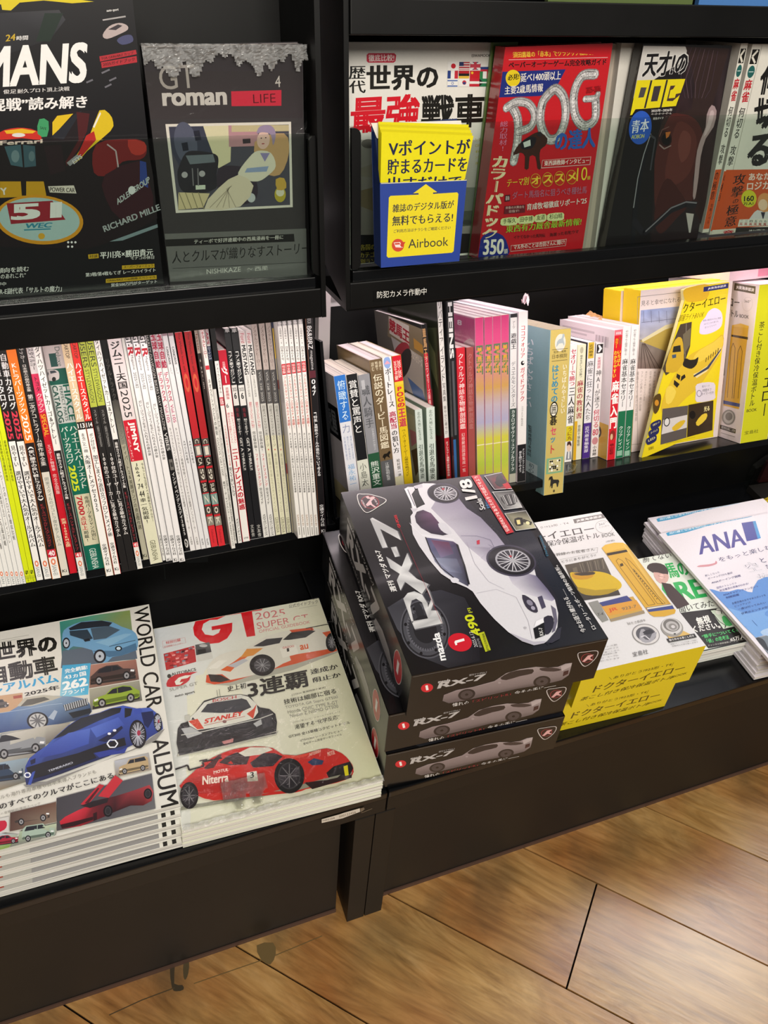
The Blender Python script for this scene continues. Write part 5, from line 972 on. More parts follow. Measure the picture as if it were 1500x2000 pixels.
f.P(A((816, 880), (960, 885), (930, 950), (816, 960)), 'cfc09a'); 
for i in range(4): f.L(A((818+i*30, 880), (850+i*28, 958)), .0008, '8f8468'); f.l -= LU
f.up()
f.P(A((1165, 650), (1300, 610), (1322, 700), (1280, 800), (1200, 780)), 'c09a70', 3); f.P(A((1090, 790), (1140, 720), (1180, 690), (1240, 700), (1262, 760), (1230, 800), (1180, 830), (1110, 820)), 'dcd6c8', 3); f.P(A((1130, 770), (1230, 760), (1220, 785), (1120, 790)), '8fa0c8')
f.E(A((1205, 640)), 12.5, 18, 'dcb8b0', 6); f.P(A((1175, 610), (1190, 578), (1240, 575), (1262, 610), (1250, 665), (1238, 615), (1200, 605)), '9a88a8', 3); f.E(A((1196, 632)), 1.6, 1.2, '3a2c38', 0, 8); f.E(A((1216, 630)), 1.6, 1.2, '3a2c38', 0, 8); f.L(A((1198, 658), (1210, 657)), .0008, 'a03040')
f.P(A((1090, 800), (1000, 860), (935, 955), (1100, 945), (1160, 850)), 'd8ccb8', 2); 
for i in range(5): f.L(A((1060-i*6, 850+i*3), (960+i*30, 950)), .0006, 'a09484'); f.l -= LU
f.up(); f.P(A((1190, 700), (1212, 740), (1235, 700)), '8f86b8'); f.E(A((1282, 890)), 11, 15, 'b8a83c'); f.E(A((1282, 880)), 8, 8, 'd8d4c0'); f.P(A((1262, 820), (1300, 815), (1310, 860), (1270, 870)), 'c7a24a', 2)
f.P(A((750, 1070), (1410, 1045), (1415, 1260), (770, 1290)), '6e6d6f'); f.P(A((755, 1096), (1345, 1070), (1348, 1105), (758, 1128)), '1f1d1f'); f.T('ティーボで好評連載中の西風漫画を一冊に', *A((888, 1116), (1296, 1094), (888, 1096)), 'd8d6d4', .02)
f.T('人とクルマが織りなすストーリー', *A((788, 1206), (1412, 1160), (787, 1150)), '242224', .01); f.L(A((790, 1228), (1400, 1200)), .0004, '242224'); f.T('NISHIKAZE', *A((946, 1254), (1102, 1242), (945, 1232)), 'd0cecc', 0); f.T('西風', *A((1166, 1240), (1226, 1236), (1166, 1220)), 'd0cecc', 0); f.T('〜', *A((1130, 1236), (1156, 1234), (1130, 1226)), 'b0aeac', 0)
fin(f)
def crinkle(F, x0, x1, y0, y1, z, nx, ny, amp, seed, par, name='shrink_film', mat=None, frq=40, rag=0):
    me = bpy.data.meshes.new(name); vs, fs = [], []
    for j in range(ny+1):
        for i in range(nx+1):
            u, v = x0+(x1-x0)*i/nx, y0+(y1-y0)*j/ny
            vs.append((u, v, z + amp*abs(noise.noise(V((u*frq+seed, v*frq*.6, seed)))) + amp*.5*abs(noise.noise(V((u*frq*3, v*frq*2.2+seed, 0))))))
    for j in range(ny):
        for i in range(nx):
            if rag and j < ny*rag*(.5+1.1*noise.noise(V((i*.22+seed, 1.7, 0)))): continue
            a = j*(nx+1)+i; fs.append((a, a+1, a+nx+2, a+nx+1))
    me.from_pydata(vs, [], fs); me.materials.append(mat or M_FILM)
    o = bpy.data.objects.new(name, me); COL.objects.link(o); o.parent = par
    return o
W_ = f.u4[2][0]; H_ = f.u4[3][1]
crinkle(f.F, -.0005, W_+.002, 0, H_*.915, .0012, 24, 40, .0016, 3.1, f.t)
crinkle(f.F, -.0005, W_+.003, H_*.895, H_+.003, .0012, 80, 26, .0075, 8.4, f.t, 'crumpled_film_edge', M_FILM2, 160, .62)
q = MB()
for i in range(40):
    a = (W_+.002)*i/40; b_ = (W_+.002)*(i+1)/40
    h1, h2 = [.0012+.005*abs(noise.noise(V((i+k*1., 2.2, 5)))) for k in (0, 1)]
    for z0, z1 in ((0.0015, -.008), (-.008, -.018)):
        q.tri([f.F @ V((a, H_+h1, z0)), f.F @ V((b_, H_+h2, z0)), f.F @ V((b_, H_+h2*.6, z1)), f.F @ V((a, H_+h1*.6, z1))], 'f0ede4')
q.build('gathered_film_top', M_FILM2, f.t)
# --- right pocket
B = K(620, 0, 3.2263)
f = faceout('white tank book with black and red title and a block of national flags', [(640, 82), (965, 83), (935, 496), (655, 520)], .0560, .012, base='e4e1da', spine='e0ddd6', group='tank books, one behind the other', lean=9); clampf(f)
f.P(B((310, 345), (322, 335), (484, 335), (496, 347), (492, 385), (480, 395), (320, 395), (310, 385)), 'c22a44'); f.T('徹底比較!', *B((322, 388), (484, 386), (321, 344)), 'f0e8e4', .03)
f.VT('歴代', B((250, 412)), B((252, 592)), .0165, '16140f', .04); f.T('世界の', *B((308, 576), (758, 562), (308, 412)), '16140f', .065); f.T('EIWAMOOK', *B((972, 360), (1092, 358), (972, 342)), '3a3936', .03)
f.T('最強', *B((205, 845), (640, 815), (212, 612)), 'd00f24', .075); f.T('戦車', *B((652, 815), (1050, 800), (655, 600)), '16140f', .075)
f.P(B((820, 388), (1090, 390), (1078, 548), (815, 548)), 'e2dfda')
FL = [((822, 390), ['e8e6e2', 'c02030']), ((893, 390), ['b03a44', '2a3460']), ((962, 390), ['2c3668', 'c04050']), ((1028, 405), ['e4e2de', '28407c']), ((820, 445), ['2a3f80', 'e8e6e2']), ((890, 445), ['b01e28', 'b01e28']), ((960, 445), ['c01c28', 'c01c28']), ((1022, 450), ['2f7a48', 'e8e6e2']), ((818, 500), ['e8e6e2', '4060a8']), ((890, 495), ['e8e6e2', 'c03040']), ((958, 495), ['c02838', 'e8e6e2']), ((1020, 495), ['2a7a50', '1c1c20'])]
for i, ((x, y), (c0, c1)) in enumerate(FL):
    f.P(B((x, y), (x+66, y), (x+64, y+50), (x-2, y+50)), c0)
    if i == 0: f.E(B((x+34, y+26)), 4.6, 5, c1)
    elif i == 1:
        for k_ in range(3): f.P(B((x, y+8+k_*16), (x+66, y+8+k_*16), (x+66, y+14+k_*16), (x, y+14+k_*16)), 'e4dcd8')
        f.P(B((x, y), (x+28, y), (x+28, y+26), (x, y+26)), c1)
    elif i == 2: f.L(B((x, y), (x+64, y+50)), .0022, 'e6e2e0'); f.L(B((x+66, y), (x-2, y+50)), .0022, 'e6e2e0'); f.L(B((x+32, y), (x+31, y+50)), .003, c1); f.L(B((x-1, y+25), (x+65, y+25)), .003, c1)
    elif i == 3: f.P(B((x-1, y+16), (x+65, y+16), (x+64, y+32), (x-1, y+32)), c1); f.P(B((x-1, y+32), (x+64, y+32), (x+64, y+48), (x-2, y+48)), 'c03040')
    elif i in (4, 7): f.P(B((x+20, y), (x+44, y), (x+42, y+50), (x+18, y+50)), c1); f.P(B((x+44, y), (x+66, y), (x+64, y+50), (x+42, y+50)), 'c02838')
    elif i == 5: f.P(B((x-1, y+18), (x+66, y+18), (x+66, y+34), (x-1, y+34)), '1e1a18'); f.P(B((x-1, y+34), (x+65, y+34), (x+64, y+50), (x-2, y+50)), 'd8b040')
    elif i == 6: f.E(B((x+14, y+14)), 2.4, 2.6, 'e8c030', 0, 10)
    elif i == 8: f.L(B((x, y+8), (x+64, y+8)), .001, c1); f.L(B((x, y+42), (x+63, y+42)), .001, c1); f.E(B((x+32, y+25)), 2.6, 3, c1, 0, 6); f.E(B((x+32, y+25)), 1.6, 2, 'e8e6e2', 0, 6)
    elif i == 9: f.E(B((x+34, y+25)), 4, 4.4, c1); f.E(B((x+34, y+29)), 3, 2.4, '28407c')
    elif i == 10: f.P(B((x-1, y+17), (x+65, y+17), (x+65, y+33), (x-1, y+33)), c1)
    elif i == 11: f.P(B((x-1, y), (x+24, y+25), (x-2, y+50)), c1); f.L(B((x, y+25), (x+64, y+25)), .0012, 'e8e6e2')
f.P(B((240, 880), (1110, 880), (1040, 1480), (270, 1480)), ['b8b4ae', 'b8b4ae', '84807c', '8a857e']); f.E(B((320, 905)), 14, 9, '77736e'); f.P(B((270, 1200), (350, 1180), (352, 1330), (272, 1300)), '8c7f66'); f.P(B((268, 1060), (350, 1030), (352, 1120), (268, 1110)), 'a39c90')
f.P(B((930, 1180), (1000, 1180), (985, 1420), (915, 1420)), '6a6e68'); f.P(B((910, 1330), (990, 1325), (985, 1420), (905, 1425)), '4a5046'); f.E(B((940, 1400)), 9, 5, '3a3d38')
for j, tt in enumerate(('ンター', 'OF-40', '砲', 'ンクラー', '/KF51')): f.T(tt, *B((992, 890+j*37), (1050, 885+j*37), (992, 872+j*37)), 'a89a50', .03)
f.P(B((210, 1480), (1040, 1470), (1010, 1700), (225, 1720)), '1c1a1a'); f.T('各国の', *B((268, 1578), (362, 1572), (268, 1540)), 'a8983c', .04); f.T('カテゴ', *B((266, 1625), (360, 1618), (266, 1590)), 'a8983c', .04); f.T('別ラン', *B((270, 1668), (362, 1662), (270, 1632)), 'a8983c', .04)
fin(f)
C3 = K(920, 0, 2.5862)
f = faceout('green-backed magazine mostly hidden behind the red racing guide', [(962, 83), (1012, 82), (986, 503), (915, 510)], .0515, .003, base='6e8a4c', spine='7a9455', name='magazine', cat='magazine', lean=9)
f.P(C3((115, 225), (175, 225), (125, 540), (85, 540)), ['3f6e34', '5a8a40', '6a8a4c', '55803c']); f.P(C3((85, 545), (125, 545), (100, 660), (75, 660)), '3c3a3c'); f.P(C3((75, 665), (100, 665), (60, 1000), (20, 1000)), '8a8484'); fin(f)
f = faceout('red horse racing guide with large silver letters and a galloping horse', [(987, 92), (1197, 84), (1136, 495), (932, 508)], .028, .020, base='c01a24', spine='b01820', mat=M_WRAPPED, lean=8); clampf(f)
f.T('須田鷹雄の「赤本」でクラシック戦線を先取り!', *C3((212, 292), (680, 275), (210, 262)), 'f0d040', .03); f.T('ペーパーオーナーゲーム完全攻略ガイド', *C3((190, 345), (682, 328), (190, 312)), '17100f', .05); f.L(C3((190, 302), (690, 290)), .0004, 'e8c0c0')
f.P(C3((150, 362), (478, 350), (420, 462), (345, 485), (138, 492)), '1d2c78'); f.E(C3((212, 395)), 14.5, 16.5, 'e2c81e', 0); f.T('必見!', *C3((184, 408), (242, 400), (186, 378)), '1c1408', .05)
f.T('延べ1400頭以上', *C3((250, 415), (452, 402), (252, 370)), 'efe9dc', .03); f.T('主要2歳馬情報', *C3((168, 478), (362, 462), (170, 436)), 'efe9dc', .03)
f.T('P', *C3((200, 835), (330, 800), (170, 540)), 'b8b6b6', .02) if False else None
def letter(f, pts, w_, hi=True):
    f.L(smooth(pts, 5)[:-5], w_*1.25, '8f8c8e'); f.L(smooth(pts, 5)[:-5], w_, 'd4d2d2')
    if hi: f.L([(p[0]-1.0, p[1]-.6) for p in smooth(pts, 5)[:-5]], w_*.35, 'f2f0f0')
def stroke(f, pts, w_):
    p = []; n = len(pts)
    for i in range(n-1):
        a, b_, c_, d_ = pts[max(i-1, 0)], pts[i], pts[i+1], pts[min(i+2, n-1)]
        for j in range(6):
            t = j/6; p.append(tuple(.5*((2*b_[q_])+(-a[q_]+c_[q_])*t+(2*a[q_]-5*b_[q_]+4*c_[q_]-d_[q_])*t*t+(-a[q_]+3*b_[q_]-3*c_[q_]+d_[q_])*t**3) for q_ in (0, 1)))
    p.append(pts[-1])
    for k_, cc, dx in ((1.25, '8c888a', 0), (1, 'cfcdcd', 0), (.4, 'f0eeee', -.8)):
        for x in p: f.U([(u[0], u[1]) for u in [(f.uv((x[0]+dx, x[1]))[0]+w_*k_/2*math.cos(a*math.pi/4), f.uv((x[0]+dx, x[1]))[1]+w_*k_/2*math.sin(a*math.pi/4)) for a in range(8)]], cc); f.l -= LU
        f.L([(x[0]+dx, x[1]) for x in p], w_*k_, cc); f.up()
stroke(f, C3((205, 535), (235, 600), (235, 700), (215, 815)), .0075); stroke(f, C3((178, 545), (230, 515), (290, 525), (320, 580), (300, 640), (240, 665)), .0065)
stroke(f, C3((400, 465), (360, 520), (350, 620), (385, 700), (440, 690), (475, 600), (470, 500), (430, 450), (395, 470)), .0075)
stroke(f, C3((625, 375), (560, 385), (520, 470), (525, 580), (570, 635), (625, 600), (628, 500)), .0075); stroke(f, C3((575, 500), (628, 495), (640, 475)), .005)
f.P(C3((290, 690), (320, 672), (350, 668), (385, 700), (375, 735), (350, 755), (345, 800), (352, 850), (335, 850), (325, 790), (295, 790), (290, 850), (270, 850), (272, 790), (250, 770), (212, 785), (225, 750), (255, 715)), '3c2018', 2); f.P(C3((255, 715), (300, 690), (330, 700), (310, 745), (270, 755), (250, 745)), '1c1a20', 2); f.P(C3((262, 720), (298, 705), (300, 735), (268, 745)), 'c8d0cc'); f.E(C3((345, 678)), 5, 5, '2a2226')
f.T('の達人', *C3((420, 765), (625, 745), (425, 660)), '2f5cb0', .07); f.VT('総力取材!', C3((166, 610)), C3((158, 765)), .0085, 'd87a9c', .01)
f.VT('カラーパドック', C3((150, 785)), C3((88, 1210)), .019, 'e8d9b0', .08); f.VT('カラーパドック', C3((149, 786)), C3((87, 1211)), .0165, 'b81c24', .0)
f.P(C3((30, 1318), (35, 1240), (60, 1190), (110, 1172), (160, 1190), (185, 1240), (180, 1300)), '1f2c80', 2); f.T('350', *C3((58, 1288), (162, 1282), (62, 1210)), 'ece6da', .05); f.T('頭', *C3((164, 1282), (184, 1280), (164, 1258)), 'ece6da', .03)
f.P(C3((358, 808), (605, 790), (600, 832), (352, 850)), 'd8b0ac'); f.P(C3((360, 810), (602, 793), (597, 829), (355, 846)), 'b01820'); f.T('東西調教師インタビュー', *C3((368, 838), (595, 822), (368, 812)), 'efe6e0', .03)
f.T('テーマ別', *C3((178, 945), (288, 932), (182, 905)), 'e0c838', .03)
for i, ch in enumerate('オススメ'): f.E(C3((325+i*60, 912-i*6)), 10.5, 14, 'd4b838', 0, 20); f.E(C3((325+i*60, 912-i*6)), 9.8, 13.2, 'b8301c', 0, 20); f.T(ch, *C3((303+i*60, 932-i*6), (347+i*60, 928-i*6), (304+i*60, 892-i*6)), 'e8cc3c', .05)
f.T('10', *C3((530, 915), (582, 908), (534, 848)), 'e8cc3c', .0); f.T('頭', *C3((584, 908), (600, 906), (584, 890)), 'e8cc3c', .03)
f.T('ダート馬指名に狙うべき種牡馬', *C3((206, 1005), (580, 975), (208, 968)), 'b0708c', .01) ; f.P(C3((170, 985), (196, 982), (194, 1015), (168, 1018)), '4a1420'); f.T('最新', *C3((172, 1012), (192, 1010), (172, 990)), 'd8c8c8', .02)
f.T('育成牧場徹底リポート’25', *C3((278, 1062), (580, 1028), (280, 1028)), 'ece0d8', .04); f.P(C3((168, 1040), (272, 1032), (270, 1072), (165, 1080)), '6a1c28'); f.T('来春の大舞台を', *C3((172, 1056), (266, 1050), (172, 1042)), 'd8b8b0', .01); f.T('目指す!', *C3((190, 1074), (240, 1070), (190, 1060)), 'd8b8b0', .01)
for x0_, x1_, tt in ((150, 232, '手塚久'), (236, 316, '田中博'), (320, 378, '友道'), (384, 466, '杉山晴')):
    y_ = 1120-(x0_-150)*.1; f.P(C3((x0_+6, y_-18), (x1_-6, y_-24), (x1_, y_-4), (x1_-8, y_+14), (x0_+4, y_+18), (x0_-3, y_)), 'd8e0a0', 2); f.T(tt, *C3((x0_+8, y_+10), (x1_-8, y_+4), (x0_+9, y_-16)), '2a3010', .03)
f.T('東西有力厩舎最新情報!', *C3((172, 1175), (552, 1135), (175, 1138)), '9cc838', .04); f.T('イケてなかった馬列伝', *C3((214, 1206), (372, 1196), (214, 1188)), '3c1010', .02); f.T('海渡った名牝ウマ', *C3((395, 1194), (540, 1176), (395, 1176)), '3c1010', .02)
f.P(C3((198, 1238), (480, 1205), (475, 1240), (196, 1270)), 'd8b0ac'); f.P(C3((200, 1240), (478, 1208), (473, 1238), (198, 1267)), 'b01820'); f.T('マル外のことは合田さんに聞け!', *C3((212, 1260), (470, 1232), (212, 1236)), 'ece0d8', .03); f.T('2025~2026', *C3((580, 470), (652, 460), (580, 440)), '8a1018', .03)
fin(f)
q = MB(); g0 = f.u4
for j in range(3):     # further copies behind: their fore-edges show
    pass
# stack of edges right of the red guide
for j, (dx, tt) in enumerate(((0, 'first'), (9, 'second'), (17, 'third'))):
    g = faceout('fore-edge of a racing guide copy just behind the red cover, %s from the cover' % tt, [(1190+dx, 85+j), (1201+dx, 85+j), (1142+dx*1.1, 492-j), (1130+dx*1.1, 494-j)], [.0505, .0545, .0585][j], .0035, base=['a89c90', 'b8ac9e', '8f857a'][j], spine='9c8f82', group='copies behind the red racing guide', lean=8); fin(g)
H4 = K(1180, 0, 4.6875)
g = faceout('pale horse racing book with blue lettering, mostly hidden behind the blue-badged one', [(1214, 84), (1400, 88), (1330, 478), (1160, 492)], .046, .012, base='d8d4cc', spine='cfcac2', lean=8); clampf(g)
g.T('天', *H4((262, 610), (330, 600), (272, 522)), '1c1a18', .06); g.T('P', *H4((222, 745), (300, 735), (235, 630)), '1f3a7c', .08); g.T('O', *H4((225, 845), (300, 840), (228, 760)), '1f3a7c', .05); fin(g)
f = faceout('dark horse racing book with a brown horse face, yellow title and blue badge', [(1256, 86), (1430, 89), (1361, 470), (1180, 490)], .028, .014, base='181516', spine='1d1a1b', mat=M_WRAPPED, lean=8); clampf(f)
f.P(H4((360, 420), (740, 415), (770, 440), (765, 500), (730, 560), (560, 660), (440, 740), (330, 880), (240, 900), (290, 700)), 'c9c6c2')
f.P(H4((765, 420), (1172, 418), (1050, 1050), (845, 2200), (420, 2250), (470, 1500), (520, 1080), (700, 800)), '241a1c')
f.G([(1352, 94), (1424, 95), (1372, 440), (1300, 300)], ['2a2226', '2e2428', '2a1512', '33191a'], 12, 24, .22, 3)
f.P(H4((745, 420), (800, 600), (830, 800), (800, 1000), (560, 1060), (500, 1200), (470, 1406), (620, 1406), (900, 1300), (1010, 900), (1150, 430)), '30211f')
f.P(C3((1000, 590), (1060, 575), (1130, 600), (1170, 680), (1150, 800), (1120, 900), (1118, 1010), (1060, 1050), (960, 1140), (930, 1060), (925, 900), (935, 760)), '4a2320', 3); f.P(C3((1040, 620), (1110, 640), (1140, 720), (1110, 860), (1040, 930), (980, 900), (1000, 760)), '5a2c27', 3); f.P(C3((990, 900), (1050, 960), (1090, 1040), (1040, 1100), (960, 1180), (925, 1120), (940, 1000)), '3f1c1a', 3); f.P(C3((1070, 660), (1110, 690), (1100, 780), (1060, 820), (1045, 730)), '6a3832', 3)
f.P(C3((1215, 530), (1240, 560), (1225, 640), (1185, 700), (1160, 790), (1148, 900), (1132, 1000), (1120, 990), (1130, 860), (1142, 760), (1165, 690), (1185, 640), (1190, 580)), 'a08a8c', 2); f.P(C3((1210, 560), (1228, 570), (1205, 650), (1175, 690), (1195, 620)), 'bda9ab', 2)
f.E(C3((980, 700)), 13, 16, '2c1614', -15); f.E(C3((985, 705)), 9, 11, '0f0a0a', -15); f.L(C3((950, 730), (975, 752), (1010, 735)), .0012, '8c7a78'); f.P(C3((982, 668), (1008, 665), (998, 690), (985, 700)), 'b0642c'); f.L(C3((950, 690), (965, 655), (1000, 640)), .001, '6a4a46')
f.L(C3((915, 680), (880, 780), (850, 900), (830, 1050), (815, 1240)), .006, '15151a'); f.L(C3((908, 675), (872, 780), (842, 900), (820, 1050)), .0012, '8a8a90'); f.L(C3((820, 1110), (870, 1180), (930, 1130), (1010, 1060), (1085, 1030), (1140, 1035)), .007, '1c1a20'); f.L(C3((880, 1170), (935, 1120), (1010, 1050), (1085, 1020), (1140, 1025)), .0016, '77737a')
f.P(C3((1085, 1075), (1125, 1080), (1108, 1175), (1100, 1175)), 'b8b0ac'); f.L(C3((900, 680), (930, 700), (905, 860)), .002, '3a3a40')
for i in range(7): f.L([H4((800+i*40, 430+i*6)), H4((700+i*45, 700+i*20)), H4((740+i*30, 900))], .0008, '55434a' if i % 2 else '40323a'); f.l -= LU
f.up()
def slant(f, t, bl, br, tl, col, bold): f.T(t, bl, br, tl, col, bold)
f.T('天才!の', *H4((330, 715), (742, 690), (378, 468)), 'd8d6d2', .12); f.T('天才!の', *H4((342, 706), (738, 686), (388, 476)), '141214', .06)
f.P(H4((300, 735), (740, 722), (730, 760), (655, 970), (370, 995), (285, 1000), (255, 1050), (215, 1055)), 'e0d015')
f.P(H4((335, 800), (388, 800), (360, 890), (310, 895)), '4a4648'); f.P(H4((455, 790), (520, 785), (485, 925), (425, 930)), '3c3638'); f.P(H4((605, 785), (650, 782), (630, 815), (605, 825), (588, 900), (645, 895), (655, 860), (700, 850), (690, 870), (625, 925), (570, 925)), '45302f'); f.L(H4((432, 735), (370, 990)), .0022, '2c282a'); f.L(H4((575, 730), (515, 985)), .0022, '2c282a')
f.T('2025年~2026年', *H4((428, 1028), (622, 1018), (430, 1000)), 'dcd8d4', .04); f.T('ペーパーオーナーゲーム', *H4((428, 1055), (612, 1045), (430, 1035)), 'dcd8d4', .04); f.T('完全ガイド', *H4((445, 1096), (540, 1090), (447, 1075)), 'dcd8d4', .04)
f.E(H4((328, 1168)), 22, 33, '2a56b8', 8, 36); f.T('青本', *H4((242, 1222), (400, 1200), (256, 1105)), 'e2e6ee', .04); f.T('AOBON', *H4((243, 1272), (362, 1262), (250, 1235)), 'c8cc50', .03)
fin(f)
K5 = K(1360, 60, 4.545)
for nm, tl_, tr_, br_, bl_, off in (('left', (398, 112), (470, 115), (110, 1795), (45, 1800), .040), ):
    pass
def kbook(label, BLp, BRp, TLp, off, band_v, wide=None):
    O0 = KP + UP8*lipR[1] - N8*off
    b0 = hit(BLp, O0, N8); tl = hit(TLp, O0, N8); Y = (tl-b0).normalized(); X = Y.cross(N8); H = (tl-b0).length; wd = (hit(BRp, O0, N8)-b0).dot(X)
    F = frame(b0, X, Y, N8); t = thing('book', label, 'book', F, 'film-wrapped mahjong books in the right pocket')
    q = MB(); q.box(F, 0, wd, 0, H, -.11, 0, {'-x': 'd8d4cc', '+x': 'd8d4cc', '+y': 'efe6e0', '-y': 'cccccc', '+z': 'dcd9cf', '-z': 'cccccc'})
    f = Face(q, b0, X, Y, N8); f.clip = (.0003, .0003, wd-.0003, H-.0003); f.t, f.F, f.H, f.wd = t, F, H, wd; return f
def kspine(f):
    w_, H = f.wd, f.H
    f.R((w_*.12, H*.905), (w_*.88, H*.975), '17140f'); f.L([(w_*.7, H*.97), (w_*.25, H*.94), (w_*.7, H*.91)], .0022, 'd8d4c8', False)
    f.E((w_*.5, H*.868), w_*.36, H*.03, '1f5c58', 0, 22, False); f.L([(w_*.25, H*.868), (w_*.75, H*.868)], .0009, 'a8c0bc', False)
    f.VT('麻雀', (w_*.5, H*.835), (w_*.5, H*.715), w_*.78, 'b82a34', .06, False); f.VT('何切る', (w_*.5, H*.695), (w_*.5, H*.53), w_*.62, '1c1a18', .03, False); f.VT('攻撃', (w_*.5, H*.50), (w_*.5, H*.385), w_*.62, '1c1a18', .02, False)
    f.R((0, 0), (w_, H*.36), 'c8501e'); f.VT('の極意', (w_*.4, H*.35), (w_*.4, H*.19), w_*.6, '1e1410', .02, False); f.VT('攻略ノベル', (w_*.6, H*.17), (w_*.6, H*.05), w_*.35, '3a1c10', .01, False); f.R((0, 0), (w_, H*.022), 'd8d2c4')
f = kbook('mahjong book spine in film with an orange band, beside the brown horse cover', K5((52, 1795)), K5((106, 1800)), K5((398, 112)), .028, 0); kspine(f); f.mb.build('cover', M_WRAPPED, f.t)
f = kbook('mahjong book with orange band and large black kana cover, cut by the right photo edge', K5((116, 1812)), K5((350, 1826)), K5((500, 118)), .028, 0)
g = f; sw = .0125; wd0 = g.wd; g.wd = sw; kspine(g); g.wd = wd0
f.L([(sw, .001), (sw, f.H-.001)], .0006, 'a8a49a', False)
f.clip = (.0003, .0003, .15, f.H-.0003); f.mb.tri([f.F @ V((a, b_, .0001)) for a, b_ in ((wd0, 0), (.145, 0), (.145, f.H), (wd0, f.H))], 'e0ddd6')
f.T('何', *K5((540, 570), (760, 560), (590, 300)), '141210', .08); f.T('切', *K5((500, 880), (760, 860), (520, 600)), '141210', .09); f.T('る', *K5((440, 1215), (640, 1190), (470, 930)), '141210', .09)
f.P(K5((265, 1235), (700, 1228), (640, 1730), (150, 1770)), 'c8501e'); f.VT('攻撃', K5((390, 1265)), K5((355, 1480)), .017, '1e1410', .03); f.VT('の', K5((350, 1490)), K5((345, 1535)), .009, '1e1410', .03); f.VT('極意', K5((330, 1540)), K5((295, 1740)), .017, '1e1410', .03)
f.T('あなたの', *K5((462, 1330), (720, 1322), (465, 1265)), 'ecd8cc', .05); f.T('ロジカ', *K5((445, 1415), (640, 1405), (450, 1345)), 'ecd8cc', .05); f.E(K5((465, 1490)), 15, 17, 'd0cc28', 0, 20); f.T('160', *K5((420, 1515), (508, 1510), (422, 1468)), '1c1a10', .05); f.T('万人!', *K5((415, 1548), (505, 1545), (415, 1522)), '1c1a10', .05)
f.P(K5((540, 1520), (560, 1460), (610, 1440), (660, 1470), (670, 1560), (620, 1620), (560, 1590)), 'd89458', 3); f.E(K5((590, 1545)), 9, 11, 'e8c8a8'); f.P(K5((490, 1640), (540, 1590), (600, 1610), (680, 1600), (690, 1680), (480, 1690)), 'd8d4d4', 2); f.P(K5((570, 1610), (590, 1680), (610, 1610)), '2a2838')
f.P(K5((380, 1675), (700, 1665), (690, 1725), (365, 1738)), 'e4e0d4')
for i in range(7): f.T('二三四五六七八'[i], *K5((385+i*42, 1700), (412+i*42, 1699), (388+i*42, 1680)), '2a2a28', .02); f.T('萬', *K5((380+i*42, 1728), (406+i*42, 1727), (382+i*42, 1704)), 'b03030', .02)
f.P(K5((140, 1768), (700, 1730), (690, 1830), (120, 1825)), 'd8d2c4'); f.P(K5((350, 1745), (700, 1740), (690, 1830), (330, 1830)), '2a2622'); f.T('渋川難波', *K5((460, 1798), (605, 1792), (462, 1765)), 'e2ded6', .03); f.VT('意', K5((285, 1765)), K5((270, 1825)), .016, 'b82430', .06)
f.mb.build('cover', M_WRAPPED, f.t)
# leaflet holder clipped over the clear front
f8o = K(0, 0, 1)
N_, U_ = N8, UP8; O0 = KP + N8*.021 + UP8*.02
c = lambda p: hit(p, O0, N_)
bl, br, tlc, trc = c((744, 523)), c((897, 510)), c((742, 357)), c((912, 352))
Xh = (br-bl).normalized(); Xh = V((Xh.x, Xh.y, Xh.z)); Yh = (tlc-bl).normalized(); Xo = Yh.cross(N_); F = frame(bl, Xo, Yh, N_)
t = thing('leaflet_holder', 'blue and yellow card leaflet holder clipped over the right clear front', 'leaflet holder', F)
f = Face(MB(), bl, Xo, Yh, N_); q = f.mb
ub, ut, utl = f.uv((897, 510)), f.uv((912, 352)), f.uv((742, 357))
dep = .018
W = lambda u, z=0: bl + Xo*u[0] + Yh*u[1] + N_*z
hb_ = f.uv((738, 262))[1]
q.tri([W(x) for x in ((0, 0), ub, ut, utl)], '1c3c94'); q.tri([W((0, 0), -dep), W((0, 0)), W(utl), W((utl[0], utl[1]), -dep)], '16306f'); q.tri([W((utl[0], utl[1]-.002), -dep), W((utl[0], utl[1]-.002), 0), W((utl[0], hb_), -.012), W((utl[0]-.001, hb_), -dep)], '16306f')
q.tri([W(ub), W(ub, -dep), W(ut, -dep), W(ut)], '1c3c94'); q.tri([W((0, 0), -dep), W(ub, -dep), W(ub), W((0, 0))], '16306f')
q.tri([W(x, -dep) for x in ((0, 0), (utl[0]-.001, hb_+.004), (ut[0]-.004, hb_+.006), ub)], '20315f')
f.P(B((598, 1222), (683, 1160), (762, 1216), (728, 1216), (728, 1222), (880, 1212), (888, 1222), (858, 1582), (848, 1592), (446, 1624), (436, 1614), (450, 1245), (460, 1234), (638, 1226), (638, 1220)), 'e6d41c')
f.L(B((600, 1222), (636, 1220)), .001, '1c2c60'); f.L(B((728, 1217), (760, 1214)), .001, '1c2c60'); f.L(B((400, 1156), (940, 1135)), .0006, 'e8e2b0')
f.T('雑誌のデジタル版が', *B((472, 1340), (858, 1312), (474, 1288)), '1d2038', .035); f.T('無料でもらえる!', *B((470, 1424), (852, 1398), (472, 1362)), '1d2038', .04); f.T('ご利用方法はチラシをご確認ください', *B((480, 1468), (838, 1444), (480, 1446)), '2f3040', .01)
f.E(B((507, 1545)), 12, 12.5, 'd0452c'); f.P(B((480, 1528), (520, 1525), (538, 1560), (492, 1558)), 'f0e0dc'); f.P(B((530, 1526), (555, 1524), (532, 1560), (520, 1545)), 'c83c28'); f.P(B((484, 1532), (516, 1530), (522, 1540), (490, 1542)), 'd0452c')
f.T('Airbook', *B((572, 1565), (824, 1548), (572, 1508)), '3c3a30', .0)
q.build('card_holder', M_MATTE, t)
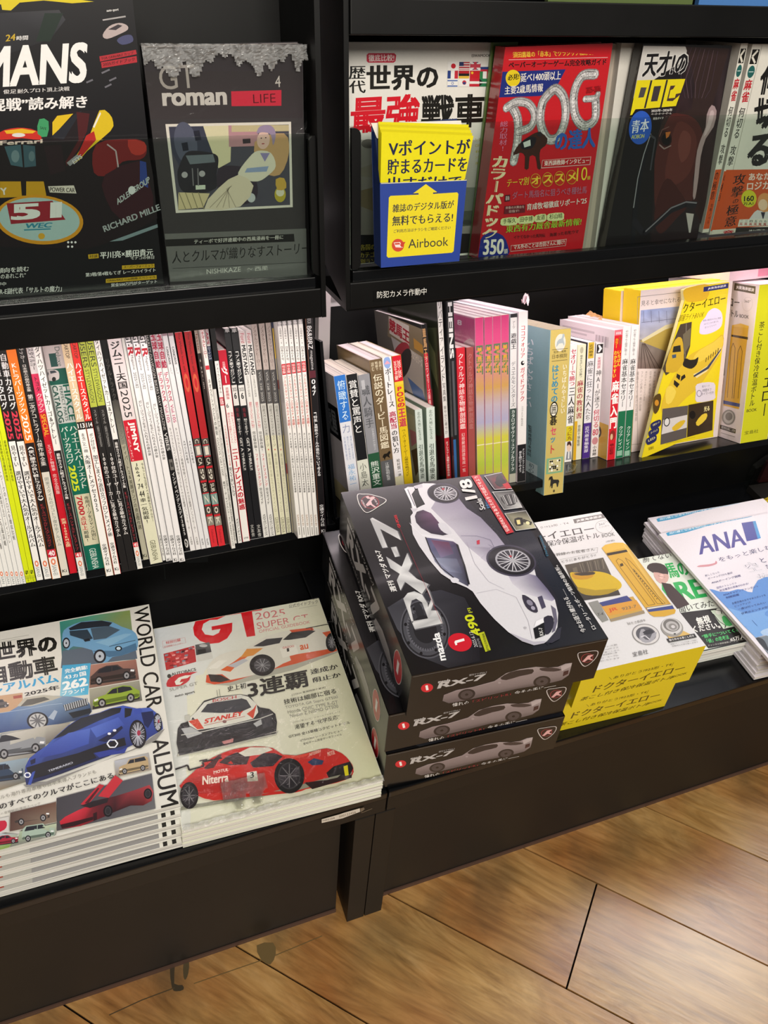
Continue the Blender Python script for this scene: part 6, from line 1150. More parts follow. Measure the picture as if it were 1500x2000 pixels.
q = MB(); f = Face(q, W((0, 0), -.006), Xo, Yh, N_, lift=.0003)
lt = f.uv(B((400, 830))); lr = f.uv(B((990, 855)))
for j in range(5):
    z = -.002*j; o_ = .0012*j
    pts = [(.002+o_*.3, utl[1]-.02), (ut[0]-.003+o_*.2, ut[1]-.02), (lr[0]-.001-o_*.3, lr[1]+.0035*j*.6), (lt[0]+.0006, lt[1]+.0025*j*.7)]
    q.tri([W(p_, -.006+z) for p_ in pts], 'e8dc1c' if j % 2 == 0 else 'd9cc18')
f.T('Vポイントが', *B((448, 982), (960, 968), (448, 885)), '23284a', .045); f.T('貯まるカードを', *B((440, 1100), (940, 1080), (442, 1002)), '23284a', .045); f.T('出すだけで', *B((440, 1208), (905, 1190), (442, 1115)), '23284a', .045)
q.build('leaflets', M_INK, t)
q = MB(); a0, a1, a2, a3 = (utl[0], hb_), (f.uv(B((935, 765)))), None, None
h0, h1 = f.uv(B((362, 785))), f.uv(B((935, 768))); d0, d1 = f.uv(B((398, 850))), f.uv(B((945, 815)))
q.tri([W((h0[0], h0[1]), -.016), W((d0[0], d0[1]-.004), -.0155), W((d1[0], d1[1]-.004), -.0155), W((h1[0], h1[1]), -.016)], 'eae4d8')
q.tri([W((h0[0], h0[1]), -.016), W((h1[0], h1[1]), -.016), W((h1[0], h1[1]-.002), -.034), W((h0[0], h0[1]-.002), -.034)], 'eae4d8')
q.build('folded_hook', M_MATTE, t)
# tops of the covers in the tier above
for lab, pts, col in (('green outdoor photo magazine glimpsed on the tier above, left of two', [(1085, -150), (1362, -150), (1352, 8), (1070, 4)], ['5a6a3c', '4a6a30']), ('blue sea photo magazine glimpsed on the tier above, right of two', [(1372, -150), (1640, -150), (1620, 16), (1364, 9)], ['4a7ab8', '6a94c8'])):
    O0 = KP + N8*-.03
    cc_ = [hit(p, O0, N8) for p in pts]; o = cc_[3]; Y = UP8; X = XA; wx = (cc_[2]-o).dot(X)
    base_h = u1+.0002 - (o-KP).dot(UP8); o = o + UP8*base_h; F = frame(o, X, Y, N8)
    t = thing('magazine', lab, 'magazine', F, 'magazines on the tier above')
    q = MB(); q.box(F, 0, wx, 0, .26, -.006, 0, col[0]); f = Face(q, o, X, Y, N8)
    random.seed(4)
    for i in range(24):
        a, b_ = random.random()*wx*.85, random.random()*.22; cq = mixc(col[0], ['d8d8cc', '20301c', col[1]][i % 3], .6); f.U([(a, b_), (a+wx*.13, b_+.003), (a+wx*.1, b_+.02), (a+.004, b_+.016)], cq)
    q.build('cover', M_INK, t)
# ------------------------------------------------------------------ low tray: boxed car kits
RW, RD, RH = .2084, .2814, .0666
R = K(660, 920, 2.5862); Z = K(620, 940, 6.6667)
X0, Y0, A0 = .0081, -.0008+.0008, -.0711
F = flat(X0, Y0, ZT+.0002+2*RH+.0016, A0)
kit = thing('boxed_car_kit', 'topmost black car model kit box, white sports car on its lid', 'box', F, 'black car model kit boxes')
bpy.context.view_layer.update()
q = MB(); q.box(F, .001, RW-.001, .001, RD-.001, .0005, RH-.0145, '131112'); 
f = Face(q, F @ V((0, .001, 0)), F.col[0].to_3d(), V((0, 0, 1)), -F.col[1].to_3d()); f.clip = (.002, .001, RW-.002, RH-.0005)
LIDH = RH
lid = MB(); lid.box(F, 0, RW, 0, RD, RH-.0006, RH, '121113'); lid.box(F, -.0004, RW+.0004, -.0006, .0005, .003, RH, '0b0807'); lid.box(F, -.0005, .0004, 0, RD, .003, RH, '0a0a0b'); lid.box(F, RW-.0004, RW+.0005, 0, RD, .003, RH, '0a0809'); lid.box(F, 0, RW, RD-.0005, RD+.0004, .003, RH, '111111')
q.build('inner_tray_box', M_LAM, kit)
t = Face(lid, F @ V((0, 0, RH)), F.col[0].to_3d(), F.col[1].to_3d(), V((0, 0, 1))); t.clip = (.0006, .0006, RW-.0006, RD-.0006)
# deep blue-black right side of the lid print
t.P(R((640, 30), (800, 20), (1100, 500), (1370, 840), (1000, 930), (900, 600), (700, 200)), ['16161c', '1a1b24', '1e2430', '18191f', '1a1a22', '1c1e28', '16161c'])
# rotor gear behind the lettering
t.P(R((250, 690), (330, 640), (520, 600), (640, 640), (700, 760), (720, 960), (560, 1000), (420, 940), (300, 800)), ['3a3a40', '44444c', '2e2e36', '26262c', '1a1a20', '17171c', '242428', '3a3a40', '48484e'])
for rx, ry, c in ((122, 150, '55555c'), (116, 143, '26262a'), (108, 134, '4a4a50'), (92, 114, '5c5c63'), (80, 99, '37373c'), (58, 72, '232326')):
    t.E(R((440, 800)), rx/2.586, ry/2.586, c, -18, 48)
for i in range(44):
    a = i*2*math.pi/44; ca, sa = math.cos(math.radians(-18)), math.sin(math.radians(-18)); p = lambda r1, r2, a: (440+ca*r1*math.cos(a)-sa*r2*math.sin(a), 800+sa*r1*math.cos(a)+ca*r2*math.sin(a))
    t.P(R(p(80, 99, a-.03), p(92, 114, a), p(80, 99, a+.03)), '28282c'); t.l -= LU
t.up()
for i in range(8):
    a = i*2*math.pi/8+.2; t.E(R((440+100*math.cos(a), 800+124*math.sin(a))), 3, 3.4, '17171a', 0, 10); t.l -= LU
t.up()
# silver lettering
def silver(pts, c0='dcdcda', c1='b4b4b4'):
    uv = [t.uv(p) for p in pts]; cx_ = sum(u[0] for u in uv)/len(uv); cy_ = sum(u[1] for u in uv)/len(uv)
    t.U([(cx_+(u[0]-cx_)*1.04+.0008, cy_+(u[1]-cy_)*1.03-.0006) for u in uv], '5c5c60'); n = len(uv); t.U(uv, [c0 if i % 2 else c1 for i in range(n)]); 
silver(Z((685, 492), (715, 475), (1040, 650), (1088, 770), (815, 620), (912, 860), (845, 870)))
silver(Z((955, 862), (1025, 852), (1070, 975), (1010, 988)))
silver(R((243, 433), (322, 484), (350, 414), (374, 469), (356, 507), (398, 545), (458, 572), (424, 622), (338, 560), (316, 604), (297, 553), (312, 520), (265, 490)))
silver(R((330, 645), (352, 617), (385, 608), (425, 625), (452, 668), (455, 690), (470, 650), (440, 575), (462, 610), (482, 668), (470, 705), (500, 705), (520, 740), (528, 770), (388, 800), (372, 760), (455, 745), (440, 705), (425, 665), (395, 645), (372, 655), (365, 685), (382, 760), (375, 770)))
t.P(R((382, 668), (405, 662), (425, 690), (436, 728), (402, 738), (392, 712)), '2a2a2e')
t.T('mazda', *R((548, 955), (512, 815), (508, 962)), 'efefef', .06)
t.L(R((312, 288), (525, 770)), .0004, '8c1c2c'); t.T('GF-FD3S', *R((318, 285), (296, 222), (304, 288)), 'd2202c', .05)
t.T('週刊 マツダ RX-7', *R((300, 608), (212, 400), (268, 612)), 'e8e6e2', .05)
t.E(R((616, 866)), 23.5, 17.8, 'cc1c2c', 10, 40); t.P(R((588, 866), (592, 858), (636, 846), (640, 858), (600, 870), (603, 878), (594, 882)), 'f2f0ec')
t.T('490', *R((728, 828), (680, 722), (682, 838)), 'ccd420', .05); t.T('円', *R((680, 715), (670, 692), (662, 718)), 'ccd420', .04); t.P(R((710, 820), (738, 812), (772, 905), (745, 915)), 'b9c020'); t.T('創刊記念特別価格', *R((765, 908), (738, 820), (752, 912)), '1c1c14', .03)
t.T('2025.6.17', *R((708, 890), (680, 812), (690, 892)), 'c8c8c8', .01); t.T('創刊号', *R((728, 892), (712, 845), (715, 895)), '9a9a9a', .01)
# emblem
def emblem(f, pts, cpx, rx, ry, ang, c1='e0dcd8', l=.0010):
    f.P(pts, '1a1012', 3); f.L(smooth(pts, 4)+[smooth(pts, 4)[0]], l, c1); f.E(cpx, rx, ry, 'a83a44', ang); f.E(cpx, rx*.92, ry*.92, '2a1014', ang)
emblem(t, Z((528, 172), (590, 170), (700, 178), (895, 245), (790, 335), (645, 412), (560, 330), (522, 230)), Z((685, 275)), 18, 12.4, 8)
t.P(Z((625, 205), (660, 195), (680, 215), (730, 200), (750, 215), (700, 265), (712, 300), (770, 345), (740, 345), (690, 310), (650, 330), (628, 310), (690, 235), (650, 230)), 'd8b4b4'); t.T('SPIRIT', *Z((640, 345), (585, 240), (618, 350)), 'd8c8c8', .03); t.T('R-8XP', *Z((790, 300), (750, 225), (770, 308)), 'd8c8c8', .03)
# the car on the lid
t.P(R((500, 120), (600, 90), (700, 200), (860, 350), (1010, 480), (1110, 650), (1115, 830), (1060, 880), (950, 800), (700, 400)), '22222c')
body = R((338, 92), (352, 82), (385, 82), (388, 98), (372, 120), (398, 190), (420, 178), (440, 170), (412, 120), (400, 80), (430, 64), (480, 64), (545, 78), (592, 100), (610, 140), (650, 190), (720, 236), (800, 320), (850, 385), (900, 395), (955, 430), (990, 490), (1000, 530), (1060, 600), (1095, 650), (1112, 720), (1108, 790), (1085, 840), (1040, 872), (990, 882), (930, 862), (860, 815), (790, 750), (720, 670), (680, 610), (650, 590), (590, 565), (520, 520), (460, 450), (410, 380), (378, 320), (370, 270), (366, 230), (378, 215), (366, 140))
t.P(body, 'dcdade')
t.P(R((520, 110), (610, 140), (650, 190), (720, 236), (800, 320), (850, 385), (770, 395), (720, 440), (760, 470), (650, 380), (585, 300), (530, 250), (470, 190)), ['a8a2b0', '8f889a', '9a93a5', '8a8496', '9c95a8', 'a39cae', '8d8698', 'b4aebc', 'c4bfca', 'b4aebc', 'c0bbc6', 'b8b2be', 'aaa4b2'])
t.P(R((960, 520), (1000, 530), (1060, 600), (1095, 650), (1080, 660), (1010, 640), (940, 620), (880, 570), (860, 530)), ['9a94a8', '76708a', '6a6480', '8a84a0', 'b0aabc', 'c8c4d0', 'd4d0d8', 'd0ccd4', 'b4aec0'])
t.P(R((366, 190), (405, 192), (392, 205), (378, 210)), 'c9c6cc')
t.P(R((335, 92), (350, 86), (392, 190), (382, 192)), 'e8e6ea'); t.L(R((352, 95), (388, 178)), .0010, '5a5864'); t.P(R((382, 78), (425, 66), (428, 84), (392, 92)), 'c6c3cc')
t.P(R((388, 230), (398, 208), (430, 198), (470, 215), (500, 250), (528, 285), (572, 318), (530, 328), (470, 318), (420, 290), (395, 262)), ['3a3040', '2e2634', '4a3a50', '6a4a68', '5a3c58', '4a3450', '322a3c', '241f2c', '2c2434', '3a2e40', '2a2230'])
t.P(R((505, 268), (540, 265), (560, 290), (575, 318), (550, 320), (520, 300)), 'd4d2d8', 2); t.P(R((360, 262), (420, 320), (585, 345), (590, 356), (430, 332), (372, 280)), 'e6e4e8')
t.P(R((442, 338), (500, 345), (582, 358), (608, 375), (640, 480), (662, 560), (658, 585), (600, 555), (540, 515), (490, 460), (465, 400)), ['4a4868', '6a6688', '5a4a68', '3e3450', '2f2c40', '24222e', '3a3a4c', '6a6c84', '7e829c', '70748e', '585a7a'])
t.P(R((470, 350), (560, 362), (585, 420), (520, 440)), ['6e4460', '6a3c54', '5c4a68', '7a7090']); t.P(R((480, 440), (600, 445), (630, 520), (560, 510)), ['9298b0', '5a5c74', '4a4c62', '8c90a8'])
t.L(R((442, 336), (470, 410), (520, 490), (600, 552)), .0014, '1a1a22'); t.L(R((600, 372), (638, 480), (662, 575)), .0022, '17171e'); t.P(R((568, 548), (590, 540), (612, 552), (600, 566), (578, 566)), 'dedce2', 2)
for (cx_, cy_, rx, ry, an) in ((535, 115, 78, 45, 6), (875, 455, 118, 70, 10)):
    t.E(R((cx_, cy_)), rx*1.08/2.586, ry*1.12/2.586, '3c3848', an, 40); t.E(R((cx_, cy_)), rx/2.586, ry/2.586, '15141a', an, 40); t.E(R((cx_+8, cy_)), rx*.76/2.586, ry*.8/2.586, 'a8a6ac', an, 36); t.E(R((cx_+8, cy_)), rx*.68/2.586, ry*.72/2.586, '2a2830', an, 36)
    ca, sa = math.cos(math.radians(an)), math.sin(math.radians(an))
    for i in range(10):
        for d_ in (-.13, .13):
            a = i*math.pi/5+.1; p1 = (rx*.1*math.cos(a), ry*.1*math.sin(a)); p2 = (rx*.7*math.cos(a+d_), ry*.74*math.sin(a+d_))
            t.L(R((cx_+8+p1[0]*ca-p1[1]*sa, cy_+p1[0]*sa+p1[1]*ca), (cx_+8+p2[0]*ca-p2[1]*sa, cy_+p2[0]*sa+p2[1]*ca)), .0011, 'c9c7cc'); t.l -= LU
    t.up(); t.E(R((cx_+8, cy_)), rx*.14/2.586, ry*.16/2.586, 'b0aeb4', an, 14); t.E(R((cx_-4, cy_-22)), 3, 2, 'a8303c', an, 10)
t.L(R((620, 330), (700, 330), (770, 350), (790, 390), (760, 375)), .0005, '77718a'); t.L(R((650, 360), (690, 470), (760, 560), (840, 600)), .0004, 'a8a4b2'); t.L(R((700, 620), (800, 600), (900, 640), (960, 760), (980, 850)), .0004, 'b0acb8'); t.P(R((700, 355), (715, 350), (716, 372), (702, 374)), 'c03044')
t.P(R((930, 628), (962, 640), (995, 670), (1010, 712), (990, 718), (958, 700), (938, 668)), '3a3644', 2); t.E(R((968, 668)), 7, 4.5, '8a8696', 40); t.E(R((985, 695)), 4.5, 3.4, 'a8a4b4', 40)
t.P(R((1008, 640), (1030, 632), (1050, 690), (1030, 700)), '4a465c'); t.P(R((1040, 742), (1080, 735), (1090, 770), (1075, 815), (1050, 830), (1038, 800)), '2e2c3a', 2); t.P(R((1075, 680), (1100, 700), (1108, 760), (1096, 810), (1080, 820), (1092, 760)), '6a6678')
t.P(R((986, 798), (1040, 768), (1046, 832), (996, 852)), '17161a'); t.T('RX-7', *R((1038, 832), (1030, 792), (1020, 836)), 'd8d6d2', .04); t.E(R((945, 795)), 3, 2.2, 'b4b2b8'); t.P(R((1000, 760), (1036, 745), (1040, 768), (990, 790)), 'f0eef2')
t.P(R((870, 820), (930, 862), (990, 882), (1040, 872), (1050, 862), (990, 866), (930, 845)), 'b8b4c0'); t.P(R((1050, 870), (1110, 800), (1128, 790), (1120, 850), (1080, 872)), '33323e')
# scale mark, photos, slogan
t.T('1/8', *R((698, 128), (622, 112), (660, 40)) if False else R((700, 140), (640, 45), (668, 160)), 'e2e0dc', .05) if False else t.T('1/8', *R((706, 140), (668, 40), (645, 152)), 'dedcd8', .06)
t.T('Scale', *R((746, 196), (722, 140), (718, 202)), 'c8c6c4', .05); t.T('全長53.6cm', *R((770, 190), (752, 140), (752, 194)), '5a9ad0', .03)
t.P(R((672, 28), (712, 18), (888, 312), (852, 322)), 'c02830'); t.T('伝説のRX-7をあなたの手で完成させよう', *R((868, 305), (704, 28), (848, 312)), 'f0d8d4', .04)
for (pp, c0, c1) in (((( 738, 28), (835, 8), (888, 92), (790, 98)), '3a3236', 'a02430'), (((778, 108), (890, 100), (932, 188), (838, 200)), '5a5a58', 'c0c0bc'), (((840, 218), (950, 202), (1002, 292), (898, 306)), '74705c', 'c9c4a0')):
    t.P(R(*pp), 'c8c6c4'); ins = [(sum(p[0] for p in pp)/4*.06+p[0]*.94, sum(p[1] for p in pp)/4*.06+p[1]*.94) for p in pp]; t.P(R(*ins), [c0, '2a282a', c1, c0])
t.P(R((790, 60), (830, 40), (850, 60), (820, 85)), '1c1a1c', 2); t.E(R((815, 45)), 7, 9, '2a2628', 20); t.P(R((830, 70), (870, 60), (882, 88), (850, 95)), 'b8242e')
t.P(R((820, 135), (880, 120), (905, 160), (870, 180), (840, 170)), '2c2a2a', 2)
for i in range(8): t.L(R((825+i*9, 130-i*1.5), (850+i*7, 176-i*1.5)), .0012, ['8a8a88', 'b8b6b4', '3a3a3a'][i % 3]); t.l -= LU
t.up(); t.P(R((890, 245), (930, 240), (935, 275), (900, 280)), '2c2a28', 2); t.P(R((900, 252), (918, 250), (922, 272), (906, 274)), 'e8d890'); t.P(R((935, 245), (980, 262), (975, 278), (935, 262)), '3a3830'); t.E(R((958, 266)), 4, 3, 'f0e6b0', 20)
t.P(R((1010, 330), (1035, 322), (1066, 420), (1050, 432)), '1a222c'); t.T('DeAgostini', *R((1066, 432), (1028, 330), (1052, 434)), '2a6e88', .04)
t.T('ロータリースポーツ精神の最終形。', *R((1298, 800), (1118, 500), (1272, 806)), 'e0dedc', .04) if False else t.T('今なお語り継がれる……', *R((1255, 815), (1140, 600), (1228, 822)), 'e0dedc', .04)
t.T('ロータリースポーツ精神の最終形。', *R((1305, 800), (1108, 478), (1284, 808)), 'e0dedc', .04)
# front of the lid: printed from measured rows of the top box
s_ = Face(lid, F @ V((0, -.0006, 0)), F.col[0].to_3d(), V((0, 0, 1)), -F.col[1].to_3d()); s_.clip = (.001, .0036, RW-.001, RH-.001)
s_.L([(.001, RH-.0018), (RW-.001, RH-.0018)], .0005, '6a6866', False)
s_.E(R((450, 1095)), 11.8, 8.4, 'c81c2c', -10, 32); s_.T('1', *R((446, 1108), (458, 1105), (441, 1084)), 'f0ecec', .05)
s_.T('mazda', *R((506, 1072), (568, 1062), (506, 1058)), 'c8c4c4', .06); s_.T('RX-7', *R((500, 1100), (736, 1052), (512, 1070)), 'b8b4b4', .07); s_.T('週刊マツダRX-7', *R((662, 1036), (752, 1020), (662, 1026)), 'a09c9c', .03)
s_.P(R((528, 1160), (535, 1130), (600, 1105), (680, 1090), (790, 1060), (850, 1020), (920, 1000), (1000, 988), (1060, 992), (1110, 988), (1150, 972), (1182, 968), (1172, 1010), (1165, 1030), (1130, 1055), (1080, 1068), (990, 1085), (900, 1100), (780, 1128), (640, 1158), (560, 1172)), ['6e6264', '837577', '8e8284', '97898c', '8d8082', '9a8e90', 'a09496', '9c9092', '948889', '8f8284', 'a59a9c', 'aca0a2', '867a7c', '7e7274', '6a5f61', '5c5254', '564c4e', '564c4e', '524849', '5c5254', '60565a'])
s_.P(R((820, 1045), (870, 1015), (930, 1003), (985, 1000), (980, 1022), (920, 1035), (850, 1055)), '2a2224', 2); s_.P(R((1020, 995), (1080, 992), (1130, 1002), (1090, 1012), (1030, 1008)), '3a3032', 2)
for cx_, cy_, r in ((650, 1128, 17), (1030, 1062, 17)): s_.E(R((cx_, cy_)), r, r*.62, '241e20', -12, 28); s_.E(R((cx_, cy_)), r*.72, r*.45, '453c3e', -12, 24); s_.E(R((cx_, cy_)), r*.2, r*.13, '1c1718', -12, 10)
s_.P(R((1125, 985), (1182, 968), (1178, 985), (1130, 1010)), 'b0a4a6'); s_.P(R((1140, 1012), (1165, 1005), (1162, 1024), (1135, 1036)), '3c2024'); s_.E(R((815, 1068)), 3, 2, '9c9092')
s_.T('憧れの', *R((578, 1192), (660, 1176), (578, 1172)), 'e2dedc', .0); s_.T('「スピリットR」', *R((680, 1172), (872, 1132), (680, 1156)), '8c2a30', .02); s_.T('今その手に――', *R((892, 1130), (1100, 1090), (892, 1112)), 'dad6d4', .0)
emblem(s_, R((1212, 920), (1250, 912), (1310, 908), (1300, 945), (1250, 985), (1222, 960)), R((1258, 943)), 12, 8.5, -15, 'c8c0be', .0009)
s_.P(R((1232, 962), (1262, 930), (1292, 925), (1272, 942), (1290, 955), (1262, 950), (1245, 962)), 'd8a4a4')
# left side of the lid
l_ = Face(lid, F @ V((-.0005, RD, 0)), -F.col[1].to_3d(), V((0, 0, 1)), -F.col[0].to_3d()); l_.clip = (.001, .0036, RD-.001, RH-.001)
l_.T('RX-7', (.035, .016), (.175, .016), (.035, .048), 'b8b6b2', .07, False); l_.T('mazda', (.035, .052), (.07, .052), (.035, .060), 'c8c6c2', .05, False)
l_.U([(.16, .010), (.165, .022), (.19, .030), (.215, .028), (.232, .018), (.232, .010)], ['8c8a88', 'a09e9c', 'b0aeac', '9a9896', '7c7a78', '6a6866'])
l_.E((.245, .035), .014, .022, 'd8d4d0', 0, 32, False); l_.E((.245, .035), .0132, .021, 'b81c2a', 0, 32, False); l_.T('1', (.242, .026), (.248, .026), (.242, .044), 'f0ecec', .04, False)
l_.T('週刊マツダRX-7', (.075, .053), (.15, .053), (.075, .060), 'c4c0bc', .02, False); l_.T('伝説のスピリットR', (.03, .006), (.13, .006), (.03, .012), '9a9692', .02, False)
r_ = Face(lid, F @ V((RW+.0005, 0, 0)), F.col[1].to_3d(), V((0, 0, 1)), F.col[0].to_3d()); r_.T('RX-7', (.05, .02), (.16, .02), (.05, .045), 'b8b6b2', .06, False); r_.E((.03, .03), .011, .014, 'b81c2a', 0, 28, False)
lid.build('printed_lid', M_LAM, kit)
def copy_thing(o, M, label):
    c = o.copy(); COL.objects.link(c); c.matrix_world = M; c['label'] = label
    for ch in list(o.children):
        d = ch.copy(); COL.objects.link(d); d.parent = c
    return c
copy_thing(kit, flat(-.0070, .0084, ZT+.0002+RH+.0008, -.0587), 'black car model kit box in the middle of the stack of three')
copy_thing(kit, flat(-.0053, .0066, ZT+.0002, -.0675), 'black car model kit box at the bottom of the stack, resting on the tray')

# ------------------------------------------------------------------ bottle sets lying flat
DW, DD, DH = .158, .243, .0625
D = K(1040, 920, 3.2609)
F = flat(.2170, .0010, ZT+.0003+DH+.0006, -.045)
dr = thing('flat_bottle_set', 'upper flat bottle set, white top and yellow front, beside the kit boxes', 'box', F, 'flat yellow bottle sets'); bpy.context.view_layer.update()
q = MB(); q.box(F, 0, DW, 0, DD, .0002, DH, {'-y': 'd4be1c', '+y': 'd4be1c', '-x': 'd4be1c', '+x': 'd4be1c', '+z': 'dedcdc', '-z': 'd4be1c'})
t = Face(q, F @ V((0, 0, DH)), F.col[0].to_3d(), F.col[1].to_3d(), V((0, 0, 1))); t.clip = (.0004, .0004, DW-.0004, DD-.0004)
t.P(D((258, 308), (455, 272), (466, 298), (268, 334)), '6a6460'); t.T('JR東海承認済', *D((282, 328), (445, 298), (276, 310)), 'ece8e6', .05)
t.T('ありがとう!923形・T4', *D((-80, 392), (232, 338), (-86, 378)), '4a4644', .0); t.T('ドクターイエロー', *D((-150, 440), (393, 352), (-165, 408)) if False else D((-200, 488), (400, 388), (-212, 440)), '3a3634', .03); t.T('茶こし付き保冷保温ボトル', *D((-160, 530), (432, 425), (-168, 492)), '3a3634', .015); t.T('BOOK', *D((444, 424), (524, 412), (440, 402)), '3a3634', .0)
t.E(D((455, 358)), 17, 12.5, '8a8684', 12, 30); t.E(D((455, 358)), 16.4, 11.9, 'dedcdc', 12, 30); t.T('360°', *D((425, 350), (470, 340), (421, 334)), '4a4644', 0); t.T('どこから見ても', *D((425, 366), (490, 352), (423, 356)), '8a8684', 0)
t.T('(背面)', *D((468, 458), (524, 448), (466, 446)), '6a6664', 0)
t.L(D((160, 532), (415, 488), (412, 520), (172, 566)), .0004, '9a9694'); t.T('新幹線のお医者さん', *D((120, 548), (400, 508), (116, 528)), '6a6664', .0); t.T('ほんとうにありがとう!!', *D((130, 600), (405, 545), (126, 582)), '5a5654', .0)
t.P(D((205, 600), (450, 552), (560, 790), (300, 830)), ['4e4438', '5e5648', '3a342c', '2c2820']); t.P(D((255, 620), (280, 612), (300, 680), (270, 690)), '6a6050'); 
for i in range(10): t.L(D((300+i*16, 590-i*3), (320+i*15, 650-i*3)), .0007, ['8a8070', '77705e', '2c2820'][i % 3]); t.l -= LU
t.up(); t.P(D((238, 650), (300, 650), (400, 640), (480, 655), (540, 690), (568, 725), (550, 755), (480, 775), (400, 780), (320, 770), (270, 720)), 'cfae14', 3); t.P(D((250, 655), (330, 648), (390, 665), (350, 690), (270, 690)), 'c49018', 2); t.P(D((262, 655), (385, 642), (392, 660), (310, 668)), '3a3024', 2); t.P(D((285, 740), (400, 760), (540, 750), (480, 785), (380, 795), (310, 780)), 'a88c10', 2)
t.P(D((355, 840), (415, 825), (485, 950), (445, 965), (395, 905)), '8c8c86'); t.T('T-4', *D((415, 925), (452, 918), (411, 908)), '2c2a28', .03)
t.P(D((430, 850), (640, 800), (712, 905), (500, 955)), 'c9a04a'); t.P(D((424, 840), (600, 795), (648, 838), (450, 870)), '3c4480'); t.P(D((440, 865), (660, 822), (700, 880), (480, 925)), 'd69a3c'); t.P(D((490, 945), (708, 888), (716, 908), (500, 962)), '9a8a70'); t.T('JR', *D((490, 905), (548, 892), (478, 880)), 'd0562c', .05); t.T('923-7', *D((572, 890), (664, 870), (566, 872)), '6a6458', .02)
t.P(D((440, 492), (462, 472), (520, 458), (575, 458), (612, 470), (912, 890), (905, 910), (840, 928), (775, 930), (748, 915)), 'd4a638'); t.P(D((440, 492), (462, 472), (520, 458), (575, 458), (612, 470), (620, 484), (540, 500), (470, 522)), 'e0b444', 0); t.P(D((470, 526), (620, 498), (628, 512), (478, 542)), '2c2218')
t.P(D((575, 470), (612, 480), (900, 880), (870, 900)), ['e6c266', 'caa040', 'b88c2c', 'd8ae4a']); t.P(D((722, 872), (885, 848), (905, 884), (748, 912)), '3a4888'); t.P(D((740, 900), (902, 880), (906, 890), (745, 912)), 'd4a638'); t.P(D((728, 874), (886, 850), (888, 858), (730, 884)), 'dcd6c0')
t.L(D((735, 858), (560, 620), (532, 575), (545, 560), (568, 570), (600, 605), (780, 850), (735, 858)), .0006, '5a4418'); t.P(D((555, 595), (572, 588), (580, 604), (560, 612)), '4a3a1c'); t.L(D((795, 848), (690, 700), (615, 600), (590, 555), (620, 575), (680, 640), (800, 800), (845, 845), (795, 848)), .0006, '5a4418')
t.L(D((640, 625), (830, 850)), .0010, '6a5a30')
for i in range(12): t.E(D((648+i*13, 640+i*16)), 1.1, 1.1, '3a2c14', 0, 6); t.l -= LU
t.up(); t.T('冷たさ長持ち', *D((610, 985), (722, 960), (605, 968)), '77736e', 0); t.L(D((600, 965), (610, 980)), .0004, '77736e')
t.E(D((722, 1042)), 27, 20, '8a8684', 12, 36); t.E(D((722, 1042)), 25.4, 18.6, 'd6d2d0', 12, 36); t.E(D((722, 1042)), 20, 14.4, '5c5a60', 12, 36); t.P(D((690, 1010), (720, 1020), (700, 1060), (740, 1080), (760, 1040), (790, 1030), (770, 1080), (720, 1098), (680, 1070)), 'a4a2a8', 2); t.P(D((700, 1030), (745, 1010), (770, 1030), (730, 1045)), '3a383e', 2); t.L(D((690, 1060), (715, 1050), (745, 1075)), .0016, 'd0ced2')
t.P(D((850, 1040), (960, 1020), (1010, 1045), (870, 1070)), 'd9b468'); t.E(D((888, 1000)), 22, 18, '9a9690', 16, 36); t.E(D((886, 992)), 20, 15, 'cfccca', 16, 36); t.E(D((884, 985)), 16.5, 12, '77736f', 16, 36); t.E(D((888, 990)), 12.5, 9, 'b8b4b2', 16, 30); t.E(D((892, 994)), 8.4, 6, '8c8884', 16, 24); t.E(D((894, 994)), 4, 3, 'd0cccc', 16, 16); t.E(D((905, 1040)), 2.4, 1.6, '4a4644', 0, 8)
t.P(D((852, 1072), (1030, 1038), (1046, 1062), (868, 1096)), '262220'); t.T('取り外せる茶こし付き', *D((872, 1088), (1030, 1058), (866, 1074)), 'ece8e6', .04); t.T('茶葉やティーバッグを使って手軽に', *D((880, 1112), (1050, 1084), (878, 1103)), '8a8684', 0); t.T('本格的なお茶が楽しめます', *D((888, 1124), (1055, 1097), (886, 1115)), '8a8684', 0)
t.T('宝島社', *D((640, 1188), (738, 1166), (634, 1158)), '5a5654', 0)
for i in range(6): t.T(['ステンレス製', '容量350mlサイズ', '本体・茶こしせん', '(色:黄) 真空断熱二重', '飲み口・スープル', '商品になります'][i], *D((400, 1140+i*17), (540 + (i % 3)*8, 1114+i*17), (398, 1130+i*17)), '8a8684', .0)
e = Face(q, F @ V((0, 0, 0)), F.col[0].to_3d(), V((0, 0, 1)), -F.col[1].to_3d()); e.clip = (.0004, .0006, DW-.0004, DH-.0006)
e.T('ありがとう!923形・T4', *D((512, 1326), (880, 1240), (522, 1306)), '5c5010', .03); e.T('ドクターイエロー', *D((380, 1412), (958, 1272), (402, 1368)), '57480c', .045); e.T('茶こし付き保冷保温ボトル', *D((296, 1468), (890, 1322), (318, 1442)), '57480c', .025); e.T('BOOK', *D((885, 1318), (980, 1292), (895, 1304)), '57480c', .0)
e.L(D((488, 1312), (504, 1328)), .0004, '57480c'); e.L(D((884, 1244), (900, 1218)), .0004, '57480c')
q.build('printed_carton', M_INK, dr)
copy_thing(dr, flat(.2115, .0135, ZT+.0003, -.056), 'flat yellow bottle set, lower of the two, resting on the tray')

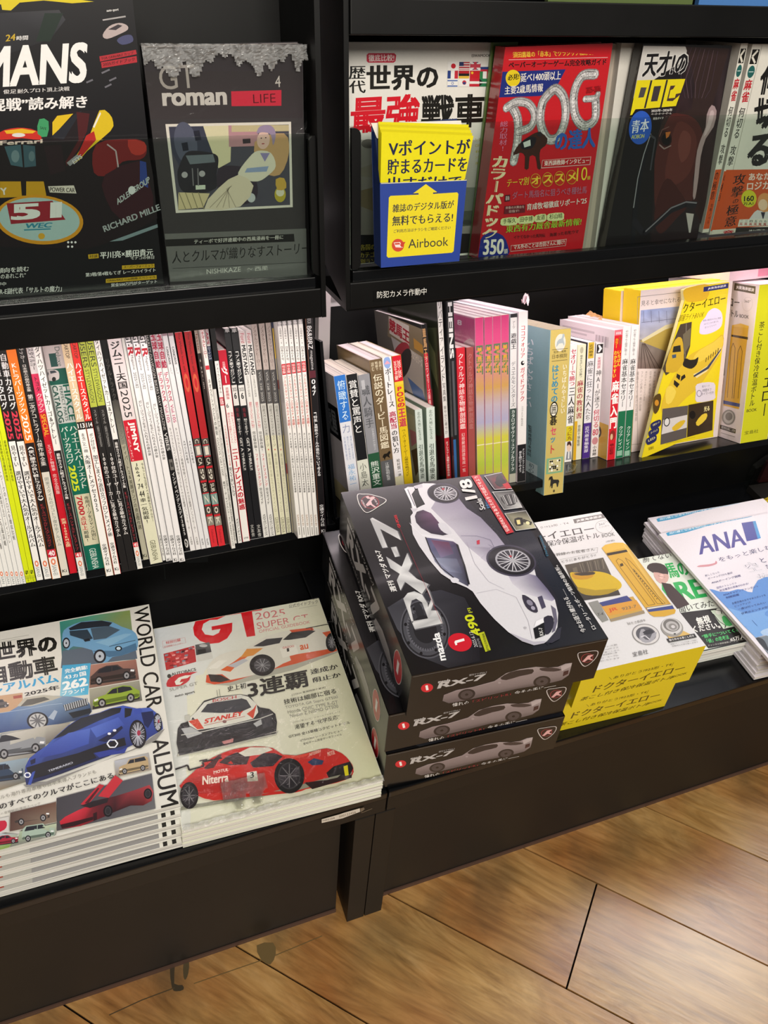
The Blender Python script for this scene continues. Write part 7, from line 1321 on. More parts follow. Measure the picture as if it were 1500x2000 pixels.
# ------------------------------------------------------------------ magazines and books lying flat
def lying(name, cat, label, x, y, z, a, w_, d, h, col, group, bow=0, seed=0, pages='e9e6df', spine='-x', mat=None, sub=16):
    """one soft-cover book lying down: a curved page block between a back and a front cover"""
    F = flat(x, y, z, a); t = thing(name, label, cat, F, group); bpy.context.view_layer.update()
    def zz(u, v, top):
        return bow*(1+math.sin(u/w_*math.pi*1.6+seed))*(1-v/d) if bow else 0
    p = MB(); n = sub; e = .0006
    c = MB()
    for i in range(n):
        u0, u1 = w_*i/n, w_*(i+1)/n
        q4 = lambda mb, pts, cc: mb.tri([F @ V(a_) for a_ in pts], cc)
        za, zb = zz(u0, 0, 1), zz(u1, 0, 1); zc, zd = zz(u1, d, 1), zz(u0, d, 1)
        q4(c, [(u0, 0, h+za), (u1, 0, h+zb), (u1, d, h+zc), (u0, d, h+zd)], col); q4(c, [(u0, 0, h-.0004+za), (u1, 0, h-.0004+zb), (u1, 0, h+zb), (u0, 0, h+za)], col)
        q4(c, [(u0, d, 0+zd), (u1, d, 0+zc), (u1, 0, 0+zb), (u0, 0, 0+za)], col)
        q4(p, [(u0, e, .0003+za), (u1, e, .0003+zb), (u1, e, h-.0005+zb), (u0, e, h-.0005+za)], pages); q4(p, [(u1, d-e, .0003+zc), (u0, d-e, .0003+zd), (u0, d-e, h-.0005+zd), (u1, d-e, h-.0005+zc)], pages)
    xs, xo = (0, w_) if spine == '-x' else (w_, 0)
    za, zd = zz(xs, 0, 1), zz(xs, d, 1); pts = [F @ V((xs, d, zd)), F @ V((xs, 0, za)), F @ V((xs, 0, h+za)), F @ V((xs, d, h+zd))]; c.tri(pts if xs == 0 else pts[::-1], col)
    za, zd = zz(xo, 0, 1), zz(xo, d, 1); xo2 = xo + (e if xo == 0 else -e); pts = [F @ V((xo2, d, zd+.0003)), F @ V((xo2, 0, za+.0003)), F @ V((xo2, 0, h-.0005+za)), F @ V((xo2, d, h-.0005+zd))]; p.tri(pts if xo == 0 else pts[::-1], pages)
    f = Face(c, F @ V((0, 0, h)), F.col[0].to_3d(), F.col[1].to_3d(), V((0, 0, 1))); f.clip = (.0005, .0005, w_-.0005, d-.0005)
    f.w = lambda u, l=None, f=f: f.O + f.X*u[0] + f.Y*u[1] + f.N*((f.l if l is None else l) + zz(u[0], u[1], 1))
    f.t, f.F, f.pg, f.mat, f.wd, f.d, f.h = t, F, p, mat or M_INK, w_, d, h
    return f
def endbook(f): f.mb.build('cover', f.mat, f.t); f.pg.build('pages', M_PZ, f.t); return f
def car34(f, kk, x, y, s, col, dark, flip=1, kind=0, tilt=-.18, glass='20242c'):
    """small printed car; x,y centre, s half length in measured units"""
    P = lambda pts: kk(*[(x+flip*a*s, y+b*s+flip*a*s*tilt*1.0) for a, b in pts])
    if kind == 0: bd = [(-1, .12), (-.97, -.08), (-.7, -.16), (-.45, -.2), (-.2, -.42), (.3, -.46), (.62, -.38), (.85, -.2), (1, -.1), (1, .14), (.9, .2), (-.9, .24)]; gl = [(-.4, -.2), (-.15, -.38), (.28, -.42), (.6, -.34), (.7, -.2), (.2, -.16)]
    elif kind == 1: bd = [(-1, .2), (-.98, -.2), (-.75, -.28), (-.5, -.32), (-.3, -.62), (.75, -.66), (.95, -.5), (1, -.1), (1, .22), (-.9, .3)]; gl = [(-.42, -.32), (-.25, -.56), (.72, -.6), (.85, -.34)]
    else: bd = [(-1, .14), (-.9, .0), (-.5, -.1), (-.15, -.3), (.25, -.32), (.7, -.14), (1, -.1), (1, .14), (.9, .2), (-.95, .24)]; gl = [(-.38, -.1), (-.12, -.26), (.2, -.28), (.5, -.14)]
    f.P(P([(-1, .2), (1, .14), (1, .26), (-1, .34)]), '2c2a2a'); f.P(P(bd), col); f.P(P(gl), glass); f.P(P([(-.98, .05), (-.5, .02), (.9, .0), (1, .05), (.95, .14), (-.95, .2)]), dark)
    f.L(P([(.05, gl[1][1]), (.06, gl[-1][1])]), .0006, col); f.P(P([(-.95, -.06), (-.78, -.1), (-.76, -.02), (-.92, .02)]), 'e8e8e8')
    for a in (-.6, .62):
        c = P([(a, .14)]); c = c if isinstance(c, tuple) else c[0]; r = s/kk.k; f.E(c, r*.17, r*.2, '17171a', 0, 18); f.E(c, r*.11, r*.13, '9a9a9c', 0, 14); f.E(c, r*.04, r*.05, '2a2a2c', 0, 8)
# world car album, five copies, the lower ones slid towards the front
Wc = K(0, 1150, 3.2787)
ang = -.026; wW, dW, hW = .228, .2865, .0085
for i in range(5):
    top = i == 4; yy = .0075 + .0052*i; zz_ = ZT+.0003 + i*(hW+.0006)
    right = V((-.2235+.0012*i, yy, 0)); o = right - V((math.cos(ang), math.sin(ang), 0))*wW
    f = lying('car_album', 'magazine', ['car album copy at the bottom of the left stack, its edge furthest forward', 'car album copy second from the bottom of the left stack', 'car album copy in the middle of the left stack', 'car album copy just under the top one of the left stack', 'white car album with a large blue supercar, top of the left stack'][i], o.x, o.y, zz_, ang, wW, dW, hW, 'dedcd2', 'car albums stacked at the left', .0009, 3.6, spine='+x')
    # strip of the cover that shows at the front
    F = f.F; 
    if not top:
        for k_ in range(16):
            u0, u1 = max(.0006, wW*k_/16), min(wW*(k_+1)/16, wW-.022)
            if u1 > u0: f.U([(u0, .0006), (u1, .0006), (u1, .02), (u0, .02)], 'a9a7a0' if k_ < 6 else '8f8d8c'); f.l -= LU
        f.up(); f.U([(.02, .002), (.036, .002), (.034, .014), (.02, .012)], '8aa050'); f.U([(.045, .004), (.06, .004), (.058, .014), (.05, .014)], 'a04838')
        for x_ in (wW-.0185, wW-.0095): f.R((x_, 0.0006), (x_+.0042, .02), '1c1a18')
        e = Face(f.pg, F @ V((0, .0006, 0)), F.col[0].to_3d(), V((0, 0, 1)), -F.col[1].to_3d(), lift=.00015); 
        endbook(f); continue
    f.T('世界の', *Wc((-30, 468), (362, 415), (-45, 345)) if False else Wc((-32, 470), (375, 402), (-45, 352)), '1a1814', .085); f.T('自動車', *Wc((-75, 622), (376, 540), (-90, 500)), '1a1814', .085)
    f.T('オールアルバム', *Wc((-250, 712), (380, 598), (-262, 655)), '2f9ccc', .06); f.T('2025年', *Wc((160, 692), (384, 645), (154, 662)), '1a1814', .05); f.L(Wc((0, 330), (185, 296)), .0005, '9a988e'); f.L(Wc((0, 342), (130, 320)), .0005, '9a988e')
    f.RT('WORLD CAR', Wc((902, 120)), Wc((992, 765)), .0175, '1c1a16', .02); f.RT('ALBUM', Wc((1020, 960)), Wc((1090, 1400)), .0175, '1c1a16', .02)
    f.P(Wc((382, 212), (600, 170), (832, 138), (868, 455), (400, 492)), ['3f8f80', '5a9c80', '8a9c58', '5c7a78', '3c5a70']); f.P(Wc((400, 400), (860, 330), (880, 450), (390, 510)), '5a6674')
    f.P(Wc((575, 490), (872, 455), (892, 585), (572, 640)), ['b08070', '9c6a5c', '6a5048', '8a6a5c']); f.P(Wc((572, 645), (893, 590), (912, 720), (580, 780)), ['aaa896', '9a9888', '6a6a62', '77756c'])
    f.P(Wc((400, 492), (582, 478), (565, 680), (384, 700)), ['3fa0cc', '4aa8d0', '58b4d8', '9ad0e0'])
    for j, (tt, y0_) in enumerate((('完全網羅!', 545), ('43ヵ国', 585))): f.T(tt, *Wc((418-j*4, y0_), (562-j*8, y0_-28), (414-j*4, y0_-28)), 'f0f4f2', .05)
    f.T('262', *Wc((402, 655), (565, 622), (396, 600)), 'f2f6f4', .08); f.T('ブランド', *Wc((398, 688), (545, 662), (396, 660)), 'f0f4f2', .06)
    # pale blue crossover
    f.P(Wc((400, 290), (430, 250), (520, 212), (640, 205), (720, 215), (780, 245), (850, 270), (880, 310), (884, 370), (860, 400), (780, 430), (720, 440), (690, 470), (640, 475), (600, 440), (590, 395), (470, 370), (440, 395), (405, 370)), '6fa0c4', 2)
    f.P(Wc((440, 255), (520, 215), (650, 205), (720, 218), (700, 240), (600, 250), (450, 268)), '2c3038'); f.P(Wc((580, 255), (700, 240), (770, 265), (680, 320), (600, 330)), '4a5a68', 0); f.P(Wc((445, 272), (560, 262), (595, 320), (560, 335), (450, 300)), '33404c'); f.P(Wc((610, 345), (800, 290), (850, 290), (700, 370)), '84b0cc', 0); f.P(Wc((590, 400), (740, 400), (870, 350), (880, 395), (780, 430), (700, 440)), '4a7090', 0)
    for c_ in ((425, 350, 24, 36), (640, 435, 40, 44)): f.E(Wc(c_[:2]), c_[2]/3.28, c_[3]/3.28, '1c2028', 0, 26); f.E(Wc(c_[:2]), c_[2]*.7/3.28, c_[3]*.72/3.28, 'b4bcc4', 0, 22); f.E(Wc(c_[:2]), c_[2]*.2/3.28, c_[3]*.2/3.28, '2c3038', 0, 10)
    f.E(Wc((760, 385)), 7, 5, '20262c'); f.E(Wc((760, 385)), 4, 3, 'c4d8e4'); f.L(Wc((700, 372), (868, 332)), .0008, '2c3844'); f.P(Wc((535, 330), (570, 318), (580, 335), (545, 342)), '20262c')
    car34(f, Wc, 725, 555, 145, '4a3a38', '2c2422', -1, 0); car34(f, Wc, 745, 700, 150, '8fa838', '5c7020', 1, 0)
    f.P(Wc((-20, 690), (145, 668), (150, 780), (-20, 800)), 'c09a74'); car34(f, Wc, 0, 750, 60, '55504c', '2c2a28', -1, 1); f.P(Wc((85, 690), (140, 682), (142, 700), (88, 708)), 'a04838')
    # blue convertible
    f.P(Wc((-20, 800), (60, 790), (110, 760), (180, 720), (260, 700), (350, 690), (460, 695), (545, 710), (575, 740), (590, 790), (560, 830), (480, 850), (380, 870), (300, 890), (180, 900), (60, 915), (-20, 930)), ['4c6c9c', '5a7aa8', '6a88b0', '7c98b8', '8ca4bc', '8ca4bc', '7a94b0', '5c789c', '4a6488', '3a4c6a', '2c3850', '2e3c58', '34486c', '3c5480', '40588a', '3c5280', '3a5080'])
    f.P(Wc((110, 755), (160, 700), (280, 685), (400, 695), (330, 720), (200, 755)), 'b8b4a4', 0); f.P(Wc((130, 758), (175, 712), (285, 696), (320, 712), (210, 745)), '5a5850'); f.P(Wc((405, 750), (560, 705), (568, 750), (420, 790)), '3a3c40')
    for j in range(11): f.P(Wc((410+j*14, 748-j*4.2), (417+j*14, 746-j*4.2), (426+j*14, 784-j*4), (419+j*14, 786-j*4)), 'b8bcc0'); f.l -= LU
    f.up(); f.E(Wc((242, 848)), 21, 17, '17181c', 0, 30); f.E(Wc((242, 848)), 17, 14, 'c0c0be', 0, 28)
    for j in range(10): a = j*math.pi/5; f.L(Wc((242, 848), (242+50*math.cos(a), 848+42*math.sin(a))), .0016, '6a6a6c'); f.l -= LU
    f.up(); f.P(Wc((310, 830), (350, 780), (370, 790), (345, 845)), 'aab8c8'); f.P(Wc((440, 800), (580, 770), (585, 800), (470, 835)), '20262e'); f.L(Wc((0, 800), (160, 775), (330, 745), (400, 740)), .0006, 'a8bcd0')
    # grey pickup, dark suv
    f.P(Wc((-20, 945), (300, 880), (455, 862), (380, 960), (300, 1000), (220, 1080), (-20, 1120)), ['cfcdc4', 'b8b4a8', 'a09a8c', '77736c', '6a6660', '8a867c', 'aaa89e']); car34(f, Wc, 130, 1020, 165, '8f9296', '55585c', -1, 1); f.P(Wc((-20, 1120), (180, 1085), (170, 1240), (-20, 1300)), ['9ab0c0', '8a9ca8', '6a6a60', '8a7a60']); car34(f, Wc, 30, 1200, 120, '2c4058', '1a2430', -1, 1)
    # the big blue supercar
    f.P(Wc((150, 1260), (300, 1240), (560, 1150), (860, 1040), (1040, 915), (1058, 905), (1000, 980), (640, 1120), (300, 1262), (170, 1275)), '8a8884')
    f.P(Wc((165, 1140), (190, 1090), (240, 1050), (300, 1010), (360, 950), (440, 880), (520, 830), (640, 800), (700, 775), (790, 755), (880, 775), (960, 768), (1000, 800), (1040, 860), (1045, 905), (1010, 930), (960, 960), (920, 1000), (850, 1010), (700, 1080), (560, 1130), (400, 1190), (280, 1230), (170, 1262), (160, 1200)), ['2c3f94', '34489c', '3c52a8', '4058b0', '4560b4', '3a50a0', '3c54a8', '4860b8', '506ac0', '4058b4', '4058b0', '4862b8', '3c54a8', '34489a', '2c3c88', '28367c', '2a3a80', '263478', '22306c', '1c2858', '161f48', '141c40', '161e44', '1a2450', '22306c'])
    f.P(Wc((440, 885), (520, 832), (640, 802), (720, 772), (780, 768), (770, 800), (640, 850), (520, 905), (400, 950), (340, 970)), ['20242e', '2c3038', '30343e', '22262e', '1a1d24', '242832', '33384a', '2c3040', '20242e', '181c24'], 0); f.P(Wc((800, 770), (850, 775), (838, 820), (800, 835)), '1c2028'); f.P(Wc((860, 785), (900, 772), (912, 800), (870, 820)), '3a50a8', 2); f.P(Wc((905, 800), (980, 790), (990, 830), (950, 900), (925, 880)), '1a2450', 0)
    f.P(Wc((580, 900), (760, 830), (800, 880), (620, 960)), ['5a74c8', '4860b8', '3a50a4', '4c66bc'], 0); f.P(Wc((440, 930), (580, 900), (570, 1000), (400, 1060), (250, 1090), (300, 1020)), ['4e66bc', '5670c4', '3c54ac', '34489c', '2e4294', '3c52a8'], 0)
    f.P(Wc((630, 980), (700, 940), (780, 885), (790, 900), (740, 945), (680, 990)), '1a2040'); f.E(Wc((736, 915)), 3.4, 2.4, 'e8ecf4'); f.E(Wc((702, 936)), 3.4, 2.4, 'e8ecf4')
    f.P(Wc((600, 1055), (680, 1035), (760, 1045), (820, 1020), (800, 1060), (700, 1075), (640, 1090)), '2c3c90'); f.P(Wc((170, 1150), (300, 1110), (500, 1060), (640, 1010), (700, 990), (800, 960), (810, 1010), (700, 1040), (600, 1060), (620, 1090), (480, 1140), (300, 1200), (210, 1225), (180, 1180)), '14161e')
    f.P(Wc((305, 1170), (470, 1110), (478, 1128), (312, 1188)), '20222c'); f.T('TEMERARIO', *Wc((312, 1180), (470, 1125), (309, 1168)), 'c8ccd8', .04)
    for cx_, cy_, r in ((722, 1000, 34), (178, 1198, 20)):
        hx_ = Wc(*[(cx_+r*math.cos(a*math.pi/3), cy_+r*.8*math.sin(a*math.pi/3)) for a in range(7)]); f.L(hx_, .0014, 'e8ecf4')
    f.P(Wc((208, 1180), (228, 1172), (200, 1262), (180, 1258)), '3a50a8'); f.P(Wc((195, 1105), (230, 1090), (228, 1120), (200, 1132)), '1a2040')
    for cx_, cy_, rx, ry in ((885, 940, 54, 92), (1012, 865, 26, 60)):
        f.E(Wc((cx_, cy_)), rx/3.28, ry/3.28, '14141a', -6, 36); f.E(Wc((cx_, cy_)), rx*.82/3.28, ry*.84/3.28, '3a3c44', -6, 32)
        for j in range(10):
            a = j*math.pi/5
            for dd in (-.2, .2): f.L(Wc((cx_, cy_), (cx_+rx*.8*math.cos(a+dd), cy_+ry*.82*math.sin(a+dd))), .0008, 'b8bac4'); f.l -= LU
        f.up(); f.E(Wc((cx_+6, cy_-8)), rx*.22/3.28, ry*.2/3.28, 'a03048', 0, 12)
    f.T('モデルも海外専用車種も日本未導入ブランドも', *Wc((-60, 1372), (622, 1192), (-64, 1345)), '8a877c', -.0); f.T('世界のすべてのクルマがここにある', *Wc((-110, 1452), (735, 1222), (-118, 1412)), '1c1a16', .045); f.T('新車の車種解説/車両スペック', *Wc((-40, 1468), (262, 1388), (-43, 1452)), '8a877c', 0)
    f.P(Wc((735, 1112), (955, 1062), (972, 1170), (745, 1215)), ['b8bcc4', 'a8a8a8', '9c9080', '8a7c68']); car34(f, Wc, 858, 1155, 95, 'b8a078', '6a5c44', 1, 1)
    f.P(Wc((68, 1440), (362, 1372), (365, 1500), (66, 1560)), ['4a3028', '6a4838', '8a7868', '5a4038']); car34(f, Wc, 210, 1470, 115, 'a8acb8', '3c3430', -1, 2)
    f.P(Wc((130, 1560), (365, 1510), (362, 1590), (60, 1690), (120, 1600)), ['a8b89c', 'b8c4a8', '8a8a84', '7c7c74', '98a88c']); car34(f, Wc, 248, 1580, 105, 'a4b8a8', '5c6c60', -1, 1)
    f.P(Wc((-20, 1480), (60, 1465), (60, 1560), (-20, 1580)), 'cccac4'); f.P(Wc((-20, 1505), (35, 1490), (48, 1520), (30, 1550), (-20, 1565)), 'c0203c', 2); f.P(Wc((-20, 1570), (120, 1580), (60, 1690), (-20, 1720)), ['b8c0cc', 'a8b0a0', '7c9c3c', '8aa84a']); car34(f, Wc, 40, 1620, 80, 'a8283c', '6a1824', -1, 0)
    f.P(Wc((365, 1350), (600, 1290), (975, 1195), (1000, 1425), (700, 1490), (368, 1560)), ['3c3a40', '44424a', '54545c', '6a6a6c', '55555a', '4a484c'])
    f.P(Wc((385, 1500), (420, 1470), (500, 1430), (570, 1400), (640, 1360), (740, 1340), (840, 1310), (960, 1268), (985, 1310), (975, 1370), (920, 1400), (840, 1400), (740, 1440), (650, 1480), (520, 1530), (400, 1545)), ['c02030', 'c8283a', 'cc3040', 'b82434', '5a1c24', '4a1a20', '8c3038', 'a83a40', 'b04448', '8c3034', '5a1c20', '40181c', '30161a', '5a1820', '8c1c28', 'a81c2c'])
    f.P(Wc((520, 1390), (640, 1262), (672, 1270), (560, 1400)), 'b82030'); f.P(Wc((632, 1340), (740, 1205), (790, 1240), (700, 1350)), 'c02834'); f.P(Wc((545, 1385), (630, 1285), (640, 1290), (570, 1385)), '4a1018'); f.P(Wc((520, 1400), (600, 1370), (700, 1350), (690, 1380), (580, 1415)), '20181c')
    f.P(Wc((390, 1520), (520, 1490), (600, 1470), (600, 1490), (480, 1530), (400, 1545)), '2c1014'); f.P(Wc((600, 1450), (625, 1440), (625, 1490), (602, 1500)), '2c1014')
    for c_ in ((695, 1435, 38), (950, 1325, 34)): f.E(Wc(c_[:2]), c_[2]*.78/3.28, c_[2]/3.28, '141216', 0, 26); f.E(Wc(c_[:2]), c_[2]*.5/3.28, c_[2]*.7/3.28, '4a484c', 0, 20); f.E(Wc(c_[:2]), c_[2]*.42/3.28, c_[2]*.6/3.28, '2a282c', 0, 20)
    endbook(f)
# touring car guidebooks, four in the stack
S = K(290, 1140, 3.125)
gW, gD, gH = .2135, .278, .0068
for i in range(4):
    top = i == 3
    f = lying('racing_guidebook', 'magazine', ['racing guidebook at the bottom of its stack, resting on the tray', 'racing guidebook second from the bottom of its stack', 'racing guidebook just under the film-wrapped top copy', 'film-wrapped racing guidebook with a big red GT and three race cars, top of its stack'][i], -.2235+.0006*i, .0065+.0004*(i % 2)+.0006*i, ZT+.0003+i*(gH+.0005), -.040+.004*(i % 2), gW, gD, gH, 'e2e2cf', 'racing guidebooks stacked beside the car albums', .0004, .3)
    if not top: endbook(f); continue
    f.U([(.0006, .0006), (gW-.0006, .0006), (gW-.0006, gD-.0006), (.0006, gD-.0006)], ['dfe0da', 'dadcb8', 'e4e3cc', 'd4dae2'])
    f.T('GT', *S((275, 372), (695, 325), (268, 175)), 'd01c26', .085) if False else None
    for pts_, in (((( 512, 238), (385, 262), (387, 285), (440, 276), (430, 300), (395, 318), (345, 310), (325, 280), (335, 245), (375, 222), (420, 220), (470, 190), (440, 178), (380, 175), (320, 190), (285, 225), (272, 270), (280, 315), (315, 350), (370, 368), (430, 362), (480, 335), (510, 290)),),):
        f.P(S(*pts_), 'd01c26')
    f.P(S((470, 155), (690, 130), (690, 162), (632, 170), (652, 318), (600, 326), (565, 182), (480, 195)), 'd01c26')
    f.T('2025', *S((655, 222), (836, 195), (650, 180)), 'cf7478', 0); f.T('SUPER GT', *S((665, 278), (980, 222), (658, 240)), 'cf7478', 0); f.T('OFFICIAL GUIDEBOOK', *S((676, 302), (988, 242), (673, 284)), 'cf7478', 0); f.T('スーパーGT', *S((898, 118), (1030, 95), (895, 98)), '4a4a42', .02); f.T('公式ガイドブック', *S((858, 150), (1036, 120), (855, 128)), '4a4a42', .01); f.L(S((918, 152), (1030, 132)), .0005, '9a9a8c')
    f.L(S((85, 352), (222, 330), (228, 362), (90, 395), (85, 352)), .0003, 'd08a8a'); f.T('特別付録', *S((108, 372), (198, 352), (105, 354)), 'd04a4c', .03); f.T('全戦観戦カレンダー', *S((95, 392), (212, 368), (94, 382)), 'd07a7a', 0)
    f.P(S((92, 430), (280, 380), (292, 478), (108, 530)), 'b8282e')
    random.seed(9)
    for j in range(40): a, b_ = random.random(), random.random(); f.P(S((95+a*170+b_*12, 428-a*45+b_*88), (95+a*170+b_*12+22, 424-a*45+b_*88), (95+a*170+b_*12+20, 434-a*45+b_*88), (95+a*170+b_*12+2, 438-a*45+b_*88)), ['d85050', '8c1a20', '7a8a9a', 'e8a0a0'][j % 4]); f.l -= LU
    f.up(); f.P(S((285, 375), (372, 358), (385, 418), (292, 438)), ['5a5a5c', '6a6a6c', '3a3a3c', '2a2a2c']); f.E(S((335, 380)), 8, 3, 'b8b8b8'); f.P(S((300, 405), (350, 398), (352, 425), (305, 430)), '141416'); f.P(S((295, 440), (385, 420), (395, 458), (300, 478)), 'cfcfca')
    f.T('AUTOBACS', *S((142, 565), (292, 532), (138, 548)), '2c2c2a', .04); f.E(S((127, 566)), 4, 4, '3a3a38'); f.P(S((112, 630), (118, 590), (160, 560), (230, 545), (300, 540), (262, 556), (250, 590), (210, 620), (160, 630)), 'c42430', 2); f.P(S((160, 600), (185, 575), (225, 562), (262, 560), (238, 578), (200, 585), (190, 605), (215, 600), (195, 618), (168, 620)), 'e6e6dc'); f.T('SUPER GT', *S((130, 660), (302, 618), (127, 642)), '9a9a94', .02); f.T('auto sport', *S((162, 700), (286, 672), (160, 684)), '3a3a38', .04)
    # first car, white and orange
    f.P(S((345, 615), (500, 625), (880, 530), (1160, 420), (1150, 400), (860, 480), (500, 590)), 'b0b0a4')
    f.P(S((345, 600), (365, 560), (355, 520), (400, 460), (480, 420), (600, 395), (680, 340), (760, 310), (860, 285), (1000, 270), (1080, 290), (1110, 290), (1150, 360), (1160, 405), (1100, 430), (900, 480), (760, 520), (640, 560), (500, 600), (400, 618)), 'dcdad0', 2)
    for pts_, c_ in ((((355, 560), (450, 555), (500, 590), (600, 570), (640, 560), (500, 605), (400, 618), (350, 605)), 'd0502c'), (((440, 530), (520, 480), (600, 420), (660, 395), (640, 420), (560, 480), (500, 540)), 'd8602c'), (((600, 400), (700, 395), (640, 440), (560, 455)), 'd89040'), (((860, 285), (1000, 268), (1010, 285), (880, 305)), 'd0502c'), (((1060, 300), (1110, 290), (1150, 350), (1140, 380), (1100, 340)), 'd8603c'), (((820, 490), (870, 470), (860, 440), (1100, 400), (1150, 395), (1160, 410), (900, 490), (760, 525)), 'd45a34'), (((360, 520), (430, 470), (480, 470), (420, 520)), 'e8e6de'), (((365, 555), (440, 560), (500, 590), (440, 605), (380, 600)), '2c2624'), (((640, 385), (720, 340), (820, 330), (800, 365), (700, 385)), '34343a'), (((820, 345), (870, 300), (980, 285), (1020, 290), (960, 330), (860, 345)), '2c2c32'), (((480, 505), (580, 460), (610, 470), (530, 515)), 'b8bcc4'), (((800, 395), (900, 375), (915, 430), (820, 455)), 'e8e6de')):
        f.P(S(*pts_), c_)
    f.T('au', *S((928, 408), (978, 398), (922, 378)), 'd8602c', .05); f.T('1', *S((846, 418), (860, 415), (843, 398)), '2c2c2c', .04); f.T('GAZOO', *S((820, 400), (890, 388), (818, 388)), 'c03030', .03); f.L(S((960, 275), (1100, 248), (1090, 235), (1140, 232)), .0012, '2a2a2c'); f.L(S((990, 268), (1000, 290)), .0008, '2a2a2c')
    for c_ in ((695, 500, 78, 60), (1118, 360, 36, 52)): f.E(S(c_[:2]), c_[2]/3.125, c_[3]*1.1/3.125, '1a1a1e', 0, 32); f.E(S(c_[:2]), c_[2]*.66/3.125, c_[3]*.72/3.125, '4a4a50', 0, 28); [(f.L(S(c_[:2], (c_[0]+c_[2]*.6*math.cos(j*.628), c_[1]+c_[3]*.66*math.sin(j*.628))), .0008, '9a9aa0')) for j in range(10)]
    f.T('3連覇', *S((610, 708), (985, 628), (598, 600)), '1c1a18', .05); f.T('史上初', *S((485, 665), (598, 640), (480, 632)), '1c1a18', .03); f.T('達成か', *S((992, 560), (1160, 522), (984, 528)), '1c1a18', .035); f.T('阻止か', *S((1006, 608), (1176, 572), (1000, 578)), '1c1a18', .035)
    f.T('[GT500 車両開発の要点]', *S((876, 690), (1082, 642), (873, 678)), '55554c', .0); f.T('技術は細部に宿る', *S((830, 742), (1148, 672), (823, 712)), '24241f', .02); f.T('TOYOTA GR Supra GT500', *S((838, 772), (1158, 706), (834, 752)), '94948a', 0); f.T('Honda CIVIC TYPE R-GT', *S((852, 798), (1158, 736), (848, 778)), '94948a', 0); f.T('Nissan Z NISMO GT500', *S((866, 822), (1160, 760), (862, 802)), '94948a', 0)
    f.T('[GT500 新コンビ・ショートインタビュー]', *S((882, 858), (1168, 790), (880, 848)), '77776c', 0); f.T('渇望する“化学反応”', *S((896, 895), (1170, 828), (890, 868)), '2c2c26', .0); f.T('GT300 全13車種コクピットドリル', *S((858, 948), (1232, 858), (854, 930)), '2c2c26', .01); f.T('GT500/300 シーズンプレビュー', *S((926, 970), (1186, 905), (923, 956)), '3a3a32', 0); f.T('全43チーム完全データファイル', *S((946, 990), (1182, 930), (943, 976)), '3a3a32', 0)
    # second car, white, nose on
    f.P(S((175, 1060), (420, 1020), (780, 930), (795, 905), (180, 1040)), 'b4b4a6')
    f.P(S((180, 890), (200, 860), (260, 840), (300, 770), (340, 720), (430, 695), (560, 680), (620, 690), (655, 740), (680, 760), (740, 770), (775, 800), (785, 850), (780, 905), (700, 930), (500, 980), (300, 1030), (190, 1050), (172, 980)), '26262a', 0)
    f.P(S((240, 835), (290, 790), (340, 730), (430, 700), (560, 682), (610, 695), (660, 740), (670, 790), (640, 830), (560, 850), (430, 880), (300, 900), (250, 870)), 'dcdcd4', 0)
    for pts_, c_ in ((((320, 790), (360, 740), (440, 722), (560, 702), (600, 715), (628, 760), (560, 790), (440, 795)), '3a3c44'), (((345, 735), (440, 700), (560, 684), (590, 692), (560, 708), (440, 725)), 'cfcfca'), (((245, 845), (300, 830), (340, 890), (300, 895)), 'd04a34'), (((600, 800), (640, 770), (660, 740), (640, 830)), 'd04a34'), (((200, 890), (260, 880), (330, 920), (240, 950)), 'b4b6ba'), (((640, 860), (740, 800), (760, 830), (660, 880)), 'b4b6ba'), (((330, 950), (640, 890), (640, 930), (360, 990)), '17171a'), (((448, 970), (520, 950), (515, 980), (470, 995)), 'c08080'), (((180, 1010), (300, 1000), (300, 1030), (190, 1055)), '3a3a3e'), (((680, 800), (750, 790), (760, 870), (700, 890)), '3c3c42')):
        f.P(S(*pts_), c_)
    f.T('BOSCH', *S((392, 730), (538, 705), (392, 712)), 'b84040', .04); f.T('STANLEY', *S((340, 862), (575, 810), (346, 832)), 'd03a2c', .07); f.L(S((340, 872), (590, 815)), .0006, 'c06050'); f.E(S((465, 848)), 4, 3, '8a6060'); f.L(S((432, 650), (440, 700)), .0004, '3a3a3a'); f.L(S((418, 655), (424, 700)), .0004, '3a3a3a'); f.P(S((222, 812), (252, 805), (258, 838), (228, 840)), 'c4c4bc'); f.L(S((200, 930), (330, 910), (500, 870), (680, 830), (760, 800)), .0012, 'c8c8c4'); f.L(S((180, 1040), (420, 1000), (780, 915)), .0016, '1a1a1e')
    # third car, red
    f.P(S((200, 1390), (500, 1340), (900, 1270), (1240, 1180), (1255, 1150), (700, 1290), (200, 1370)), '8f8f80')
    f.P(S((190, 1240), (260, 1170), (340, 1100), (430, 1050), (530, 1015), (650, 1000), (760, 1010), (820, 1050), (900, 1055), (1000, 1030), (1090, 1010), (1180, 1040), (1230, 1090), (1250, 1130), (1240, 1180), (1150, 1220), (960, 1260), (900, 1280), (600, 1310), (400, 1330), (300, 1300), (230, 1270)), 'c42a22', 2)
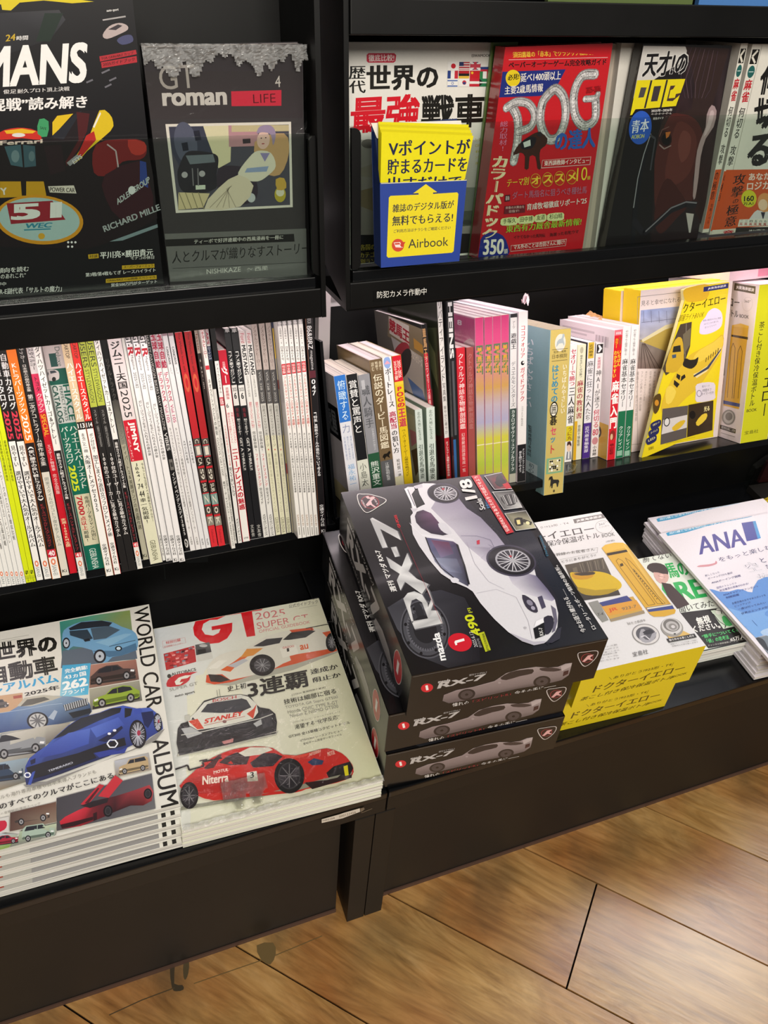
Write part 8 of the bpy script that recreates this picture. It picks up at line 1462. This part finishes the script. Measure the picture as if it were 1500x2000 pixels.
    for pts_, c_ in ((((430, 1100), (480, 1060), (540, 1035), (620, 1060), (600, 1110), (500, 1115)), '3c2c2e'), (((620, 1100), (700, 1040), (770, 1040), (820, 1060), (760, 1120), (640, 1130)), '2e262c'), (((550, 1040), (620, 1005), (730, 1005), (760, 1020), (680, 1050), (590, 1062)), 'd8d6ca'), (((340, 1130), (430, 1050), (450, 1050), (400, 1130), (350, 1140)), '4a2426'), (((970, 1095), (1010, 1070), (1070, 1085), (1060, 1110), (1000, 1115)), '2c3c60'), (((1085, 1160), (1130, 1120), (1230, 1090), (1250, 1130), (1230, 1170), (1130, 1200), (1100, 1190)), '1e1c1e'), (((1190, 1120), (1215, 1112), (1222, 1175), (1200, 1182)), 'd8d020'), (((950, 1220), (1100, 1200), (1240, 1170), (1240, 1190), (1000, 1260)), '2c1c1c'), (((230, 1200), (330, 1180), (560, 1190), (620, 1240), (560, 1280), (300, 1290)), 'b0241e'), (((600, 1160), (660, 1150), (670, 1210), (605, 1215)), 'ecece4'), (((820, 1050), (900, 1055), (1000, 1035), (960, 1060), (860, 1080)), 'd84a3c')):
        f.P(S(*pts_), c_)
    f.L(S((165, 1140), (240, 1115), (250, 1145), (340, 1120), (330, 1095), (450, 1070)), .0020, '24201f'); f.L(S((310, 1090), (360, 1080)), .0014, '24201f'); f.T('MOTUL', *S((398, 1168), (490, 1150), (398, 1150)), 'e8d8cc', .05); f.T('Niterra', *S((330, 1236), (490, 1215), (330, 1182)), 'ecdcd0', .06); f.T('3', *S((622, 1195), (645, 1190), (620, 1160)), '1c1c1a', .04); f.T('NITERRA', *S((980, 1060), (1050, 1035), (985, 1040)), 'e8c8b8', .04); f.T('MOTUL', *S((1095, 1060), (1140, 1045), (1090, 1035)), 'e8c8b8', .04)
    for c_ in ((250, 1300, 56, 82), (860, 1180, 92, 108)): f.E(S(c_[:2]), c_[2]/3.125, c_[3]/3.125, '1c1a1c', 0, 36); f.E(S(c_[:2]), c_[2]*.74/3.125, c_[3]*.76/3.125, '3c3a3e', 0, 30); f.E(S(c_[:2]), c_[2]*.66/3.125, c_[3]*.68/3.125, '26242a', 0, 30); [(f.L(S(c_[:2], (c_[0]+c_[2]*.64*math.cos(j*.785), c_[1]+c_[3]*.66*math.sin(j*.785))), .0010, '6a686c')) for j in range(8)]
    endbook(f)
    crinkle(f.F, .001, gW-.001, .0, gD, gH+.0026, 40, 56, .0012, 5.5, f.t, 'shrink_film', M_FILM, 30)
    crinkle(f.F, .045, .092, .004, .040, gH+.0040, 26, 22, .0022, 9.5, f.t, 'glinting_film', M_FILM3, 90, .6)
    crinkle(f.F, .002, gW, -.0035, .0035, gH+.0022, 60, 4, .0030, 2.5, f.t, 'crumpled_film_edge', M_FILM2, 120)
# green comic-covered horse books, two, half under the airline magazines
for i in range(2):
    hh = .0155; z0_ = ZT+.0003 + i*(hh+.0006); top = i == 1
    O = hz((1460, 1254), z0_+hh) if top else hz((1449, 1262), z0_+hh)
    a_ = -.05; wG, dG = .122, .176; o = O - V((math.cos(a_), math.sin(a_), 0))*wG
    f = lying('green_book', 'book', ['green and white book lying under its twin, on the tray', 'upper green and white book with a black band, left of the airline magazines'][i], o.x, o.y, z0_, a_, wG, dG, hh, 'dfe6de', 'green horse books', 0, sub=1, pages='eceae4')
    if top:
        f.T('勝てない', *D((705, 585), (888, 552), (696, 545)), '2c2c2a', .01); f.T('馬の', *D((865, 690), (1010, 668), (835, 585)) if False else D((880, 685), (1010, 665), (832, 592)), '2fae5c', .06); f.T('ARE', *D((830, 850), (1115, 800), (778, 730)), '2fae5c', .07); f.T('聞いてみた', *D((940, 905), (1160, 862), (928, 862)), '2c2c2a', .02)
        f.P(D((728, 620), (745, 592), (790, 585), (840, 600), (865, 640), (855, 680), (830, 660), (800, 655), (770, 650)), '3a3032', 2); f.P(D((770, 645), (830, 655), (865, 660), (862, 700), (830, 720), (790, 700)), 'd0a8a0', 2); f.E(D((822, 672)), 4, 5, 'e8c0b8'); f.L(D((800, 668), (845, 678)), .0006, '55383a'); f.P(D((820, 710), (880, 720), (960, 800), (1000, 850), (920, 880), (860, 800)), '3c2e30', 0)
        f.P(D((930, 905), (1200, 870), (1372, 1085), (1120, 1130), (1000, 990)), '1c1a1a'); f.T('無視', *D((1055, 985), (1140, 965), (1035, 935)), 'ecebe6', .06); f.T('ください。', *D((1030, 1030), (1200, 1000), (1015, 990)), 'ecebe6', .05)
        f.P(D((1135, 890), (1200, 878), (1290, 990), (1215, 1006)), 'c9d8c6'); f.P(D((1205, 930), (1240, 925), (1275, 980), (1230, 985)), '4cae64', 2); f.E(D((1185, 895)), 6, 6, 'e6e8e2'); f.L(D((1160, 885), (1200, 890), (1205, 910)), .0012, '1c1c1c'); f.L(D((1150, 910), (1190, 960), (1230, 985), (1225, 1000)), .0012, '1c1c1c')
        f.T('“勝手に”ついてくる', *D((1085, 1068), (1320, 1022), (1075, 1045)), '5cd87c', .03); f.T('「値」の思考法', *D((1115, 1098), (1255, 1070), (1105, 1072)), '5cd87c', .03); f.T('65万人', *D((1262, 1088), (1352, 1068), (1256, 1062)), 'ecebe6', .04); f.T('チャンネル登録者数ユーチューバー', *D((1118, 1118), (1352, 1078), (1116, 1108)), 'c8c8c0', .01)
        f.U([(.0006, .0006), (wG-.0006, .0006), (wG-.0006, .0022), (.0006, .0022)], '1a1a1a')
    else: f.U([(.0006, .0006), (wG-.0006, .0006), (wG-.0006, .1), (.0006, .1)], '1c2420')
    endbook(f)
# airline magazines, a ragged stack of nine
An = K(1320, 940, 5.0); aW, aD, aH = .2135, .277, .0046
FRONT = hz((1475.5, 1332), ZT)
random.seed(21); N_A = 9
for i in range(N_A):
    top = i == N_A-1; z_ = ZT+.0003 + i*(aH+.0003); a_ = -.058 + (i % 3)*.006
    if i >= N_A-2:                           # the two upper copies hang a little over the front
        a_ = -.028; tl_ = hz((1286.9, 1042.7) if top else (1268, 1015), z_+aH); o = tl_ - V((-math.sin(a_), math.cos(a_), 0))*aD
    else: o = V((.5075 + [0, .002, .0045, .003, .006, .0045, .008][i], .0035+.0016*i + [0, .002, .001, .003, .001, .002, .003][i], 0))
    f = lying('airline_magazine', 'magazine', 'white and blue airline magazine, ' + ['bottom copy of the ragged stack on the tray', 'second copy from the bottom of the stack', 'third copy from the bottom of the stack', 'fourth copy from the bottom of the stack', 'fifth copy from the bottom, middle of the stack', 'sixth copy from the bottom of the stack', 'third copy from the top of the stack', 'second from the top, blue heading showing', 'top copy of the stack at the right edge'][i], o.x, o.y, z_, a_, aW, aD, aH, 'e2dee6', 'airline magazines in the ragged stack', .0008, 1.0, pages='d8d4c8')
    if i >= N_A-2:
        sh = (0, 0) if top else (-19, -27.5)
        A2 = K(1320+sh[0], 940+sh[1], 5.0); D2 = K(1040+sh[0], 920+sh[1], 3.2609)
        f.P(A2((-96, 508), (-90, 480), (60, 455), (250, 405), (430, 360), (650, 322), (730, 322), (738, 345), (700, 355), (500, 395), (300, 440), (100, 500), (-80, 535)), '3f9cc8', 0); f.T('飛行機と空港を知れば、今よりも旅が好きになる!', *A2((-62, 522), (722, 345), (-66, 500)), 'dcecf4', .03)
        f.T('ムック', *A2((-225, 550), (-150, 535), (-228, 535)), '8c8c9c', .0); f.T('ANA監修', *A2((768, 322), (812, 312), (765, 306)), '6a9cc0', .0); f.T('SKYMARK', *A2((765, 338), (848, 320), (762, 325)), '6a9cc0', 0)
    if top:
        an = An
        f.T('ANA', *D2((1062, 535), (1365, 470), (1040, 425)), '33348c', .045) ; f.P(an((640, 408), (750, 392), (800, 565), (692, 588)), '2c3a94'); f.P(an((750, 392), (778, 388), (830, 555), (800, 565)), '3a90cc')
        f.T('をもっと楽しむ!', *an((428, 795), (960, 660), (410, 748)), '3a3a6a', .0); f.P(an((205, 835), (240, 822), (320, 815), (380, 800), (385, 780), (400, 790), (395, 812), (320, 835), (230, 840)), 'c88a94', 2)
        for ch, bl_, br_, tl_ in (('空', (722, 895), (848, 870), (645, 805)), ('旅', (842, 1010), (970, 985), (770, 915))): f.T(ch, *an(bl_, br_, tl_), '6a6a80', .03); f.T(ch, *an(bl_, br_, tl_), 'e6e4ec', -.006)
        f.T('と', *an((838, 800), (885, 790), (808, 755)), '3a3a6a', .0); f.T('ひ', *an((895, 870), (940, 858), (870, 822)), '3a3a6a', .0)
        f.P(an((325, 1058), (360, 1062), (430, 1085), (520, 1082), (600, 1060), (650, 1062), (700, 1085), (745, 1090), (755, 1040), (800, 970), (870, 940), (1000, 930), (1300, 1300), (1100, 1430), (775, 1535)), '5f90d2'); f.P(an((500, 1240), (700, 1300), (900, 1250), (1200, 1350), (1000, 1470), (775, 1535), (660, 1420)), '74a4dc', 0); f.P(an((820, 1480), (900, 1440), (1100, 1400), (1150, 1450), (900, 1520)), 'a8c4e4', 2)
        f.P(an((775, 1537), (950, 1500), (1200, 1440), (1350, 1600), (900, 1700)), '77828c'); f.P(an((775, 1540), (840, 1545), (880, 1600), (900, 1660), (870, 1650)), '3a3e44', 2)
        for j, (tt, x_, y_, L_, c_) in enumerate((('新しくなった', 288, 938, 140, '6a6a8c'), ('ボーイング777も解説', 315, 968, 240, '6a6a8c'), ('ANAボーイング図鑑', 350, 1008, 285, '3a3a78'), ('国際のトレンドの', 400, 1058, 195, '6a6a9c'), ('航空業界の常識がわかる!', 430, 1085, 280, '5a5a94'), ('ANAキャビンアテンダント', 462, 1128, 345, '3a3a84'), ('制服図鑑', 490, 1155, 128, '2f3a80'), ('主要空港のおすすめスポットを', 548, 1212, 330, '3a4c84'), ('ピックアップ!', 575, 1240, 155, '3a4c84'), ('一度は行ってみたい', 608, 1270, 270, '2c3a74'), ('世界のエンタメ空港', 638, 1312, 290, '2c3a74'))): f.T(tt, *an((x_, y_), (x_+L_, y_-L_*.26), (x_-8, y_-20)), c_, .0 if c_[0] == '6' else .01)
        f.L(an((740, 1365), (790, 1420)), .0006, '3a5a9c')
    endbook(f)
# magazine at the right edge and the clear pack behind it
o = hz((1480, 975), ZT+.012); 
f = lying('yellow_headed_magazine', 'magazine', 'dark magazine with a yellow heading behind the airline stack, cut by the right edge', o.x-.004, o.y-.235, ZT+.0003, -.05, .20, .27, .012, '1b1a18', 'stack at the far right', 0, sub=1)
f.P(An((795, 185), (905, 152), (1100, 110), (1110, 170), (905, 200), (805, 215)), 'd8c020'); f.T('完全保存版', *An((808, 205), (960, 170), (802, 178)), '1c1a10', .04); f.P(An((865, 240), (1000, 200), (1010, 240), (872, 268)), 'd8ce30'); f.P(An((870, 275), (1000, 245), (1010, 290), (885, 300)), 'd8d4c8'); endbook(f)
F = flat(hz((1462, 958), ZT).x+.004, .345, ZT+.0002, -.1); t = thing('clear_pack', 'clear plastic clamshell pack with a dark red item, at the back of the right tray', 'package', F); bpy.context.view_layer.update()
q = MB(); q.box(F, .004, .11, .004, .010, .002, .062, 'ffffff'); 
q.v = []; q.f = []; q.c = []; q.m = []
prof = [(0, 0), (.12, 0), (.12, .07), (.03, .07), (0, .04)]
for yv_, rev in ((0, 0), (.012, 1)):
    pp = [F @ V((x, yv_, z)) for x, z in prof]; q.tri(pp[::-1] if rev else pp, 'ffffff')
for i in range(5): a, b_ = prof[i-1], prof[i]; q.tri([F @ V((a[0], 0, a[1])), F @ V((a[0], .012, a[1])), F @ V((b_[0], .012, b_[1])), F @ V((b_[0], 0, b_[1]))], 'ffffff')
q.build('clear_shell', M_CLEAR, t)
q = MB(); q.box(F, .02, .11, .003, .009, .006, .05, '2a0c0e'); q.build('dark_red_insert', M_LAM, t)
for o in list(SC.objects):
    pass
bpy.context.view_layer.update()
